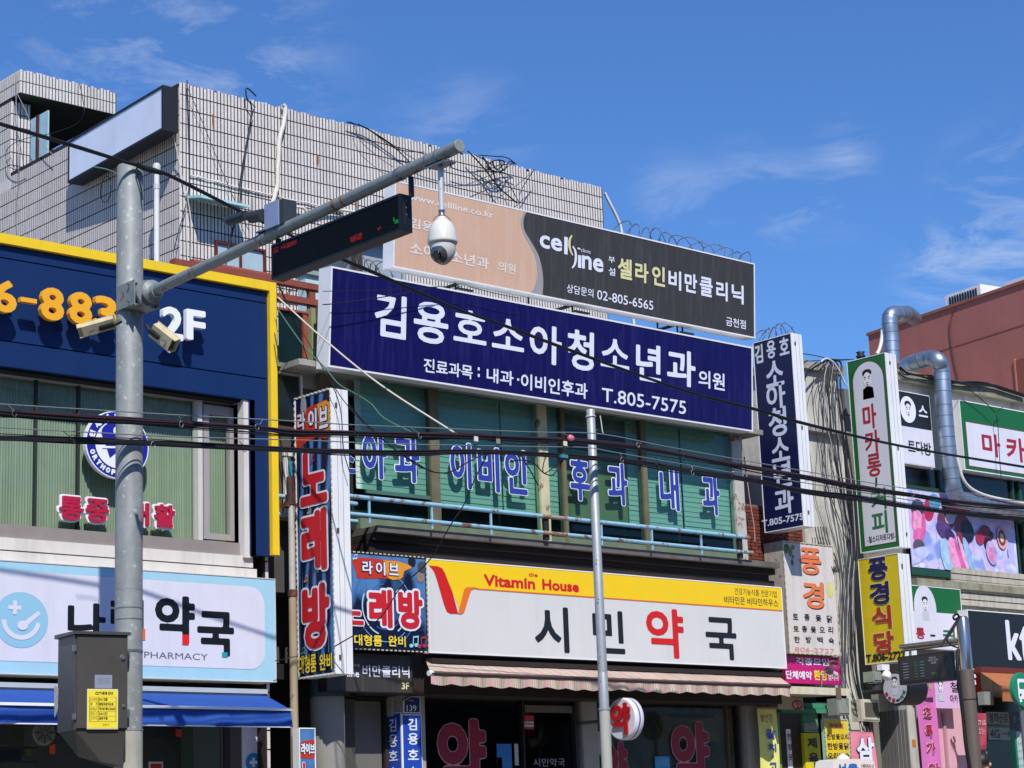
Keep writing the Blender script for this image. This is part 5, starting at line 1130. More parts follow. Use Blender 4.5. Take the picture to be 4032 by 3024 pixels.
M_ki = mat('sign_ink','1d1f24',.4)
text(fS_, B2(1240,385), B2(1540,456), '건강기능식품 전문기업', M_ki, psn, bold=.005); text(fS_, B2(1167,440), B2(1552,524), '비타민은 비타민하우스', M_ki, psn, bold=.01)
text(fS_, B1(1797,510), B1(2052,847), '시', M_ki, psn, bold=.025); text(fS_, B2(233,538), B2(470,855), '민', M_ki, psn, bold=.025); text(fS_, B2(610,523), B2(893,888), '약', M_pr, psn, bold=.028); text(fS_, B2(1030,588), B2(1265,899), '국', M_ki, psn, bold=.025)

# ---- striped awning
aw2 = thing('striped_awning', 'faded pink and cream striped awning with a scalloped edge over the pharmacy', 'awning', (16.4,16.3,2.9))
fa = front(16.28)
zt_a = front(16.5).w(B2(1545,1015)).z+.02; zbar = fa.w(B2(1600,1065)).z; 
yb_, yfr = 16.5, 16.18; ffr = front(yfr)
xa0 = ffr.w(B1(1065,970)).x; xa1 = ffr.w(B2(1632,1085)).x; xb0 = front(yb_).w(B1(1035,915)).x; xb1 = front(yb_).w(B2(1545,1015)).x
zf = ffr.w(B2(1632,1068)).z; zfb = ffr.w(B2(1632,1100)).z; zv_ = ffr.w(B2(1600,1155)).z
def stripes():
    m = mat('stripe_fabric','cbb5a4',.85); N = m.node_tree.nodes; K = m.node_tree.links.new
    g = N.new('ShaderNodeNewGeometry'); sx_ = N.new('ShaderNodeSeparateXYZ'); K(g.outputs['Position'], sx_.inputs[0])
    mo = N.new('ShaderNodeMath'); mo.operation = 'MULTIPLY'; mo.inputs[1].default_value = 3.9; K(sx_.outputs[0], mo.inputs[0])
    fc = N.new('ShaderNodeMath'); fc.operation = 'FRACT'; K(mo.outputs[0], fc.inputs[0])
    r = N.new('ShaderNodeValToRGB'); r.color_ramp.interpolation = 'CONSTANT'; cs = [(0,'c79d9c'),(.22,'b9ae96'),(.27,'6e6a58'),(.29,'c6bba2'),(.38,'6e6a58'),(.40,'c6bba2'),(.50,'b9ae96'),(.54,'cba3a2'),(.66,'6e6a58'),(.68,'c0b69c'),(.80,'8d8470'),(.82,'c6bba2'),(.92,'c8a6a2')]
    while len(r.color_ramp.elements) < len(cs): r.color_ramp.elements.new(.5)
    for e,(p_,h_) in zip(r.color_ramp.elements, cs): e.position = p_; e.color = (*lin(h_),1)
    K(fc.outputs[0], r.inputs[0])
    n = N.new('ShaderNodeTexNoise'); n.inputs['Scale'].default_value = 1.3; n.inputs['Detail'].default_value = 6; K(g.outputs['Position'], n.inputs['Vector'])
    mr = N.new('ShaderNodeMapRange'); mr.inputs[1].default_value = .45; mr.inputs[2].default_value = .75; mr.inputs[4].default_value = .5; K(n.outputs[0], mr.inputs[0])
    x = N.new('ShaderNodeMix'); x.data_type = 'RGBA'; K(mr.outputs[0], x.inputs[0]); K(r.outputs[0], x.inputs[6]); x.inputs[7].default_value = (*lin('7c6c60'),1); K(x.outputs[2], N['Principled BSDF'].inputs['Base Color']); return m
M_str = stripes()
n = 120; vs = []
for i in range(n+1):
    t = i/n; vs += [(xb0+(xb1-xb0)*t,yb_,zt_a),(xa0+(xa1-xa0)*t,yfr,zf+.004*math.sin(i*.7))]
MB().add(vs, [(2*i,2*i+1,2*i+3,2*i+2) for i in range(n)], True).build('canopy', M_str, aw2)
MB().box((xa0,yfr-.02,zfb+.012),(xa1,yfr+.03,zf-.0)).build('front_bar', mat('bar_brown','6d564c',.6,var=.2), aw2)
MB().box((xa0,yfr-.028,zfb+.022),(xa1,yfr-.02,zfb+.036)).build('bar_groove', mat('bar_dark','3a2a26',.6), aw2)
mb = MB(); n = 260; vs = []; Ls = xa1-xa0
for i in range(n+1):
    x_ = xa0+Ls*i/n; ph_ = (x_-xa0)/.262; zz = zv_+.020*abs(math.sin(math.pi*ph_))**.8*-1+.02+.006*math.sin(i*.11); yy = yfr-.012-.018*math.sin(2*math.pi*ph_)
    vs += [(x_,yfr-.012,zfb+.014),(x_,yy,zz)]
MB().add(vs, [(2*i,2*i+1,2*i+3,2*i+2) for i in range(n)], True).build('valance', M_str, aw2)
MB().box((xb0,16.4,zt_a-.03),(xb1,16.56,zt_a+.02)).build('cassette', M_dkb, aw2)
MB().tube([(xa0-.02,yfr,zf-.02),(xa0+.03,yfr,zf-.02)], .028, 12).build('bar_end', M_case, aw2)
# ---- ground floor of the centre building
gf = cbd
MB().box((12.0,20.2,.15),(19.3,20.3,3)).build('back_wall', mat('shop_back','0e1112',.8,var=.3,vs=2), gf)
MB().box((12.0,17.0,2.9),(19.4,20.3,3.05)).build('ceiling', mat('shop_ceiling','141616',.8), gf)
fGF = front(16.98)
def gb(p,q,m,nm,c0=0,c1_=.05,par=gf,fr=fGF,ext=True):
    r_ = fr.rect(p,q); r_ = (r_[0], .15 if ext and q[1] > 2990 else r_[1], r_[2], r_[3]); return fbox(nm, fr, r_, c0, c1_, m, par)
M_bp = mat('beige_pillar','a59f94',.85,var=.08,vs=3,grime=.3,gcol='6a6358')
gb(B1(330,1180),B1(725,1659),mat('grey_shutter','6d6b67',.7,var=.06),'shutter',-.05,0)
gb(B1(330,1155),B1(1000,1185),M_dkb,'lintel',0,.05)
gb(B1(725,1180),B1(760,1659),M_dkb,'shutter_frame',0,.04)
gb(B1(740,1160),B1(870,1300),M_bp,'pillar_top',0,.12)
cx_ = fGF.w(B1(255,1300)).x; zcc = front(16.62).w(B1(250,1147)).z; MB().lathe((cx_,16.78,.15), (0,0,1), [(0,.17),(zcc-.15,.17)], 28).build('round_column', mat('column_grey','8d8a84',.85,var=.08), gf); MB().lathe((cx_,16.78,zcc), (0,0,1), [(0,.165),(.8,.165)], 28).build('column_top', mat('blue_column','34586c',.7,var=.15), gf)
gb(B1(1690,1100),B1(1722,1659),M_black,'mullion',-.02,.05); gb(B1(2058,1110),B1(2100,1659),M_black,'mullion',-.02,.05)
gb(B1(1722,1215),B1(2060,1272),mat('door_header','6f655c',.5),'door_header',-.02,.03)
gb(B2(0,1180),B2(130,1190),M_black,'door_track',-.02,.02)
gb(B2(135,1185),B2(262,1659),M_bp,'pillar',-.05,.06); gb(B2(1275,1215),B2(1440,1659),M_bp,'pillar',-.05,.10); gb(B2(1165,1130),B2(1205,1659),mat('bronze_post','5b4630',.6,var=.1),'post',-.02,.03); gb(B2(1225,1130),B2(1272,1659),M_black,'mullion',-.02,.05)
gb(B2(1275,1145),B2(1400,1210),mat('box_beige','77716a',.8),'lintel_box',-.02,.08)
M_pg = glass('pharmacy_glass', (.62,.66,.68), .012)
for a,b in ((B1(1000,1300),B1(1690,1300)),(B1(1722,1300),B1(2058,1300)),(B2(262,1300),B2(1165,1300))):
    xa, xb = fGF.w(a).x, fGF.w(b).x; MB().add([(xa,16.98,.15),(xb,16.98,.15),(xb,16.98,2.9),(xa,16.98,2.9)],[(0,1,2,3)]).build('shop_pane', M_pg, gf)
M_cr2 = mat('crimson_film','8e1326',.45); M_cro = mat('crimson_edge','cf9aa2',.45)
fT = front(16.96)
for p,q in ((B1(1112,1310),B1(1472,1880)),(B2(788,1332),B2(1080,1830)),(B2(300,1475),B2(500,1860))): text(fT, p, q, '약', M_cr2, gf, bold=.04, c=0, name='window_letter', grow_out=.012, out_m=M_cro)
text(fT, B1(1795,1590), B1(2020,1650), '시민약국', mat('pale_film','9fa3a8',.5), gf, bold=.0, c=0)
for p,q,h_ in ((B1(1732,1288),B1(1798,1330),'c8323a'),(B1(1732,1331),B1(1798,1368),'d8d8d6'),(B1(1732,1369),B1(1798,1385),'c8323a'),(B1(1535,1488),B1(1645,1659),'2874b8'),(B1(1660,1488),B1(1692,1640),'b9b6a8'),(B1(1537,1585),B1(1575,1659),'3d2f33'),(B2(678,1578),B2(785,1659),'3496c4'),(B2(268,1575),B2(290,1659),'6fae4a'),(B2(270,1400),B2(380,1570),'b8b0b0')):
    r_ = fT.rect(p,q); fbox('poster', fT, r_, -.002, .004, mat('poster'+h_, h_, .5, var=.1, vs=20), gf)
text(fT, B1(1737,1337), B1(1795,1362), 'kt telecop', mat('poster3d2f33','3d2f33'), gf, bold=.02, c=.006, res=12)
for i in range(3): text(fT, B2(692,1598+i*16), B2(772,1608+i*16), '고운 건강 정보 안내'[:9-i], M_bw, gf, bold=0, c=.006, res=12)
# shelves and stock inside
random.seed(5)
for i in range(46):
    x_ = random.uniform(16.4,18.9); z_ = random.choice([.9,1.2,1.5,1.8]); h_ = random.uniform(.10,.22)
    MB().box((x_,18.2,z_),(x_+random.uniform(.08,.2),18.35,z_+h_)).build('carton', mat('carton%d'%(i%6), ['b9b9b2','5f7f8e','8a8f5c','9a4b48','38507e','c8c0a8'][i%6], .6), gf)
for z_ in (.88,1.18,1.48,1.78): MB().box((16.3,18.15,z_-.02),(19.1,18.5,z_)).build('shelf', mat('shelf_grey','6f7674',.5), gf)
mb = MB(); z_ = .4
while z_ < 2.7: mb.box((18.0,17.4,z_),(18.75,17.42,z_+.085)); z_ += .1
mb.build('roller_slats', mat('roller_slat','4d5658',.6,var=.1), gf, kind='stuff')
MB().box((17.6,17.2,2.35),(18.6,17.22,2.62)).build('inner_banner', mat('ochre_banner','8f7430',.6,var=.2), gf)
M_tube = mat('lamp_tube','eef6ff',.5,emit=7.0)
for i,(p,q,y_) in enumerate(((B1(1382,1178),B1(1572,1186),18.2),(B1(1762,1136),B1(1893,1146),18.6),(B1(948,1022),B1(1012,1040),17.4),(B1(1060,1072),B1(1250,1066),18.0))):
    ff = front(y_); A, B = ff.w(p), ff.w(q)
    t = thing('tube_lamp', ['lit fluorescent tube behind the pharmacy glass, left of the door','short lit fluorescent tube over the pharmacy door','lit tube lamp at the left end under the striped awning','dim tube lamp just under the left end of the striped valance'][i], 'lamp', (A+B)/2)
    MB().tube([(A.x,y_,A.z),(B.x,y_,A.z)], .022, 10).build('tube', M_tube, t); MB().box((A.x,y_-.03,A.z+.022),(B.x,y_+.03,A.z+.05)).build('fixture', M_case, t)
# blue column signs and the house number
cs_ = thing('column_sign', 'blue sign wrapped on the column with the name 김용호 written downward, under house number 139', 'sign', (14.0,16.8,.6))
fc1 = front(16.74); xc = fc1.w(B1(868,1400)).x; fc2 = side(xc)
M_cb = mat('column_blue','1f49b0',.35,var=.03); 
r_ = fc1.rect(B1(872,1278),B1(1005,1300)); MB().fbox(fc1, (xc,.5,r_[2],r_[3]), -.2, -.003).build('casing', M_case, cs_); MB().flat(fc1, [(xc+.012,.52),(r_[2]-.01,.52),(r_[2]-.01,r_[3]-.012),(xc+.012,r_[3]-.012)], .0).build('face', M_cb, cs_)
r2_ = fc2.rect(B1(758,1285),B1(862,1310)); r2_ = (-16.74-(fc2.hit(B1(866,1300))[0]-fc2.hit(B1(758,1300))[0]), .5, -16.745, fc2.hit(B1(862,1262))[1])
MB().fbox(fc2, (r2_[0],.5,r2_[2],r2_[3]), 0, .004).build('side_casing', M_case, cs_); MB().flat(fc2, [(r2_[0]+.01,.52),(r2_[2]-.012,.52),(r2_[2]-.012,r2_[3]-.012),(r2_[0]+.01,r2_[3]-.012)], .008).build('side_face', M_cb, cs_)
for ch,p,q in (('김',B1(905,1308),B1(972,1393)),('용',B1(905,1412),B1(983,1495)),('호',B1(905,1525),B1(985,1602)),('소',B1(905,1650),B1(985,1720))): text(fc1, p, q, ch, M_bw, cs_, bold=.02)
for ch,p,q in (('김',B1(780,1312),B1(835,1400)),('용',B1(778,1425),B1(842,1508)),('호',B1(778,1538),B1(846,1605)),('소',B1(778,1655),B1(846,1725))): text(fc2, p, q, ch, M_bw, cs_, bold=.02, c=.012)
MB().box((xc+.012,16.76,.15),(xc+.32,17.1,2.9)).build('column', M_bp, cs_)
hn = thing('house_number', 'navy house number plate 139 with a pitched top, above the blue column sign', 'number plate', fc1.w(B1(933,1270)))
P_ = [fc1.hit(B1(x,y)) for x,y in ((872,1270),(993,1272),(991,1158),(930,1152),(874,1182))]
MB().prism(fc1, P_, .0, .012).build('border', M_case, hn); cxy = (sum(p[0] for p in P_)/5, sum(p[1] for p in P_)/5)
MB().flat(fc1, [(cxy[0]+(a-cxy[0])*.9, cxy[1]+(b-cxy[1])*.9) for a,b in P_], .014).build('plate', mat('plate_navy','1e2c5c',.4), hn)
text(fc1, B1(893,1214), B1(962,1260), '139', M_bw, hn, bold=.02, c=.017); text(fc1, B1(905,1176), B1(943,1190), '독산로', M_bw, hn, bold=0, c=.017, res=12)
# round pharmacy sign
rdx = 0; ry_ = 16.25; frd = front(ry_)
cen = frd.w(B2(440,1312)); fR = side(cen.x); hr = (fR.hit(B2(440,1160))[1]-fR.hit(B2(440,1462))[1])/2
cen = V((cen.x,ry_,cen.z)); thr = frd.w(B2(600,1300)).x-frd.w(B2(528,1300)).x
rs = thing('round_sign', 'round white projecting pharmacy sign with a red 약 and a blue stripe round its edge', 'projecting sign', cen)
M_rw = mat('round_white','dcdce2',.4,var=.03); M_rb = mat('round_blue','27409a',.4)
thr = max(thr*.85,.08)
MB().lathe(cen, (1,0,0), [(0,hr*.93),(.012,hr),(thr*.42,hr)], 48).build('disc', M_rw, rs); MB().lathe(cen+V((thr*.42,0,0)), (1,0,0), [(0,hr*.985),(thr*.16,hr*.985)], 48).build('blue_stripe', M_rb, rs); MB().lathe(cen+V((thr*.58,0,0)), (1,0,0), [(0,hr),(thr*.42-.01,hr),(thr*.42,hr*.94)], 48).build('back_disc', M_rw, rs)
text(fR, B2(372,1208), B2(518,1420), '약', mat('deep_red','b51f24',.4), rs, bold=.04, c=.006, ex=.02); MB().tube([cen+V((thr/2,0,0)),(cen.x+thr/2,17,cen.z)], .02, 8).build('arm', M_strap, rs)
ORD = ('first','second','third','fourth','fifth','sixth','seventh','eighth','ninth','tenth','eleventh','twelfth','thirteenth','fourteenth','fifteenth')
# ================================================================== BRICK WALL AND CONCRETE CORNER
fb17 = front(17.05)
bx0, bx1 = fb17.w(G4(150,500)).x, fb17.w(G4(968,600)).x; bz0, bz1 = fb17.w(G4(520,1340)).z, fb17.w(G4(240,135)).z
bw = thing('brick_wall', 'red brick wall strip between the glazed bay and the concrete corner', 'wall', ((bx0+bx1)/2,17.2,bz0))
MB().box((bx0,17.06,bz0),(bx1,17.5,bz1)).build('mortar', M_brick_j, bw)
M_br = [mat('brick_%s'%h, h, .9, var=.2, vs=25, bump=.4, bs=80) for h in ('74382c','672f25','80402f','5a2b24')]
brow = .0415; bl2 = .125; me_b = {}
z_ = bz0; rw = 0
while z_ < bz1-.03:
    x_ = bx0+(-.06 if rw%2 else 0)
    while x_ < bx1:
        a, b = max(x_,bx0), min(x_+bl2-.012,bx1)
        if b-a > .02:
            m = random.choice(M_br); k = (round(b-a,3), m.name)
            if k not in me_b:
                q = MB().box((0,-.012,0),(b-a,.01,brow-.008)); me = bpy.data.meshes.new('brick'); me.from_pydata(q.v,[],q.f); me.materials.append(m); me_b[k] = me
            o = bpy.data.objects.new('brick', me_b[k]); COL.objects.link(o); o.parent = bw; o.location = V((a,17.055+random.uniform(-.004,.002),z_+random.uniform(-.002,.002)))-ORG[bw]; o.rotation_euler = (0,random.uniform(-.01,.01),0)
        x_ += bl2
    z_ += brow; rw += 1
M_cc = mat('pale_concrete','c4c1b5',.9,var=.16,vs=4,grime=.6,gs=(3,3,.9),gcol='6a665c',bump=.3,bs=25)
kx = fb17.w(D4(735,1000)).x; kz = front(17.0).w(D4(620,645)).z
jb = thing('concrete_building', 'weathered pale concrete corner building wrapped in cables', 'building', ((bx1+kx)/2,17.5,0))
MB().box((bx1-.02,17.0,.15),(kx,24,kz)).build('wall', M_cc, jb)
MB().box((bx1-.1,16.93,kz-.06),(kx+.06,24,kz+.05)).build('coping', M_conc, jb)
zc = fb17.w(D4(580,1110)).z; MB().box((bx1-.1,16.9,zc-.03),(kx+.02,17.2,zc+.03)).build('string_course', M_conc, jb)
rx1 = front(17.9).w(D4(900,1000)).x
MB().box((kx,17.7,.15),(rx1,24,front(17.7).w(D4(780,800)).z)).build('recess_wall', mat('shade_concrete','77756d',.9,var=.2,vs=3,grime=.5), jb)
MB().box((bx0-.3,17.55,3.0),(bx1,24,bz1+.5)).build('rear_wall', mat('grey_render','6f7074',.9,var=.1), jb)
for p,q in ((D4(745,800),D4(790,1000)),(D4(755,985),D4(835,1105)),(G4(1640,120),G4(1740,500))):
    f_ = front(17.5); fbox('vent_box', f_, f_.rect(p,q), -.1, .08, mat('grey_box','6b6d6e',.6,var=.1), jb)

# ---- 풍경 sign
fp = front(16.72)
def box_sign(name, label, fr, pts, dep, m, edge, rim=.012, cat='shop sign'):
    hs_ = [fr.hit(p) for p in pts]                    # TL, TR, BR, BL
    r_ = ((hs_[0][0]+hs_[3][0])/2, (hs_[2][1]+hs_[3][1])/2, (hs_[1][0]+hs_[2][0])/2, (hs_[0][1]+hs_[1][1])/2)
    return signbox(name, label, cat, fr, r_, dep, m, edge, rim), r_
M_ps = mat('old_white_face','d6d0ca',.5,var=.05,vs=3,grime=.38,gs=(8,8,.6),gcol='b59a7e')
s4, r12 = box_sign('restaurant_sign', 'weathered white restaurant sign 풍경 with orange brush letters and menu lines', fp, (C5(455,62),C5(797,82),C5(860,862),C5(485,850)), .30, M_ps, mat('old_frame','b7b0a4',.6,var=.15,rust=.3,grime=.4))
M_or = mat('orange_letter','e2794a',.5,var=.08,vs=20); M_sh = mat('letter_dark_edge','3a1f1c',.5)
for ch,p,q in (('풍',C5(560,95),C5(722,298)),('경',C5(583,335),C5(742,538))):
    p2 = (p[0]+3,p[1]+4); q2 = (q[0]+3,q[1]+4); text(fp, p2, q2, ch, M_sh, s4, bold=.035, c=.003, shear=.05); text(fp, p, q, ch, M_or, s4, bold=.032, c=.008, shear=.05)
for ch,p,q in (('토',C5(517,567),C5(560,613)),('종',C5(598,570),C5(640,618)),('옻',C5(678,575),C5(722,625)),('닭',C5(757,578),C5(800,634)),
    ('토',C5(522,655),C5(563,695)),('종',C5(582,655),C5(622,700)),('옻',C5(643,657),C5(686,705)),('오',C5(705,660),C5(748,703)),('리',C5(768,658),C5(806,710)),
    ('한',C5(527,727),C5(570,775)),('방',C5(609,727),C5(650,778)),('백',C5(690,730),C5(733,778)),('숙',C5(770,735),C5(812,785))): text(fp, p, q, ch, M_ki, s4, bold=.025)
text(fp, C5(532,803), C5(815,850), '806-2727', mat('faded_red','d98d84',.5), s4, bold=.01)
MB().flat(fp, ell(*fp.hit(C5(785,400)), .055, .10, 18), .003).build('painted_leaf', mat('leaf_yellow','d9d274',.5,var=.1), s4)
for i,(x,y,a,b) in enumerate(((475,95,.06,.05),(500,130,.05,.07),(470,120,.04,.05),(520,165,.03,.03),(515,205,.03,.05),(520,100,.04,.04))):
    h_ = fp.hit(C5(x,y)); 
    MB().flat(fp, ell(max(h_[0],r12[0]+.06), min(h_[1],r12[3]-.06), a*.8, b*.8, 12), .003+.0004*i).build('painted_leaf', mat('leaf_green','7c8a4a',.5,var=.15) if i%2 else mat('leaf_olive','5d6a34',.5,var=.15), s4)
lamps_rim(s4, fp, r12, 16)
# magenta banner
s5, r13 = box_sign('banner', 'magenta notice board 각종모임 단체예약 환영합니다 under the 풍경 sign', front(16.80), (C5(472,865),C5(850,870),C5(862,1070),C5(455,1062)), .04, mat('magenta','bd1670',.4,var=.04), mat('magenta_edge','9a1460',.4), .006, 'banner')
fm = front(16.80)
for ch,p,q in (('각종모임',C5(540,875),C5(775,940)),('단체예약',C5(468,968),C5(655,1036)),('합니다',C5(765,980),C5(846,1045))): text(fm, p, q, ch, M_bw, s5, bold=.03)
text(fm, C5(665,965), C5(760,1042), '환영', mat('banner_yellow','f0d21c',.4), s5, bold=.03)
# little canopy, glass globe lamp
cz = front(16.3).w(C5(600,1135)).z; ca = front(16.3).w(C5(495,1120)).x; cbx = front(16.3).w(C5(920,1130)).x; czt = front(16.8).w(C5(640,1070)).z
cn = thing('small_canopy', 'small rusty cream metal canopy below the magenta board', 'canopy', ((ca+cbx)/2,16.5,cz))
M_cm = mat('cream_metal','c5b896',.6,var=.15,rust=.4,grime=.4)
MB().hexa([(ca,16.3,cz),(cbx,16.3,cz),(cbx,17.0,cz+.03),(ca+.1,17.0,cz+.03),(ca,16.3,cz+.075),(cbx,16.3,cz+.075),(cbx,17.0,czt),(ca+.1,17.0,czt)]).build('roof_sheet', M_cm, cn)
MB().box((ca,16.285,cz-.005),(cbx,16.3,cz+.08)).build('fascia', mat('cream_fascia','d6ccb0',.5,var=.1,grime=.3), cn)
xx = front(16.27).w(C5(845,1100)).x; MB().box((xx-.04,16.27,cz-.06),(xx+.04,16.286,cz+.085)).build('tape_patch', mat('brown_tape','6d5c48',.6), cn)
gp = front(16.35).w(C5(808,972)); R2_ = .125
gl_ = thing('globe_lamp', 'clear pinkish glass globe lamp on a bent rod before the magenta board', 'lamp', gp)
MB().lathe(gp, (0,0,1), [(-R2_*math.cos(a), R2_*math.sin(a)) for a in np.linspace(.08,math.pi-.08,16)], 28).build('globe', glass('globe_glass',(.93,.82,.86),.07), gl_)
MB().tube([gp+V((-.06,0,-.01)),gp+V((.03,-.02,-.05))], .028, 12).build('bulb', M_case, gl_); MB().tube([gp+V((-.11,0,.01)),gp+V((-.05,0,-.01))], .045, 14).build('socket', mat('socket_grey','4a4a48',.5), gl_)
MB().tube(bez([gp+V((-.11,0,.0)),gp+V((-.20,0,-.05)),gp+V((-.25,.0,-.2)),V((gp.x-.26,16.4,cz+.09))],5), .007, 6).build('rod', M_strap, gl_)
# entrance: board, green frame, door
fe2 = front(17.0)
en = thing('restaurant_entrance', 'green painted restaurant entrance with a dark brown door below the small canopy', 'entrance', (19.9,17.1,.15))
def eb_(p,q,m,nm,c0=0,c1_=.03,par=en,fr=fe2,ext=False):
    r_ = fr.rect(p,q); r_ = (r_[0], .15 if ext else r_[1], r_[2], r_[3]); return fbox(nm, fr, r_, c0, c1_, m, par)
M_grn = mat('green_paint','5f9c78',.7,var=.12,vs=3,grime=.4); M_grd = mat('green_dark','3f8a66',.7,var=.1)
eb_(C5(400,1245),C5(750,1659),M_grn,'wall_panel',-.1,0,ext=True)
eb_(C5(410,1235),C5(745,1275),M_grd,'door_head',0,.06)
eb_(C5(412,1282),C5(588,1659),mat('brown_door','3b2620',.5,var=.1),'door',.002,.02,ext=True)
eb_(C5(585,1282),C5(600,1659),M_grn,'door_jamb',.0,.05,ext=True); eb_(C5(400,1282),C5(412,1659),M_grn,'door_jamb',.0,.05,ext=True)
eb_(C5(560,1200),C5(750,1240),M_grd,'head_panel',-.02,.03)
ds = eb_(C5(460,1385),C5(512,1690),M_case,'menu_strip',.02,.026)
for i,ch in enumerate('한방옷'): text(fe2, C5(466+i*5,1415+i*73), C5(500+i*5,1462+i*73), ch, mat('menu_red','a83038',.4), en, bold=.02, c=.03)
eb_(C5(600,1140),C5(900,1200),mat('soffit_black','1c1d1c',.8),'dark_head',-.05,.0)
s6 = thing('notice_board', 'cream board with 쪽으로 and a red oval 입구 above the green entrance', 'sign', fe2.w(C5(500,1245)))
fe3 = front(16.9)
r_ = fe3.rect(C5(412,1132),C5(592,1243)); r_ = (r_[0],fe3.hit(C5(500,1245))[1],fe3.hit(C5(594,1200))[0],fe3.hit(C5(500,1118))[1]); fbox('board', fe3, r_, -.03, 0, mat('cream_board','b8b1a0',.6,var=.06,grime=.2), s6)
text(fe3, C5(508,1135), C5(580,1170), '쪽으로', mat('brown_letter','5d4a2c',.5), s6, bold=.02)
oc = fe3.hit(C5(550,1213)); orr = fe3.hit(C5(588,1213))[0]-oc[0]; MB().flat(fe3, ell(*oc,orr,.065,28), .003).build('oval', mat('menu_red','a83038'), s6)
text(fe3, C5(522,1195), C5(578,1232), '입구', M_case, s6, bold=.01, c=.007)
# yellow fish banner
def banner(name, label, fr, TL, TR, BR, BL, m, cat='banner', bottom=None):
    h = [fr.hit(p) for p in (TL,TR,BR,BL)]; t = thing(name, label, cat, fr.pt(h[3][0],h[3][1])); n = 14; vs = []
    for i in range(n+1):
        s_ = i/n
        for j in range(n+1):
            u_ = j/n; a = (h[0][0]*(1-u_)+h[1][0]*u_)*(1-s_)+(h[3][0]*(1-u_)+h[2][0]*u_)*s_; b = (h[0][1]*(1-u_)+h[1][1]*u_)*(1-s_)+(h[3][1]*(1-u_)+h[2][1]*u_)*s_
            vs.append(fr.pt(a,b,-.012+.006*math.sin(6*u_+4*s_)))
    MB().add(vs, [(i*(n+1)+j+n+1,i*(n+1)+j+n+2,i*(n+1)+j+1,i*(n+1)+j) for i in range(n) for j in range(n)], True).build('cloth', m, t); return t
fy = front(16.75)
s7 = banner('banner', 'pale yellow menu banner 생선조림 갈치 hanging from the beige pillar', fy, C5(273,1243), C5(408,1243), C5(440,1720), C5(302,1720), mat('banner_pale_yellow','e6e27a',.6,var=.04))
for ch,p,q,m,bo in (('생',C5(288,1275),C5(316,1335),mat('menu_pink','a8566a',.5),.01),('선',C5(320,1275),C5(348,1335),mat('menu_pink','a8566a'),.01),('조',C5(352,1282),C5(380,1335),mat('menu_pink','a8566a'),.01),('갈',C5(330,1383),C5(400,1452),mat('menu_blue','4a52a8',.5),.045),('치',C5(343,1485),C5(405,1545),mat('menu_blue','4a52a8'),.045),('고',C5(352,1620),C5(412,1690),mat('menu_blue','4a52a8'),.045)): text(fy, p, q, ch, m, s7, bold=bo, c=.002)
MB().flat(fy, ell(*fy.hit(C5(376,1577)),.013,.013,14), .002).build('dot', mat('menu_blue','4a52a8'), s7)
MB().tube([fy.w(C5(272,1232))+V((0,.01,0)),fy.w(C5(412,1232))+V((0,.01,0))], .014, 8).build('top_bar', mat('bar_pink','a86f6a',.6), s7)
# yellow 제육 sign, grey notice, list sign, pink banner
fz = front(16.93)
s8 = thing('menu_sign', 'yellow vertical menu sign 제육 beside the brown door', 'sign', fz.w(C5(655,1690)))
r_ = fz.rect(C5(598,1412),C5(718,1760)); fbox('board', fz, (fz.hit(C5(598,1412))[0],r_[1],fz.hit(C5(714,1500))[0],r_[3]), -.05, 0, mat('menu_yellow','dccb1e',.5,var=.04), s8)
text(fz, C5(620,1445), C5(692,1520), '제', M_ki, s8, bold=.045); text(fz, C5(628,1552), C5(706,1630), '육', M_ki, s8, bold=.045)
s9 = thing('notice_board', 'small grey printed notice above the yellow 제육 sign', 'sign', fz.w(C5(650,1405)))
fbox('board', fz, fz.rect(C5(605,1342),C5(694,1405)), -.03, 0, mat('grey_notice','9c948c',.6,var=.1), s9); text(fz, C5(622,1350), C5(680,1362), '원산지 표시판', M_ki, s9, bold=0, res=12); text(fz, C5(615,1385), C5(690,1395), '모범음식점 안내문', M_ki, s9, bold=0, res=12)
fz2 = front(16.6)
s10, r14 = box_sign('menu_sign', 'yellow menu light box 화림옷 한방옻오리 with bulbs round its edge', fz2, (C5(740,1322),C5(912,1308),C5(930,1700),C5(765,1705)), .05, mat('menu_yellow2','e0c524',.5,var=.05,grime=.2), mat('mint_edge','a9cdb8',.5,var=.1))
lamps_rim(s10, fz2, r14, 12)
MB().fbox(fz2, fz2.rect(C5(768,1338),C5(880,1380)), 0, .004).build('tag', mat('orange_tag2','e0a23a',.5), s10); text(fz2, C5(775,1345), C5(875,1375), '화림옷', mat('menu_red','a83038'), s10, bold=.02, c=.007)
text(fz2, C5(757,1417), C5(915,1460), '한방옻오리', M_ki, s10, bold=.02); text(fz2, C5(762,1480), C5(918,1530), '한방옻닭', M_ki, s10, bold=.02); text(fz2, C5(765,1550), C5(922,1595), '오리백숙', M_ki, s10, bold=.02)
fz3 = front(16.3)
s11 = banner('banner', 'pink cloth banner with a big white letter 삼 outlined in grey', fz3, C5(930,1398), C5(1090,1405), C5(1140,1760), C5(945,1760), mat('pink_cloth','e98b9b',.6,var=.06,vs=5))
text(fz3, C5(965,1440), C5(1100,1610), '삼', M_bw, s11, bold=.05, c=.003, grow_out=.02, out_m=M_vs)
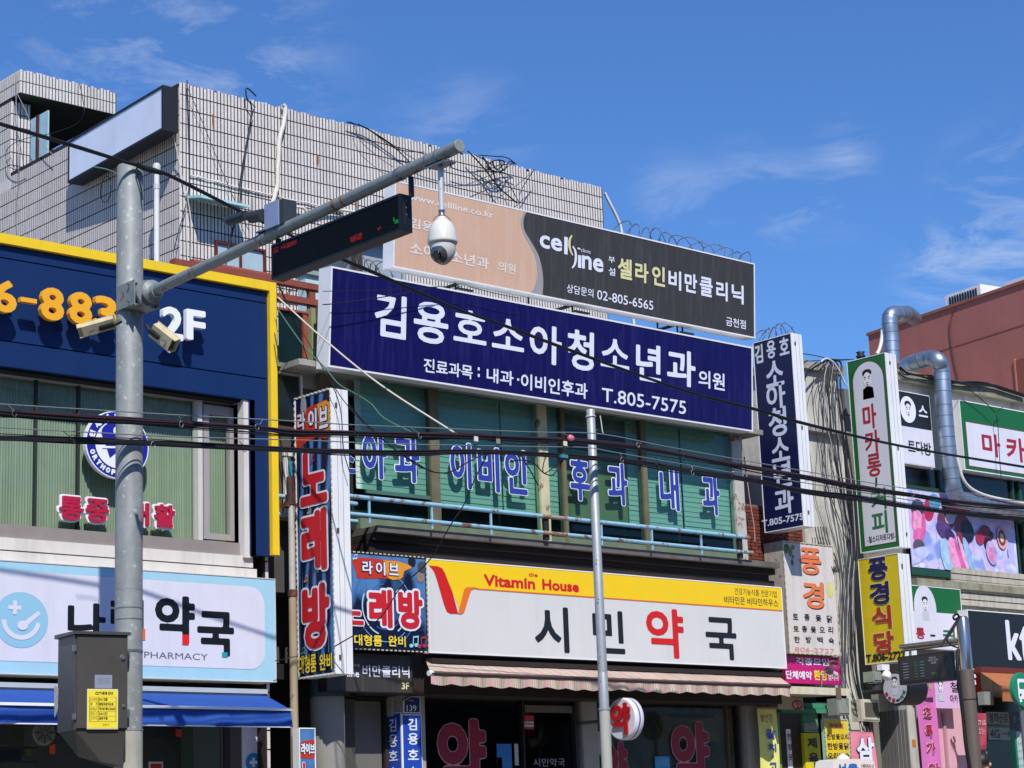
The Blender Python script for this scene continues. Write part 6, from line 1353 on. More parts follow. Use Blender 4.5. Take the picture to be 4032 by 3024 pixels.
# meters, junction boxes and the cable trunk
for nm,lb,p,q,y_,m in (('meter_box','grey electric meter box under the small canopy right end',C5(832,1165),C5(922,1285),16.75,mat('meter_grey','8c928a',.5,var=.1)),
    ('air_conditioner','cream outdoor air conditioner box beside the hanging cables',C5(1000,1172),C5(1135,1330),16.55,mat('ac_cream','c9c2ac',.5,var=.1,grime=.4)),
    ('junction_box','small grey junction box behind the white street camera',C5(1085,975),C5(1150,1050),16.8,mat('meter_grey','8c928a')),
    ('junction_box','grey cabinet box low beside the black round sign',C5(1090,1060),C5(1130,1120),16.85,mat('dark_cab','3c403f',.6))):
    f_ = front(y_); r_ = f_.rect(p,q); t = thing(nm, lb, nm.replace('_',' '), f_.pt((r_[0]+r_[2])/2,r_[1]))
    fbox('case', f_, r_, -.16, 0, m, t); fbox('cover', f_, (r_[0]+.015,r_[1]+.02,r_[2]-.015,r_[3]-.02), 0, .012, m, t)
    if nm == 'air_conditioner': fbox('grille', f_, (r_[0]+.05,r_[1]+.05,r_[2]-.02,r_[3]-.04), .012, .016, mat('ac_grille','5a5648',.6,var=.2), t)
def yl(pts, y0, y1):                                  # points whose depth runs from y0 to y1
    n = len(pts)-1; return [front(y0+(y1-y0)*i/n).w(p) for i,p in enumerate(pts)]
random.seed(11)
for i in range(15):
    s_ = (i/14)**.6; j = lambda a: random.uniform(-a,a)
    xb = 550+200*s_
    P_ = [D4(660+j(15),585+j(8)), D4(600+150*s_+j(10),610+j(14)), D4(xb+j(10),760+j(20)), D4(xb+25+j(18),1000), D4(xb+50+j(24),1250), D4(xb+70+j(24),1450), C5(870+100*s_+j(14),60), C5(885+75*s_+j(14),350), C5(895+60*s_+j(14),700), C5(905+75*s_+j(20),1000), C5(960+70*s_+j(20),1250), C5(1000+80*s_,1400)]
    wire('cable', '%s cable from the left in the bundle hanging down the concrete corner' % ORD[i], bez(yl(P_,16.85,16.6),4), random.choice((.005,.006,.009,.013)), (M_cab,M_cab,M_cab,M_cabg,M_cab)[i%5], group='cables hanging down the concrete corner')
for i in range(5):
    P_ = [D4(660,585), D4(590-10*i,620+8*i), D4(530-8*i,660+10*i), D4(498,700+9*i)]
    wire('cable', '%s of five cables fanning left from the top of the concrete corner, counted downward' % ORD[i], bez(yl(P_,16.9,16.7),5), .007, M_cab, group='cables fanning left from the concrete corner')
wire('cable', 'white cable arching over the top of the concrete corner', bez(yl([D4(610,600),D4(650,575),D4(700,600),D4(750,670),D4(780,740),D4(800,770)],16.8,16.8),6), .012, M_cabw)
for i,ps in enumerate(([D4(485,540),D4(580,555),D4(660,575)],[D4(485,595),D4(600,590),D4(700,592),D4(850,580)],[D4(660,575),D4(740,582),D4(850,580)])):
    wire('cable', ['cable from the vertical sign to the cable knot','second cable passing the cable knot against the sky','short cable from the knot toward the macaron sign'][i], bez(yl(ps,16.8,17.2),6), .006, M_cab)
for i in range(5):
    P_ = [G4(1140+40*i,460), G4(1190+38*i,680), G4(1300+35*i,900), G4(1420+20*i,1120)]
    wire('cable', '%s thin cable from the left slanting over pale concrete beside the 풍경 sign' % ORD[i], bez(yl(P_,16.9,16.7),4), .008, M_cab, group='thin cables slanting over the pale concrete')

# ================================================================== CAFE BUILDING (macarons)
MY = 17.0; fM = front(MY)
mx0 = fM.w(D4(1165,900)).x
ztp = fM.w(D4(1300,740)).z
mc = thing('cafe_building', 'old two storey cafe building with green framed windows and a grimy concrete parapet', 'building', (26,18,0))
M_old = mat('old_plaster','b9b5a8',.9,var=.12,vs=5,grime=.65,gs=(3,3,.7),gcol='6c675b',bump=.3,bs=25)
MB().box((mx0,MY,.15),(34,25,ztp)).build('wall', M_old, mc)
MB().box((mx0-.1,MY-.10,ztp-.05),(34,MY+.1,ztp+.09)).build('parapet', mat('mossy_concrete','8f8c78',.95,var=.2,vs=8,grime=.7,gs=(3,3,1),gcol='4e4f40',bump=.4,bs=30), mc)
lz1 = fM.w(G7(600,1480)).z; lz0 = fM.w(G7(600,1530)).z
MB().box((mx0-.05,MY-.14,lz0),(34,MY+.02,lz1)).build('ledge', mat('mossy_concrete','8f8c78'), mc)
fM2 = front(MY-.03)
def mb_(p,q,m,nm,c0=0,c1_=.03,par=mc,fr=fM2): return fbox(nm, fr, fr.rect(p,q), c0, c1_, m, par)
M_gf = mat('green_window_frame','1f4a3a',.5,var=.1)
zw0, zw1 = fM2.w(G7(500,1440)).z, fM2.w(G7(300,640)).z
xW0 = fM2.w(G7(120,1000)).x
MB().box((xW0,MY-.028,zw0+.0),(33,MY-.002,zw1)).build('window_back', mat('window_black','0f1715',.15), mc)
zpr0 = fM2.w(G7(160,1352)).z; zpr1 = fM2.w(G7(160,792)).z; xpr1 = fM2.w(G7(905,1200)).x
MB().box((xW0,MY-.07,zw0),(33,MY-.03,zpr0-.004)).build('window_frame', M_gf, mc)
for p,q in ((G7(908,1000),G7(935,1400)),(G7(965,1000),G7(985,1400)),(G7(345,640),G7(365,790))):
    r_ = fM2.rect(p,q); MB().box((r_[0],MY-.07,zpr0),(r_[2],MY-.03,zw1)).build('window_frame', M_gf, mc)
for x_ in (27.2,28.3,29.4): MB().box((x_,MY-.07,zpr0),(x_+.06,MY-.03,zw1)).build('window_frame', M_gf, mc)
MB().box((xW0,MY-.065,zpr1+.02),(33,MY-.03,zpr1+.06)).build('window_frame', M_gf, mc)
# macaron photo print
def photo(name, cols, sc, seed):
    m = mat(name, cols[0], .4); N = m.node_tree.nodes; K = m.node_tree.links.new
    g = N.new('ShaderNodeNewGeometry'); n = N.new('ShaderNodeTexNoise'); n.inputs['Scale'].default_value = sc; n.inputs['Detail'].default_value = 2; n.inputs['Distortion'].default_value = .8
    mp_ = N.new('ShaderNodeMapping'); mp_.inputs['Location'].default_value = (seed,seed,0); K(g.outputs['Position'], mp_.inputs[0]); K(mp_.outputs[0], n.inputs['Vector'])
    r = N.new('ShaderNodeValToRGB')
    while len(r.color_ramp.elements) < len(cols): r.color_ramp.elements.new(.5)
    for i,(e,c_) in enumerate(zip(r.color_ramp.elements, cols)): e.position = .32+.36*i/(len(cols)-1); e.color = (*lin(c_),1)
    K(n.outputs[0], r.inputs[0]); K(r.outputs[0], N['Principled BSDF'].inputs['Base Color']); return m
fpr = front(MY-.075)
pt_ = thing('window_poster', 'pastel macaron photo print filling the cafe windows above the green ledge', 'poster', ((xW0+xpr1)/2,MY-.07,zpr0))
xs3 = [xW0, fpr.w(G7(335,1000)).x, fpr.w(G7(615,1200)).x, xpr1]
M_pb = photo('print_pastel', ('8f9fe0','c9d2f6','d9b9e6','a9b8ee','e6dcf4'), 2.6, 3)
for a,b in zip(xs3,xs3[1:]): MB().box((a+.004,MY-.075,zpr0),(b-.004,MY-.07,zpr1)).build('print_panel', M_pb, pt_)
def pe(x,y,ra_,rb_,h_,rot=0,c=.003):
    a,b = fpr.hit(G7(x,y)); P_ = [(a+ra_*math.cos(t)*math.cos(rot)-rb_*math.sin(t)*math.sin(rot), b+ra_*math.cos(t)*math.sin(rot)+rb_*math.sin(t)*math.cos(rot)) for t in np.linspace(0,2*math.pi,26)[:-1]]
    P_ = [(min(max(p[0],xs3[0]),xs3[-1]), min(max(p[1],zpr0+.003),zpr1-.003)) for p in P_]
    MB().flat(fpr, P_, c).build('printed_shape', mat('print'+h_, h_, .4, var=.32, vs=9), pt_)
for i,(x,y,a,b,h_,ro) in enumerate(((210,930,.16,.14,'3a4260',.2),(290,930,.12,.18,'b82a58',-.3),(330,880,.13,.12,'4fa6cf',.1),(190,1030,.08,.17,'e07ab0',0),(212,1040,.12,.20,'ef9cc4',-.1),(250,1045,.05,.17,'d86aa2',-.1),(215,1120,.13,.10,'e368a6',.3),(215,1195,.13,.09,'5a5462',.1),(200,1270,.32,.10,'c6cdf6',.35),
    (410,1010,.20,.16,'6a3350',.2),(440,1000,.12,.08,'c8bcd0',.2),(430,900,.16,.10,'254d58',.1),(500,930,.3,.05,'c84a66',.05),(540,1080,.20,.22,'8a3048',.6),(565,1090,.15,.17,'231f38',.6),(400,1090,.20,.12,'5b3f80',-.5),(440,1130,.14,.10,'3f2c60',-.6),
    (430,1290,.16,.30,'a8cbe8',.35),(490,1300,.14,.34,'ee9fca',.38),(520,1300,.05,.34,'d564a4',.38),(545,1290,.04,.34,'f4b6d6',.38),(580,1280,.08,.30,'9cc0ea',.38),(690,1110,.16,.12,'8c1c3c',.4),(655,1140,.10,.10,'b0284a',.2),(735,1120,.06,.06,'2a1f30',0),(712,1180,.09,.09,'1c1b24',.3),
    (740,1250,.13,.18,'c9a6d8',.3),(735,1260,.06,.10,'ea86b8',.2),(815,1140,.13,.17,'e0a9a0',0),(812,1140,.09,.12,'7a3040',0),(812,1140,.05,.07,'d8c2a6',0),(700,950,.24,.10,'31406a',0),(860,1240,.02,.07,'b0b4e8',0))):
    pe(x,y,a*.95,b*.95,h_,ro,.003+.0006*i)
# black and white cafe sign behind the duct
fq = front(MY-.16)
sA1 = thing('cafe_sign', 'black over white cafe sign with a round portrait logo 스 and 트다방, left of the silver duct', 'shop sign', fq.w(D4(1310,1365)))
hq = [fq.hit(D4(*p)) for p in ((1186,812),(1412,848),(1420,1100),(1200,1070),(1437,1368),(1225,1335))]
qx0, qx1 = hq[0][0]-.1, hq[2][0]; MB().fbox(fq, (qx0,hq[4][1],qx1,hq[1][1]), -.14, 0).build('casing', M_case, sA1)
MB().flat(fq, [(qx0,hq[2][1]),(qx1-.01,hq[2][1]),(qx1-.01,hq[1][1]-.01),(qx0,hq[1][1]-.01)], .003).build('black_face', mat('black_film','1e1f22',.4), sA1)
MB().flat(fq, [(qx0,hq[4][1]+.01),(qx1-.01,hq[4][1]+.01),(qx1-.01,hq[2][1]),(qx0,hq[2][1])], .003).build('white_face', M_lbw, sA1)
def face_logo(fr, cx, cy, s_, t, ring=True, shirt=False):     # simple line portrait: oval, hair, brows, eyes, moustache
    if ring: MB().flat(fr, ell(cx,cy,s_*1.25,s_*1.35,28), .005).build('logo_ring', M_ew, t)
    k = .007; mbk = MB()
    mbk.flat(fr, ell(cx,cy+.55*s_,s_*.52,s_*.34,20), k)
    MB().flat(fr, ell(cx,cy-.02*s_,s_*.44,s_*.62,24), k+.002).build('logo_face', mat('logo_skin','e4e2e2',.5), t)
    for sg in (-1,1):
        mbk.flat(fr, [(cx+sg*.12*s_,cy+.20*s_),(cx+sg*.34*s_,cy+.27*s_),(cx+sg*.34*s_,cy+.19*s_),(cx+sg*.12*s_,cy+.13*s_)], k+.004)
        mbk.flat(fr, ell(cx+sg*.21*s_,cy+.03*s_,s_*.07,s_*.05,10), k+.004)
    mbk.flat(fr, [(cx-.2*s_,cy-.36*s_),(cx,cy-.26*s_),(cx+.2*s_,cy-.36*s_),(cx,cy-.33*s_)], k+.004); mbk.flat(fr, ell(cx,cy-.52*s_,s_*.09,s_*.07,10), k+.004)
    mbk.build('logo_lines', M_ki, t)
    if shirt:
        MB().flat(fr, [(cx-.62*s_,cy-1.75*s_),(cx+.62*s_,cy-1.75*s_),(cx+.55*s_,cy-.85*s_),(cx+.2*s_,cy-.66*s_),(cx-.2*s_,cy-.66*s_),(cx-.55*s_,cy-.85*s_)], k-.001).build('logo_shirt', mat('logo_shirt','c2c8cf',.5), t)
fo = fq.hit(D4(1243,945)); face_logo(fq, fo[0], fo[1], .135, sA1)
text(fq, D4(1315,910), D4(1388,1005), '스', M_bw, sA1, bold=.03, c=.006); text(fq, D4(1238,1160), D4(1415,1285), '트다방', M_ki, sA1, bold=.02, c=.006)
# green roof sign 마카롱
fr2 = front(MY-.18)
g0 = fr2.w(D4(1612,872)); gzb = fr2.w(D4(1648,1382)).z
sB1 = signbox('cafe_sign', 'long green bordered white cafe signboard 마카 at the right edge of the roof', 'signboard', fr2, (g0.x,gzb,g0.x+6.2,g0.z), .20, mat('sign_green','16652f',.4,var=.04), M_case, .014)
iz1 = fr2.w(D4(1662,1035)).z; iz0 = fr2.w(D4(1690,1352)).z; ix_ = fr2.w(D4(1675,1200)).x
MB().flat(fr2, [(ix_-.012,iz0-.012),(g0.x+5.9,iz0-.012),(g0.x+5.9,iz1+.012),(ix_-.012,iz1+.012)], .003).build('red_line', mat('line_red','7c3434',.4), sB1)
MB().flat(fr2, [(ix_,iz0),(g0.x+5.88,iz0),(g0.x+5.88,iz1),(ix_,iz1)], .006).build('white_field', M_lbw, sB1)
M_mr = mat('macaron_red','a51c30',.4); M_mg = mat('macaron_green','1c6b38',.4)
text(fr2, D4(1772,1108), D4(1920,1298), '마', M_mr, sB1, bold=.03, c=.009); text(fr2, D4(1948,1138), D4(2098,1335), '카', M_mr, sB1, bold=.03, c=.009)
# vertical macaron sign
vm, fVm, rVm, thVm = projbox('cafe_sign', 'green bordered projecting sign 마카롱-커피 with a portrait logo on top', 'projecting sign', 17.0, D4(800,600), D4(1078,525), C5(1010,140), D4(1155,535), mat('sign_green','16652f'), M_case, .008)
inn = [fVm.hit(p) for p in (D4(848,760),D4(1068,720),C5(1045,92),C5(1268,58))]
ia0 = inn[0][0]; ia1 = inn[1][0]; ib0 = inn[2][1]; itop = fVm.hit(D4(955,598))[1]; irad = (ia1-ia0)/2
def arch(g_): return [(ia0-g_,ib0-g_),(ia1+g_,ib0-g_)]+[((ia0+ia1)/2+(irad+g_)*math.cos(a), itop-irad+(irad+g_)*math.sin(a)) for a in np.linspace(0,math.pi,18)]
MB().flat(fVm, arch(.008), .003).build('red_line', mat('line_red','7c3434'), vm); MB().flat(fVm, arch(0), .006).build('white_field', mat('shade_white','d2d2da',.4), vm)
fo = fVm.hit(D4(952,735)); face_logo(fVm, fo[0], fo[1]+.02, .15, vm, False, True)
for ch,p,q,m in (('마',D4(914,918),D4(1025,1075),M_mr),('카',D4(930,1108),D4(1050,1250),M_mr),('롱',D4(945,1275),D4(1060,1420),M_mr),('커',D4(975,1530),G4(2190,190),M_mg),('피',G4(1960,250),G4(2210,540),M_mg)): text(fVm, p, q, ch, m, vm, bold=.022, c=.009)
a_ = fVm.hit(D4(1017,1470)); MB().flat(fVm, [(a_[0]-.022,a_[1]-.06),(a_[0]+.012,a_[1]-.055),(a_[0]+.022,a_[1]+.06),(a_[0]-.008,a_[1]+.055)], .009).build('dash', M_ki, vm)
a_ = fVm.hit(C5(1052,68)); b_ = fVm.hit(C5(1250,42)); vs_, fs_, _ = letters('-철스디저트다방-', b_[0]-a_[0], .085, .001, 20); MB().add([fVm.pt(a_[0]+x, a_[1]-.005+y, .009) for x,y in vs_], fs_).build('lettering', M_ki, vm)
for k_s in (.36,.68): MB().box((fVm.o.x+thVm*k_s-.002,-rVm[2]-.002,rVm[1]),(fVm.o.x+thVm*k_s+.002,-rVm[2]+.01,rVm[3])).build('panel_joint', mat('joint_grey','8a8c90'), vm)
for p in (D4(1113,605),D4(1172,1225),G7(128,1112)): q_ = front(-rVm[2]-.004).w(p); MB().box((q_.x-.01,-rVm[2]-.012,q_.z-.02),(q_.x+.01,-rVm[2]+.002,q_.z+.02)).build('latch', mat('latch','6d5a50'), vm)
# 풍경식당 sign
yv, fYv, rYv, thYv = projbox('restaurant_sign', 'yellow projecting restaurant sign 풍경식당 with navy and red letters', 'projecting sign', 17.0, C5(980,185), C5(1265,150), C5(1030,932), C5(1342,152), mat('restaurant_yellow','d3bc1c',.45,var=.04), M_case, .008)
M_nv = mat('restaurant_navy','1a1850',.4); M_rd = mat('restaurant_red','a82a22',.4); M_cre = mat('cream_outline','e6dca0',.4)
for ch,p,q,m in (('풍',C5(1052,182),C5(1200,322),M_nv),('경',C5(1062,355),C5(1212,495),M_nv),('식',C5(1078,522),C5(1226,662),M_rd),('당',C5(1092,702),C5(1246,842),M_rd)): text(fYv, p, q, ch, m, yv, bold=.045, c=.006, grow_out=.022, out_m=M_cre)
a_ = fYv.hit(C5(1042,915)); b_ = fYv.hit(C5(1320,860)); vs_, fs_, _ = letters('T.806-2727', b_[0]-a_[0], .10, .005, 20); MB().add([fYv.pt(a_[0]+x, a_[1]+.0+y, .006) for x,y in vs_], fs_).build('lettering', M_ki, yv)
for k_s in (.33,.66): MB().box((fYv.o.x+thYv*k_s-.002,-rYv[2]-.002,rYv[1]),(fYv.o.x+thYv*k_s+.002,-rYv[2]+.01,rYv[3])).build('panel_joint', mat('joint_grey','8a8c90'), yv)
q_ = front(-rYv[2]-.004).w(C5(1292,232)); MB().box((q_.x-.01,-rYv[2]-.012,q_.z-.03),(q_.x+.01,-rYv[2]+.002,q_.z+.03)).build('latch', mat('latch','6d5a50'), yv)
# silver ducts
M_duct = mat('duct_metal','a7b3c0',.42,metal=.85,var=.12,vs=5); M_dm = mat('duct_seam','6f7a84',.4,metal=.7)
def duct(label, P_, r_, st=.12):
    Q = bez(P_, 8); t = thing('duct', label, 'duct', Q[0]); MB().tube(Q, r_, 24).build('pipe', M_duct, t)
    acc = 0
    for a,b in zip(Q,Q[1:]):
        acc += (b-a).length
        if acc > st: acc = 0; MB().lathe(b-(b-a).normalized()*.004, (b-a), [(0,r_*1.02),(.009,r_*1.02)], 24).build('seam', M_dm, t)
    return t
dyy = 18.4; f_ = front(dyy)
duct('silver spiral duct rising behind the macaron sign and bending over the red roof', [f_.w(D4(1130,600)),f_.w(D4(1122,420)),f_.w(D4(1112,320)),f_.w(D4(1128,255))+V((.0,.0,0)),f_.w(D4(1175,225))+V((.25,.1,0)),front(19.2).w(D4(1240,250)),front(19.8).w(D4(1290,285))], .118)
f_ = front(16.72)
duct('silver spiral duct bending down the cafe front and away to the right', [front(17.6).w(D4(1240,628)),front(17.2).w(D4(1290,605)),front(16.9).w(D4(1400,575)),f_.w(D4(1462,590)),f_.w(D4(1490,660)),f_.w(D4(1500,850)),f_.w(D4(1525,1150)),f_.w(D4(1555,1400)),f_.w(D4(1572,1510)),f_.w(D4(1610,1590)),f_.w(D4(1700,1610)),f_.w(D4(1850,1640)),f_.w(D4(2087,1690)),f_.w(D4(2400,1740))], .115)
wire('conduit', 'white conduit curving down beside the silver duct and off to the right', bez([front(16.6).w(p) for p in (D4(1600,1290),D4(1620,1370),D4(1650,1460),D4(1720,1530),D4(1850,1580),D4(2087,1625),D4(2300,1650))],5), .022, M_pvc, 'conduit', 8)
# lower green cafe sign
fz4 = front(16.75)
h1 = fz4.w(C5(1745,830)); h2 = fz4.w(C5(1738,398))
lx0 = fz4.w(C5(1340,600)).x
sC = signbox('cafe_sign', 'lower green and white cafe sign 롱-커 with a portrait logo, behind the bus information screen', 'shop sign', fz4, (lx0,h1.z,h1.x-.02,h2.z), .12, mat('sign_green','16652f'), M_case, .01)
wl = fz4.w(C5(1720,575)).z; wx1 = fz4.w(C5(1722,700)).x
MB().flat(fz4, [(lx0+.01,h1.z+.012),(wx1,h1.z+.012),(wx1,wl),(lx0+.01,wl)], .003).build('white_field', M_lbw, sC)
cc_ = fz4.hit(C5(1455,530)); MB().flat(fz4, ell(cc_[0],cc_[1],.235,.30,30), .0045).build('white_arch', M_lbw, sC)
face_logo(fz4, cc_[0], cc_[1]+.05, .12, sC, False, True)
text(fz4, C5(1385,665), C5(1455,750), '롱', M_mr, sC, bold=.03, c=.006); text(fz4, C5(1575,672), C5(1670,790), '커', M_mg, sC, bold=.03, c=.006); MB().fbox(fz4, fz4.rect(C5(1490,715),C5(1525,730)), .004, .008).build('dash', M_ki, sC)
text(fz4, C5(1400,825), C5(1560,850), '디저트카페', M_ki, sC, bold=.01, c=.006)
# telecom shop sign kt, awning and shop front
fkt = front(16.6)
k0 = fkt.w(C5(1785,965)); k1 = fkt.w(C5(1780,540))
sK = signbox('phone_shop_sign', 'black phone shop sign with large white letters kt at the right edge', 'shop sign', fkt, (k0.x,k0.z,k0.x+3.4,k1.z), .26, mat('black_film','1e1f22'), M_case, .014)
text(fkt, C5(2018,612), C5(2138,900), 'k', M_bw, sK, bold=.035); text(fkt, C5(2112,655), C5(2215,935), 't', M_bw, sK, bold=.035)
so = mat('siding_white','b9b2a2',.8,var=.12,grime=.5); 
for i in range(6):
    z0_ = fM.w(C5(1800,520)).z+.085*i; MB().box((h1.x+.05,16.92-.012*(i%2),z0_),(34,16.99,z0_+.075)).build('siding_board', so, mc)
M_oa = mat('orange_canvas','b06a3c',.8,var=.12,vs=6,grime=.3)
oa = thing('orange_awning', 'faded orange canvas awning under the kt sign', 'awning', fkt.w(C5(1900,1000)))
A = fkt.w(C5(1800,985)); B = front(15.9).w(C5(1985,1065)); zB = B.z
MB().add([(A.x,16.5,A.z),(A.x+3.4,16.5,A.z),(B.x+3,15.9,zB-.02),(B.x,15.9,zB-.02)],[(0,3,2,1)]).build('canvas', M_oa, oa)
MB().box((B.x+.02,15.88,zB-.22),(B.x+3,15.9,zB-.02)).build('valance', M_oa, oa); MB().box((A.x,16.48,A.z-.0),(A.x+3.4,16.6,A.z+.07)).build('cassette', mat('red_brown','6a2c22',.6), oa)
pf = thing('phone_shop', 'dark phone shop front with small signs under the orange awning', 'shop front', (26,17,.15))
fpf = front(16.9)
px0 = fpf.w(C5(1780,1200)).x; MB().box((px0,16.9,.15),(34,17.02,2.95)).build('glazing', mat('shop_black_glass','0e1112',.15), pf)
fbox('red_panel', fpf, fpf.rect(C5(1780,990),C5(1835,1130)), 0, .05, mat('red_panel','a31c24',.5), pf)
fbox('white_arc_panel', fpf, fpf.rect(C5(1785,1190),C5(1850,1275)), 0, .03, mat('black_film','1e1f22'), pf)
fsn = front(16.83); M_gs = mat('grey_sign','8f9a98',.5,var=.05)
for lb,p,q,tx in (('grey sign with black letters 정직신로 on the phone shop front',C5(1897,1262),C5(2052,1352),'정직신로'),('grey sign 4G with an arrow on the phone shop front',C5(1905,1372),C5(2060,1462),'4G→')):
    t = thing('shop_notice', lb, 'sign', fsn.w(q)); r_ = fsn.rect(p,q); fbox('board', fsn, r_, -.03, 0, M_gs, t)
    if tx == '4G→':
        text(fsn, C5(1912,1385), C5(1985,1450), '4G', M_ki, t, bold=.02); a_ = fsn.hit(C5(1995,1418)); b_ = fsn.hit(C5(2052,1422)); MB().flat(fsn, [(a_[0],a_[1]-.006),(b_[0],a_[1]-.006),(b_[0],a_[1]+.006),(a_[0],a_[1]+.006)], .004).build('arrow', M_ki, t)
        MB().flat(fsn, [(b_[0]-.04,a_[1]+.05),(b_[0]+.01,a_[1]),(b_[0]-.04,a_[1]-.05),(b_[0]-.012,a_[1])], .005).build('arrow', M_ki, t)
    else: text(fsn, C5(1903,1270), C5(2046,1345), tx, M_ki, t, bold=.02)
t = thing('bus_timetable', 'dark and green bus timetable panel at the right edge', 'sign', front(14.3).w(C5(2110,1500))); ftb = front(14.3)
r_ = ftb.rect(C5(2065,1262),C5(2300,1390)); fbox('dark_header', ftb, r_, -.04, 0, M_cg, t); text(ftb, C5(2072,1290), C5(2200,1340), '현대시장사거리', M_gs, t, bold=0); text(ftb, C5(2110,1352), C5(2180,1375), '(501)', M_gs, t, bold=0)
r_ = ftb.rect(C5(2072,1400),C5(2300,1800)); fbox('green_panel', ftb, r_, -.04, 0, mat('timetable_green','1f7d58',.4), t); r_ = ftb.rect(C5(2098,1402),C5(2300,1800)); fbox('route_sheet', ftb, r_, 0, .004, mat('route_sheet','b3c1c0',.5,var=.1,vs=10), t)
for i in range(5): text(ftb, C5(2110,1425+i*52), C5(2180,1445+i*52), '노선 안내도', M_mg, t, bold=0, c=.006, res=12)
MB().tube([(ftb.w(C5(2250,1500)).x,14.32,.15),(ftb.w(C5(2250,1500)).x,14.32,2.4)], .03, 10).build('post', M_strap, t)
# round bus stop sign
bsn_ = front(14.0); bc_ = bsn_.w(C5(2150,1105)); br_ = abs(bsn_.w(C5(2075,1105)).x-bc_.x)*.95
t = thing('bus_stop_sign', 'round green bus stop sign with a white bus pictogram at the right edge', 'sign', (bc_.x,14.0,.15))
MB().lathe((bc_.x,14.0,bc_.z), (0,1,0), [(0,br_*.98),(.01,br_),(.05,br_)], 40).build('disc', mat('bus_green','1d8560',.4), t)
bx = lambda dx,dz: (bc_.x+dx*br_, bc_.z+dz*br_)
def rc_(a,b,c_,d,m,nm,k): MB().flat(bsn_, rrect((bc_.x+a*br_,bc_.z+b*br_,bc_.x+c_*br_,bc_.z+d*br_), .1*br_, 4), k).build(nm, m, t)
rc_(-.55,-.55,.55,.62,M_ew,'bus_body',.004); rc_(-.42,.05,.42,.42,mat('bus_green','1d8560'),'bus_window',.008); rc_(-.5,-.75,-.25,-.55,M_ew,'bus_wheel',.006); rc_(.25,-.75,.5,-.55,M_ew,'bus_wheel',.006)
for sg in (-1,1): MB().flat(bsn_, ell(*bx(sg*.36,-.3),br_*.08,br_*.08,12), .010).build('bus_light', M_ki, t)
MB().tube([(bc_.x+.02,14.06,.15),(bc_.x+.02,14.06,bc_.z)], .03, 12).build('post', M_strap, t)
# pink banners, siding wall, pink wall
Xs = fM.w(C5(1340,1450)).x
fsd = side(fsn.w(C5(1340,1450)).x); sdy = 16.83
sw = thing('siding_wall', 'grey vertical metal siding on the side of the phone shop, half in shade', 'wall', (fsd.o.x,17.2,.15))
a0 = fsd.hit(C5(1130,1400))[0]; M_sd = mat('grey_siding','6f6e6a',.6,var=.1,vs=3)
n_ = 8; w1 = (-sdy-a0)/n_
for i in range(n_): MB().fbox(fsd, (a0+i*w1+.004,.15,a0+(i+1)*w1-.004,2.75), -.05, 0).build('siding_strip', M_sd, sw)
MB().fbox(fsd, (a0,.15,-sdy,2.75), -.06, -.012).build('backing', M_black, sw)
fph = front(sdy)
r_ = fph.rect(C5(1342,1240),C5(1398,1600)); MB().box((fsd.o.x+.001,sdy-.01,.15),(fph.w(C5(1400,1450)).x,sdy+.2,2.8)).build('white_trim', mat('trim_white','bcbab0',.6,var=.1,grime=.3), sw)
fbox('orange_label', front(sdy-.012), front(sdy-.012).rect(C5(1362,1458),C5(1390,1510)), 0, .003, mat('label_orange','c07a1c',.5,var=.2,vs=60), sw)
fpk = front(16.74)
s12 = banner('banner', 'long pink vertical banner 초특가 with crimson letters', fpk, C5(1395,1162), C5(1533,1158), C5(1590,1800), C5(1455,1800), mat('pink_vinyl','d472b4',.45,var=.03))
for ch,p,q in (('초',C5(1436,1222),C5(1502,1305)),('특',C5(1452,1352),C5(1512,1440)),('가',C5(1465,1475),C5(1530,1562)),('아',C5(1475,1622),C5(1560,1700))): text(fpk, p, q, ch, M_mr, s12, bold=.03, c=.002, grow_out=.03, out_m=M_ew)
s13 = thing('banner', 'pink board top 할인매장 above the long pink banner', 'banner', fpk.w(C5(1460,1155))); fpk2 = front(16.70); fbox('board', fpk2, fpk2.rect(C5(1388,1050),C5(1526,1156)), -.02, 0, mat('pink_vinyl','d472b4'), s13); text(fpk2, C5(1392,1062), C5(1502,1105), '할인매장', mat('leaf_yellow','d9d274'), s13, bold=.02, grow_out=.02, out_m=M_mg)
s14 = thing('banner', 'pale pink cafe board with a line portrait and 철스 마카, beside the brown pole', 'banner', fpk.w(C5(1620,1245))); r_ = fpk.rect(C5(1530,1030),C5(1706,1240)); fbox('board', fpk, (fpk.hit(C5(1527,1130))[0],r_[1],r_[2],r_[3]), -.02, 0, mat('pale_pink_board','dcb4da',.45), s14)
fo = fpk.hit(C5(1562,1085)); face_logo(fpk, fo[0], fo[1], .105, s14, False, True); text(fpk, C5(1630,1050), C5(1690,1125), '철', M_ki, s14, bold=.01); text(fpk, C5(1630,1140), C5(1688,1200), '마카', M_ki, s14, bold=.01)
pw = thing('pink_wall', 'pale pink painted wall with a door recess behind the brown pole', 'wall', (23,16.95,.15)); fpw = front(16.95)
xa, xb = fpw.w(C5(1540,1400)).x, fpw.w(C5(1790,1400)).x; MB().box((xa,16.95,.15),(xb,17.0,2.9)).build('wall', mat('pink_plaster','dba9b6',.8,var=.06,vs=3,grime=.15), pw)
for p,q in ((C5(1585,1270),C5(1600,1659)),(C5(1600,1600),C5(1605,1659))): fbox('rib', fpw, (fpw.rect(p,q)[0],.15,fpw.rect(p,q)[2],fpw.rect(p,q)[3]), 0, .03, mat('pink_rib','b98794',.7), pw)
wire('cable', 'thin dark cable looping on the pink wall', bez([front(16.93).w(p) for p in (C5(1640,1450),C5(1650,1490),C5(1680,1560),C5(1690,1640),C5(1660,1700))],5), .008, mat('rust_cable','6d3a36',.6))
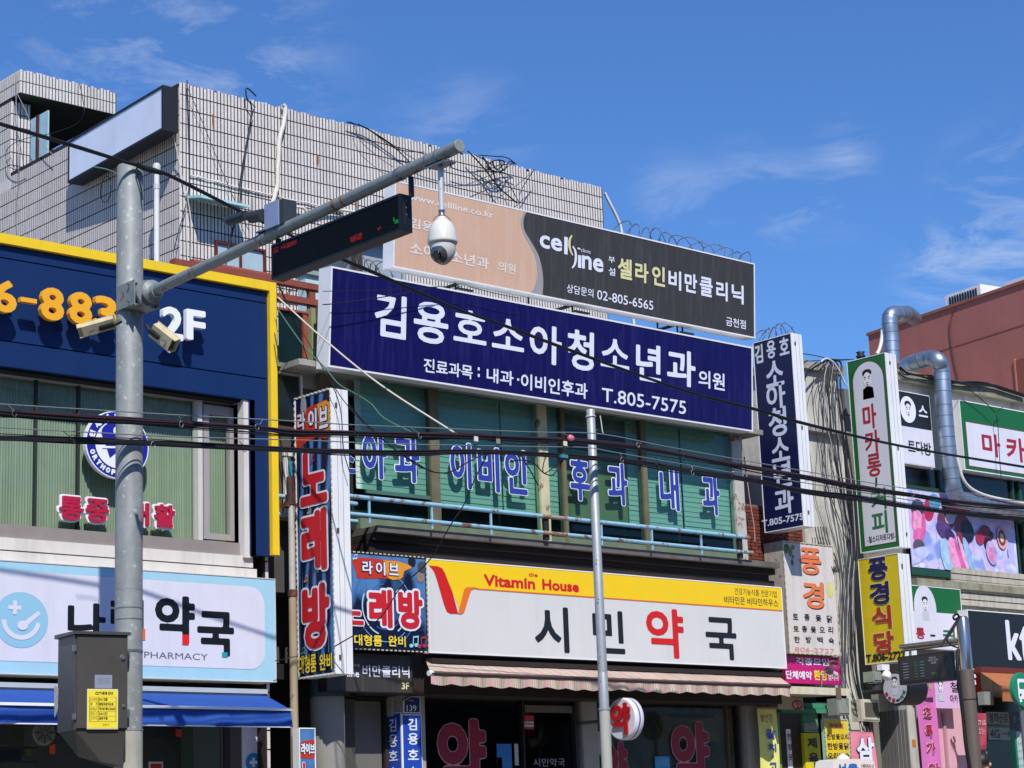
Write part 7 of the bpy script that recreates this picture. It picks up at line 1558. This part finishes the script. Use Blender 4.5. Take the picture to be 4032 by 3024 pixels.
# red banner behind the pole
s15 = banner('banner', 'faded red phone shop banner KT LG hanging right of the brown pole', front(16.0), C5(1800,1268), C5(1893,1272), C5(1895,1545), C5(1830,1545), mat('faded_red_cloth','b04450',.6,var=.06))
text(front(16.0), C5(1800,1320), C5(1885,1355), 'K KT LG', mat('banner_ink','d9b5b5',.5), s15, bold=.03, c=.002); text(front(16.0), C5(1815,1375), C5(1885,1420), '없는', mat('banner_ink','d9b5b5'), s15, bold=.0, c=.002)
for ps in ([C5(1890,1540),C5(1893,1600),C5(1900,1640)],): wire('cord', 'thin cord hanging from the red banner', bez([front(16.0).w(p) for p in ps],4), .006, M_cabw, 'cord')
t = thing('wall_box', 'small grey box hanging from the orange awning frame', 'box', front(16.2).w(C5(1900,1200))); fwb = front(16.2); fbox('case', fwb, fwb.rect(C5(1870,1118),C5(1942,1212)), -.1, 0, mat('meter_grey','8c928a'), t)
t = thing('small_camera', 'pair of small white spot lamps under the kt sign corner', 'lamp', front(16.3).w(C5(1805,1050))); fwb = front(16.3)
for p,q in ((C5(1800,1000),C5(1806,1020)),(C5(1800,1040),C5(1806,1070))): MB().tube([fwb.w(p),fwb.w(q)], .022, 10).build('spot', M_case, t)
# round black cafe sign and a white street camera
fbk = front(16.25); bcn = fbk.w(C5(1245,1097)); fBk = side(bcn.x); hrr = (fBk.hit(C5(1245,980))[1]-fBk.hit(C5(1245,1215))[1])/2
bk = thing('round_sign', 'round cafe sign 마카롱-커피 with a portrait logo on a ribbed black drum', 'projecting sign', bcn)
thk = fbk.w(C5(1385,1100)).x-fbk.w(C5(1330,1100)).x+.22
MB().lathe(bcn, (1,0,0), [(0,hrr*.96),(.015,hrr)]+[(.02+thk*i/12, hrr*(1.0 if i%2 else .975)) for i in range(13)]+[(thk+.03,hrr*.9)], 48).build('drum', mat('drum_black','17181a',.5), bk)
MB().flat(fBk, ell(-16.25,bcn.z,hrr*.90,hrr*.90,40), .004).build('face', mat('round_grey_white','b9bcc4',.4), bk)
face_logo(fBk, -16.25, bcn.z+.07, hrr*.42, bk, False, True)
for i,(ch,m) in enumerate((('마',M_mr),('카',M_mr),('롱',M_mr),('-',M_ki),('커',M_mg),('피',M_mg))):
    an = math.radians(205+i*26); q_ = (-16.25+hrr*.74*math.cos(an), bcn.z+hrr*.74*math.sin(an)); rf = Fr(fBk.pt(*q_), fBk.u*math.cos(an+math.pi/2)+fBk.v*math.sin(an+math.pi/2), fBk.v*math.cos(an+math.pi/2)-fBk.u*math.sin(an+math.pi/2))
    hw = hrr*.13; vs, fs, _ = letters(ch, hw*2, hw*2 if ch != '-' else .02, .005, 16); MB().add([rf.pt(a-hw,b-(hw if ch != '-' else .01),.008) for a,b in vs], fs).build('lettering', m, bk)
MB().tube([bcn+V((thk*.5,0,0)),(bcn.x+thk*.5,17.4,bcn.z)], .03, 8).build('arm', M_black, bk)
wc = thing('street_camera', 'white bracketed camera hanging under the yellow 풍경식당 sign', 'camera', front(16.2).w(C5(1190,1000))); fwc = front(16.2)
r_ = fwc.rect(C5(1150,925),C5(1205,968)); fbox('bracket', fwc, r_, -.08, 0, M_case, wc); MB().tube([fwc.w(C5(1182,960)),fwc.w(C5(1182,990))], .02, 10).build('neck', M_case, wc)
MB().lathe(fwc.w(C5(1192,978)), (fwc.w(C5(1180,1025))-fwc.w(C5(1195,980))).normalized(), [(0,.03),(.03,.055),(.09,.06),(.10,.05)], 20).build('camera_head', M_case, wc); MB().lathe(fwc.w(C5(1181,1012)), (fwc.w(C5(1180,1025))-fwc.w(C5(1195,980))).normalized(), [(0,.05),(.02,.045)], 18).build('lens', M_black, wc)

# ---- bus information screen on its pole
BYP = 13.6; fbp = front(BYP); bpx = (fbp.w(C5(1690,640)).x+fbp.w(C5(1752,640)).x)/2
bx_low = fbp.w(C5(1768,1300)).x
bp = thing('bus_pole', 'steel pole with a mirror bright top and brown painted shaft, carrying the bus information screen', 'pole', (bpx,BYP,.15))
zj2 = fbp.w(C5(1735,965)).z; ztt = fbp.w(C5(1700,605)).z
rp = abs(fbp.w(C5(1745,800)).x-fbp.w(C5(1690,800)).x)*.5
MB().lathe((bpx,BYP,zj2), (0,0,1), [(0,rp),(ztt-zj2,rp),(ztt-zj2+.03,rp*.7)], 28).build('bright_tube', mat('mirror_steel','b6b2ac',.18,metal=.9,var=.05), bp)
MB().lathe((bpx,BYP,.15), (0,0,1), [(0,rp*1.1),(zj2-.15-.01,rp*1.1),(zj2-.15,rp*1.02)], 28).build('brown_shaft', mat('brown_shaft','574d46',.7,var=.1,vs=4,grime=.3), bp)
MB().lathe((bpx,BYP,fbp.w(C5(1760,1180)).z), (0,0,1), [(0,rp*1.13),(.012,rp*1.13)], 24).build('band', M_black, bp)
for p,q,r_ in ((C5(1280,782),C5(1690,748),.028),(C5(1300,800),C5(1690,770),.018)):
    A = fbp.w(q); sx__ = side(A.x-.06); B = sx__.hit(p)
    A = V((bpx-.04,BYP,fbp.w(C5(1685,750)).z if r_ > .02 else fbp.w(C5(1685,775)).z)); sdx = side(bpx-.04); yy = -sdx.hit(p)[0]
    MB().tube([A,(bpx-.04,yy,A.z)], r_, 14).build('bracket_arm', mat('mirror_steel','b6b2ac'), bp)
scr = thing('bus_screen', 'black bus arrival screen with rows of tiny lit text, hung from the bus pole', 'screen', (bpx,14.6,2.8))
sdx = side(bpx-.10); h_ = [sdx.hit(p) for p in (C5(1262,870),C5(1600,840),C5(1612,1050),C5(1275,1062))]
rS = ((h_[0][0]+h_[3][0])/2,(h_[3][1]+h_[2][1])/2,(h_[1][0]+h_[2][0])/2,(h_[0][1]+h_[1][1])/2)
fbox('case', sdx, rS, -.16, -.005, M_ledb, scr); fbox('bezel', sdx, rS, -.005, 0, mat('bezel','202225',.3), scr)
fbox('display', sdx, (rS[0]+.03,rS[1]+.03,rS[2]-.02,rS[3]-.02), 0, .003, mat('display_glass','2c2e30',.2), scr)
for i in range(4): MB().fbox(sdx, (rS[2]-.03-.02*i,rS[1],rS[2]-.025-.02*i,rS[3]), -.17, -.16).build('fin', M_black, scr)
random.seed(3)
W_, H2_ = rS[2]-rS[0], rS[3]-rS[1]
for (u0,u1,h) in ((.10,.24,'8a80a0'),(.34,.42,'3a7a44'),(.46,.56,'4a8a94')):
    for k in range(6):
        z_ = rS[1]+H2_*(.22+.10*k); MB().flat(sdx, [(rS[0]+W_*u0,z_),(rS[0]+W_*(u0+(u1-u0)*random.uniform(.6,1)),z_),(rS[0]+W_*(u0+(u1-u0)*.9),z_+.007),(rS[0]+W_*u0,z_+.007)], .005).build('lit_row', mat('lit'+h, h, .5, emit=.12), scr)
def stx(u0,v0,u1,v1,s_,m): text(sdx, (rS[0]+W_*u0,rS[1]+H2_*v0,rS[0]+W_*u1,rS[1]+H2_*v1), None, s_, m, scr, bold=.01, c=.005, res=14)
M_lt = mat('screen_text','a6aaa6',.5,emit=.1)
stx(.66,.80,.80,.87,'현대시장', M_lt); stx(.64,.71,.84,.78,'1월4일(수) 맑음', M_lt); stx(.70,.62,.80,.69,'10:09', M_lt); stx(.68,.24,.82,.33,'285', mat('lit3a7a44','3a7a44'))
MB().tube([(bpx-.04,14.3,rS[3]+.0),(bpx-.04,14.3,rS[3]+.12)], .015, 8).build('hanger', M_strap, scr); MB().tube([(bpx-.04,15.2,rS[3]+.0),(bpx-.04,15.2,rS[3]+.12)], .015, 8).build('hanger', M_strap, scr)
for i,ps in enumerate(([C5(1700,595),C5(1680,570),C5(1655,590),C5(1665,610),C5(1690,600),C5(1640,680),C5(1590,760),C5(1570,800)],[C5(1695,600),C5(1650,690),C5(1610,750),C5(1640,790),C5(1690,810)],[C5(1690,820),C5(1685,950),C5(1700,1100),C5(1725,1300),C5(1745,1500),C5(1775,1680)])):
    wire('cable', ['black cable looping over the bright pole top','second black cable from the pole top to the screen','thick black cable running down beside the brown pole'][i], bez([front(13.45).w(p) for p in ps],5), (.012,.009,.022)[i], M_cab)

# ---- red building behind
ang = math.radians(80); rc0 = front(22.3).w(D4(955,390)); dr = V((-math.cos(ang),-math.sin(ang),0))
fRd = Fr(rc0, dr, (0,0,1))
ta = fRd.hit(D4(955,390)); tb_ = fRd.hit(D4(2087,55)); La = tb_[0]+1.5; zr = (ta[1]+tb_[1])/2
rb = thing('red_building', 'terracotta red rendered building behind the cafe', 'building', rc0)
M_ter = mat('terracotta','a8665d',.9,var=.08,vs=1.5,grime=.22,gs=(2,2,.4),gcol='7b4638',bump=.25,bs=12)
MB().fbox(fRd, (0,-9.5,La,ta[1]-.05), -8, 0).build('wall', M_ter, rb)
MB().fbox(fRd, (-.02,ta[1]-.05,La,ta[1]), -.3, .03).build('parapet_cap', mat('terracotta_cap','8f5a4c',.9,var=.2), rb)
gz = fRd.hit(D4(1640,470))[1]; MB().fbox(fRd, (.9,gz-.008,La,gz+.008), .0, .006).build('score_line', mat('score','8a4a3d',.9), rb)
a_ = fRd.hit(D4(2030,590)); MB().fbox(fRd, (a_[0],a_[1]-1.2,La,a_[1]), .0, .02).build('window_recess', mat('recess_red','8a4b40',.9), rb); MB().fbox(fRd, (a_[0]-.03,a_[1]-1.2,a_[0],a_[1]+.03), 0, .03).build('window_trim', mat('trim_red','c07562',.9), rb)
for p,q,lb in ((D4(1475,240),D4(1730,150),'white slatted air conditioner on the red roof'),(D4(1905,115),D4(2200,40),'long white roof box at the right edge of the red roof')):
    u0 = fRd.hit(p)[0]; u1 = fRd.hit(q)[0]; t = thing('roof_unit', lb, 'roof unit', fRd.pt(u0,ta[1],-.4)); h_ = .24 if 'slatted' in lb else .12
    MB().fbox(fRd, (u0,ta[1],u1,ta[1]+.0+h_), -.7, -.15).build('case', M_case, t)
    if h_ > .2:
        for k in range(11): MB().fbox(fRd, (u0+.1+k*(u1-u0-.16)/11,ta[1]+.04,u0+.1+(k+.55)*(u1-u0-.16)/11,ta[1]+h_-.05), -.15, -.14).build('slot', M_black, t)
wire('cable', 'thin dark cable hanging down the red wall', bez([fRd.pt(*fRd.hit(D4(*p)),.03) for p in ((1590,210),(1565,300),(1575,430),(1590,520),(1610,620),(1640,740))],5), .010, mat('rust_cable','6d3a36'))
for i,ps in enumerate(([D4(1190,640),D4(1240,680),D4(1330,700),D4(1400,720),D4(1440,715)],[D4(1180,640),D4(1220,690),D4(1300,690),D4(1420,700)],[D4(1560,740),D4(1680,760),D4(1790,765),D4(1880,775),D4(1960,800),D4(2087,840)],[D4(1560,755),D4(1700,745),D4(1820,755),D4(1900,790),D4(2087,850)],[D4(1565,770),D4(1680,800),D4(1800,890),D4(1880,970)],[D4(1930,930),D4(1890,975),D4(1900,1100),D4(1910,1300),D4(1935,1600)])):
    wire('cable', ['cable lying along the cafe parapet, left of the duct','second cable on the cafe parapet left of the duct','bundle of cables along the cafe parapet right of the duct','second cable on the parapet right of the duct','thin cable slanting over the green roof sign','thin cable hanging down over the letters of the green roof sign'][i], bez([front(16.85 if i < 4 else 16.7).w(p) for p in ps],5), (.016,.010,.022,.014,.006,.006)[i], M_cab)
for i,ps in enumerate(([D4(1060,365),D4(1055,430),D4(1040,500),D4(1020,545)],)): wire('hose', 'white hose beside the rising duct', bez([front(19).w(p) for p in ps],5), .03, M_pvc, 'hose')
ck = thing('pipe_cap', 'small black chimney cap against the sky left of the macaron sign top', 'vent', front(17.5).w(D4(903,570))); f_ = front(17.5)
MB().lathe(f_.w(D4(903,575)), (0,0,1), [(0,.05),(.03,.07),(.06,.04),(.09,.065),(.10,.03)], 12).build('cap', M_black, ck)

# ================================================================== TAXI AND PASSER-BY
TY = 10.8; ftx = front(TY); tl0 = ftx.w(C5(885,1655))
tx = thing('taxi', 'taxi whose white roof lamp with blue 서울 lettering shows at the bottom edge', 'car', (tl0.x,TY,0))
roof = tl0.z-.06
fT2 = Fr((tl0.x,TY-.85,0), (1,0,0), (0,0,1))
body = [(-2.2,.35),(2.2,.35),(2.25,.75),(1.6,.92),(.9,1.0),(-1.5,1.0),(-2.15,.9),(-2.25,.6)]; cab = [(-1.45,1.0),(-.95,roof-.03),(-.6,roof),(.5,roof),(.75,roof-.04),(1.35,1.0)]
M_tx2 = mat('taxi_orange','c96a1e',.25,spec=.6); MB().prism(fT2, body, -1.7, 0).build('body', M_tx2, tx); MB().prism(Fr((tl0.x,TY-.72,0),(1,0,0),(0,0,1)), cab, -1.44, 0).build('cabin', mat('taxi_glass','0e1418',.08), tx)
MB().box((tl0.x-.75,TY-.62,roof-.01),(tl0.x+.6,TY+.62,roof+.02)).build('roof', M_tx2, tx)
for a in (-1.4,1.4):
    for s_ in (-.85,.68): MB().lathe((tl0.x+a,TY+s_,.31), (0,1,0), [(0,.24),(.02,.31),(.16,.31),(.18,.24)], 24).build('wheel', mat('tyre','151515',.8), tx)
wL = abs(ftx.w(C5(1035,1655)).x-ftx.w(C5(740,1655)).x)/2; zk = ftx.w(C5(880,1600)).z; zkt = ftx.w(C5(875,1556)).z
M_tl = mat('lamp_plastic','d9dcd4',.3)
cxl = (ftx.w(C5(1035,1655)).x+ftx.w(C5(740,1655)).x)/2; ck_ = ftx.w(C5(875,1600)).x
lf = Fr((cxl,TY-.09,0), (1,0,0), (0,0,1))
MB().prism(lf, [(-wL*1.08,roof),(wL*1.08,roof),(wL,zk-.02),(wL*.85,zk),(-wL*.75,zk),(-wL*.95,zk-.015)], -.18, 0).build('roof_lamp', M_tl, tx)
MB().lathe((ck_,TY,zk-.01), (0,0,1), [(0,.055),((zkt-zk)*.6,.05),((zkt-zk)*.95,.025),(zkt-zk+.01,.008)], 20).build('lamp_knob', M_tl, tx)
M_tb = mat('taxi_blue','2468b4',.4)
text(Fr((0,TY-.09,0),(1,0,0),(0,0,1)), (cxl-wL*.85,roof+.01,cxl+wL*.2,zk-.035), None, '서울', M_tb, tx, bold=.05); text(Fr((0,TY-.09,0),(1,0,0),(0,0,1)), (cxl+wL*.35,zk-.065,cxl+wL*.95,zk-.04), None, 'I·SEOUL·U', mat('taxi_grey','6a6f78',.4), tx, bold=.03)
# person
fpn = front(15.0); hc = fpn.w(C5(1872,1628)); HR = .098
zs = .15; zh = hc.z
pn = bpy.data.meshes.new('person'); X0, Y0 = hc.x-.02, 15.0
J = [((0,0,(zh-.15)*.53),.14),((0,0,(zh-.15)*.68),.125),((0,0,(zh-.15)*.82),.13),((0,0,zh-.15-.14),.055),((.01,0,zh-.15-.05),.075),((.015,0,zh-.15+.02),.09),((.01,0,zh-.15+.07),.07),
     ((0,-.19,(zh-.15)*.81),.055),((.02,-.24,(zh-.15)*.62),.042),((.10,-.22,(zh-.15)*.48),.033),((0,.19,(zh-.15)*.81),.055),((-.02,.24,(zh-.15)*.62),.042),((.06,.22,(zh-.15)*.48),.033),
     ((0,-.10,(zh-.15)*.48),.095),((.06,-.10,(zh-.15)*.27),.065),((.0,-.10,.06),.042),((.12,-.10,.03),.035),((0,.10,(zh-.15)*.48),.095),((-.05,.10,(zh-.15)*.27),.065),((-.16,.10,.08),.042),((-.06,.10,.03),.035)]
Ed = [(0,1),(1,2),(2,3),(3,4),(4,5),(5,6),(2,7),(7,8),(8,9),(2,10),(10,11),(11,12),(0,13),(13,14),(14,15),(15,16),(0,17),(17,18),(18,19),(19,20)]
pn.from_pydata([j[0] for j in J], Ed, []); po_ = bpy.data.objects.new('person', pn); COL.objects.link(po_)
md = po_.modifiers.new('skin','SKIN'); po_.modifiers.new('sub','SUBSURF').levels = 2
for v,(_,r_) in zip(pn.skin_vertices[0].data, J): v.radius = (r_,r_)
pn.skin_vertices[0].data[0].use_root = True
me = bpy.data.meshes.new_from_object(po_.evaluated_get(bpy.context.evaluated_depsgraph_get())); bpy.data.objects.remove(po_)
me.materials.clear(); me.materials.append(mat('skin_tone','c99a80',.6)); me.materials.append(mat('dark_coat','2a2c33',.8))
for p in me.polygons: p.material_index = 0 if p.center.z > zh-.15-.15 else 1; p.use_smooth = True
bod = bpy.data.objects.new('person', me); COL.objects.link(bod); bod.location = (X0,Y0,.15)
tag(bod, 'passer-by with tied dark hair facing right, only the head in view beside the brown pole', 'person'); ORG[bod] = V((X0,Y0,.15))
M_hair = mat('dark_hair','20150f',.55,var=.2,vs=40); hd = V((X0+.005,Y0,zh+.03))
mb = MB(); vs = []; n1, n2 = 14, 20
for i in range(n1+1):
    th = math.pi*i/n1*.62
    for j in range(n2): ph_ = 2*math.pi*j/n2; d = V((math.sin(th)*math.cos(ph_),math.sin(th)*math.sin(ph_),math.cos(th))); k = 1.0 if d.x < .45 or d.z > .5 else .8; vs.append(hd+V((d.x*.108*k-.016,d.y*.092,d.z*.105*(1.25 if d.z < 0 and d.x < 0 else 1))))
mb.add(vs, [(i*n2+j,(i+1)*n2+j,(i+1)*n2+(j+1)%n2,i*n2+(j+1)%n2) for i in range(n1) for j in range(n2)], True); mb.build('hair', M_hair, bod)
MB().tube([hd+V((-.10,0,-.01)),hd+V((-.14,0,-.06)),hd+V((-.15,0,-.14)),hd+V((-.14,0,-.2))], [.03,.032,.025,.008], 10).build('ponytail', M_hair, bod)
MB().lathe(hd+V((.01,-.085,-.045)), (0,-1,0), [(0,.018),(.010,.022),(.014,.012)], 12).build('ear', mat('skin_tone','c99a80'), bod)
MB().tube([hd+V((.088,0,-.015)),hd+V((.112,0,-.055)),hd+V((.095,0,-.062))], [.008,.013,.008], 8).build('nose', mat('skin_tone','c99a80'), bod)
for s_ in (-1,1): MB().lathe(hd+V((.083,s_*.032,-.02)), (1,s_*.4,0), [(0,.010),(.004,.006)], 8).build('eye', M_black, bod)
MB().tube([hd+V((.088,-.02,-.088)),hd+V((.092,0,-.09)),hd+V((.088,.02,-.088))], .005, 6).build('mouth', mat('lip','9a5048',.6), bod)
# ================================================================== OVERHEAD LINES
M_pink = mat('pink_cable','3a2329',.4); M_mess = mat('steel_strand','8d9490',.4,metal=.4)
WY = 13.75; fw_l = front(WY)
def line(label, pts, r_, m, y=WY, dz=0, dy=0, name='overhead_cable', n=5):
    P_ = bez([front(y).w(p)+V((0,dy,dz)) for p in pts], n); A = P_[0]+(P_[0]-P_[2])*12; B = P_[-1]+(P_[-1]-P_[-3])*12
    return wire(name, label, [A]+P_+[B], r_*1.12, m, 'cable')
A_pts = [G1(0,415),G1(500,445),G1(1100,480),G1(1850,528),G2(100,442),G2(600,455),G2(1200,470),G2(1700,480),G2(2100,505),G3(600,522),G3(1150,582),G3(1700,685),G3(2212,775),D4(500,1432),D4(900,1508),D4(1300,1570),D4(1650,1622),D4(2087,1658)]
B_pts = [G1(0,597),G1(500,612),G1(1000,628),G1(1500,655),G1(2212,688),G2(600,620),G2(1200,632),G2(1700,612),G2(2150,630),G3(450,658),G3(1000,692),G3(1500,778),G3(2212,880),D4(450,1532),D4(900,1592),G7(400,945),G7(980,998)]
mA = [G1(0,352),G1(700,395),G1(1300,432),G1(2212,480),G2(600,380),G2(1200,405),G2(2212,445),G3(800,461),G3(1400,575),G3(2212,720),D4(550,1402),D4(1100,1498),D4(1650,1572),D4(2087,1612)]
mB = [G1(0,522),G1(700,560),G1(1300,590),G1(2212,615),G2(1000,548),G2(2212,572),G3(680,580),G3(950,625),G3(1900,790),D4(0,1400),D4(500,1478),D4(1000,1560)]
line('upper steel strand carrying the first bundle of overhead cables', mA, .0045, M_mess)
line('lower steel strand carrying the second bundle of overhead cables', mB, .0045, M_mess)
random.seed(21)
def jit(pts, a): return [(p[0]+random.uniform(-a,a)*.3, p[1]+random.uniform(-a,a)) for p in pts]
for i,(r_,m,dz,dy,a) in enumerate(((.012,M_cab,0,0,0),(.009,M_pink,.017,.006,2),(.009,M_cab,-.014,-.006,3),(.006,M_cab,-.024,.004,5),(.006,M_pink,.006,-.014,3),(.0035,M_cab,-.03,.01,9))):
    line(['thickest black cable of the upper bundle','dull pink cable on top of the upper bundle','black cable at the underside of the upper bundle','thin black cable just below the upper bundle','second dull pink cable of the upper bundle','slack thin cable under the upper bundle'][i], jit(A_pts,a), r_, m, dz=dz, dy=dy)
for i,(r_,m,dz,dy,a) in enumerate(((.011,M_cab,0,0,0),(.009,M_cab,.015,.006,3),(.008,M_cab,-.013,-.006,3),(.005,M_cab,-.022,.005,6),(.004,M_pink,.02,-.01,5))):
    line(['thickest black cable of the lower bundle','second black cable of the lower bundle','third black cable of the lower bundle','thin cable just below the lower bundle','thin pink cable on the lower bundle'][i], jit(B_pts,a), r_, m, dz=dz, dy=dy)
U = [c1(0,575),c1(540,735),c1(1000,880),c1(1270,955),c1(1500,1062),c1(1890,1262),c2(250,1240),c4(570,25),c4(900,165),c4(1500,430),E5(700,850),E5(1100,1000),E5(1750,1230),E5(2212,1352),D4(450,1032),D4(1200,1210),D4(2087,1360)]
line('long black service cable slanting past the pole top and over the navy signboard', U, .011, M_cab, 13.86)
line('second thinner cable twisted along the slanting service cable', jit(U,3), .007, M_cab, 13.86, dz=-.012)
MB_ = bez([front(13.84).w(p) for p in (c1(1085,900),c1(1130,925),c1(1190,945),c1(1280,965))],5)
wire('cable_splice', 'lumpy black cable splice at the pole top', MB_, .022, M_cab, 'cable', 8)
wire('cable', 'short cable drooping from the splice down the pole', bez([front(13.86).w(p) for p in (c1(1085,925),c1(1080,960),c1(1095,1010),c1(1115,1080),c1(1128,1180))],5), .007, M_cab)
wire('cable', 'pale teal cable end left of the pole top', bez([front(13.85).w(p) for p in (c1(735,918),c1(830,935),c1(890,955),c1(925,975))],5), .005, mat('teal_pale','5d8a86',.5))
# lashing clips on the strands
clips = []
for i,(p,q) in enumerate(((G1(60,360),G1(100,420)),(G1(170,362),G1(100,420)),(G1(760,420),G1(765,470)),(G1(1300,440),G1(1310,500)),(G1(1360,432),G1(1310,485)),(G1(1820,460),G1(1860,520)),(G1(1905,465),G1(1860,520)),(G1(460,550),G1(520,620)),(G1(560,560),G1(515,600)),(G1(1090,590),G1(1105,650)),(G1(1735,620),G1(1770,680)),(G2(620,395),G2(660,470)),(G2(1145,405),G2(1215,480)),(G2(1230,405),G2(1200,470)),(G2(1860,440),G2(1895,490)),(G3(475,455),G3(540,490)),(G3(555,455),G3(545,490)),(G3(1090,520),G3(1130,570)),(G3(1160,535),G3(1125,560)),(G3(1560,610),G3(1530,670)),(G3(2040,690),G3(2020,740)),(G3(970,620),G3(985,690)),(G3(1290,680),G3(1300,740)),(G3(1330,695),G3(1290,740)),(G3(1600,740),G3(1600,800)),(G3(1970,790),G3(1950,850)),(D4(540,1405),D4(500,1450)),(D4(1290,1535),D4(1275,1590)),(D4(640,1500),D4(640,1555)),(D4(980,1560),D4(970,1605)))):
    A, B = front(WY-.02).w(p), front(WY-.02).w(q); d = (B-A); c_ = B; pts = [A, A+d*.6+V((.01,-.01,0))]+[c_+V((.018*math.cos(a),-.012,.026*math.sin(a))) for a in np.linspace(1.2,6.2,8)]
    o = wire('lashing_clip', 'wire clip', pts, .003, M_cab if i%3 else M_mess, 'clip', 5, group='wire clips on the cable bundles')
    clips.append((B.x, ('upper' if i in (0,1,2,3,4,5,6,11,12,13,14,15,16,17,18,19,20,26,27) else 'lower'), o))
where = ((7.0,'before the left end of the clinic window'),(8.6,'before the clinic window'),(9.3,'before the clinic sash'),(11.0,'before the karaoke end panel'),(13.2,'left of the slim pole'),(16.0,'right of the slim pole'),(99,'before the right projecting signs'))
seen = {}
for x_,ub,o in sorted(clips, key=lambda c: c[0]):
    wh = next(w_ for lim,w_ in where if x_ < lim); n_ = seen[(ub,wh)] = seen.get((ub,wh),0)+1
    o['label'] = '%s wire clip on the %s bundle %s' % (('first','second','third','fourth','fifth','sixth','seventh','eighth','ninth')[n_-1], ub, wh)
# drop wires
wire('drop_wire', 'white drop wire slanting from the yellow frame corner down to the cable bundle', bez(yl([c4(88,343),c4(450,672),c4(900,1035),c4(1505,1427)],16.3,13.75),6), .0085, mat('white_wire','cfc6b2',.6), 'cable')
wire('drop_wire', 'green drop wire sagging below the white one', bez(yl([c4(84,430),c4(200,600),c4(320,760),c4(460,900),c4(570,1030),c4(700,1105),c4(830,1190),c4(930,1300),c4(1170,1422)],16.3,13.75),5), .007, mat('green_wire','4a6e58',.6), 'cable')
for i,(ps,y0,y1,r_) in enumerate((([G2(440,0),G2(500,130),G2(540,300),G2(560,600),G2(610,790)],16.0,16.0,.005),([G2(600,200),G2(760,380),G2(1010,600),G2(1200,720),G2(1330,790),G2(1480,795),G2(1620,720),G2(1790,630)],13.75,13.75,.006),([G2(1060,640),G2(1210,740),G2(1340,790)],13.75,13.75,.005),([G2(1810,640),G2(1700,860),G2(1600,1090),G2(1500,1240),G2(1300,1570),B1(860,380),B1(720,590),B1(560,700),B1(390,800)],13.75,16.0,.006),
    ([G2(2100,640),G2(2160,740),G3(200,790),G3(265,910)],13.75,13.75,.006),([G3(20,700),G3(130,690),G3(230,720),G3(310,800),G3(390,820),G3(440,750),G3(480,690)],13.75,13.75,.006),([G3(330,650),G3(305,750),G3(318,805),G3(400,750),G3(470,690)],13.75,13.75,.005),
    ([c4(90,235),c4(180,450),c4(260,640),c4(345,900)],16.3,16.6,.006),([c4(100,250),c4(250,560),c4(330,700),c4(430,880),c4(520,1030),c4(640,1200),c4(840,1420)],16.3,13.9,.004),([c4(445,295),c4(800,290),c4(1280,262),c4(1550,258)],16.1,16.1,.004),([c4(445,400),c4(520,395),c4(900,345),c4(1350,262)],16.1,16.1,.006),([c4(1600,258),c4(1800,310),c4(2000,350)],16.1,16.1,.004),
    ([G3(2060,660),G3(2070,760),G3(2110,1060),G3(2145,1280),G3(2150,1400)],16.9,16.9,.008),([A5(1945,902),A5(2040,885),B1(60,878),B1(130,872)],16.3,16.3,.005))):
    lb = ['thin cable hanging in front of the karaoke sign end panel','slack black loop hanging below the bundle before the blue window letters','short wire joining the slack loop','long thin black wire falling from the bundle to the karaoke sign','loose black wire end hanging before the pale window post','tangled wire loop under the bundle left of the slim pole','second small wire loop left of the slim pole','dark wire in the gap beside the yellow frame','dark wire slanting over the karaoke sign','thin wire across the top of the navy signboard','wire crossing the top left of the navy signboard','thin wire between the two large signboards','pink insulated wire hanging on the brick wall','thin wire from the left pharmacy sign to the karaoke sign'][i]
    wire('wire', lb, bez(yl(ps,y0,y1),5), r_, mat('pink_wire','b9857a',.5) if 'pink' in lb else M_cab, 'wire')
for p,h_,nm,lb in ((G3(498,545),'d9d2b0','cable_tag','cream paper tag hanging on the cables before the glazed bay'),(G2(1712,505),'d8d8d0','cable_tag','white tag on the cable bundle right of the white drop wire'),(G2(1905,525),'8d8878','cable_tag','grey tag on the cable bundle above the letter 인')):
    q_ = front(13.72).w(p); t = thing(nm, lb, 'tag', q_); MB().box((q_.x-.022,13.715,q_.z-.022),(q_.x+.022,13.722,q_.z+.022)).build('tag_sheet', mat('tag'+h_, h_, .6, var=.1), t); MB().tube([(q_.x,13.72,q_.z+.02),(q_.x,13.73,q_.z+.05)], .002, 4).build('tie', M_cab, t)
q_ = front(13.71).w(G3(545,497)); t = thing('pink_wrap', 'pink plastic wrap tied on the upper cable bundle', 'wrap', q_); MB().lathe(q_, (1,0,-.1), [(-.028,.012),(-.015,.028),(.01,.030),(.03,.022),(.032,.01)], 9, False).build('wrap', mat('pink_plastic','e0788c',.4,var=.1), t)
q_ = front(13.71).w(G3(490,660)); t = thing('splice_case', 'teal splice clip on the lower cable bundle left of the slim pole', 'clip', q_); MB().box((q_.x-.04,13.70,q_.z-.012),(q_.x+.04,13.73,q_.z+.018)).build('clip_body', mat('teal_clip','3f8a94',.4), t); MB().box((q_.x-.06,13.705,q_.z-.03),(q_.x+.05,13.725,q_.z-.012)).build('clip_base', M_cab, t)
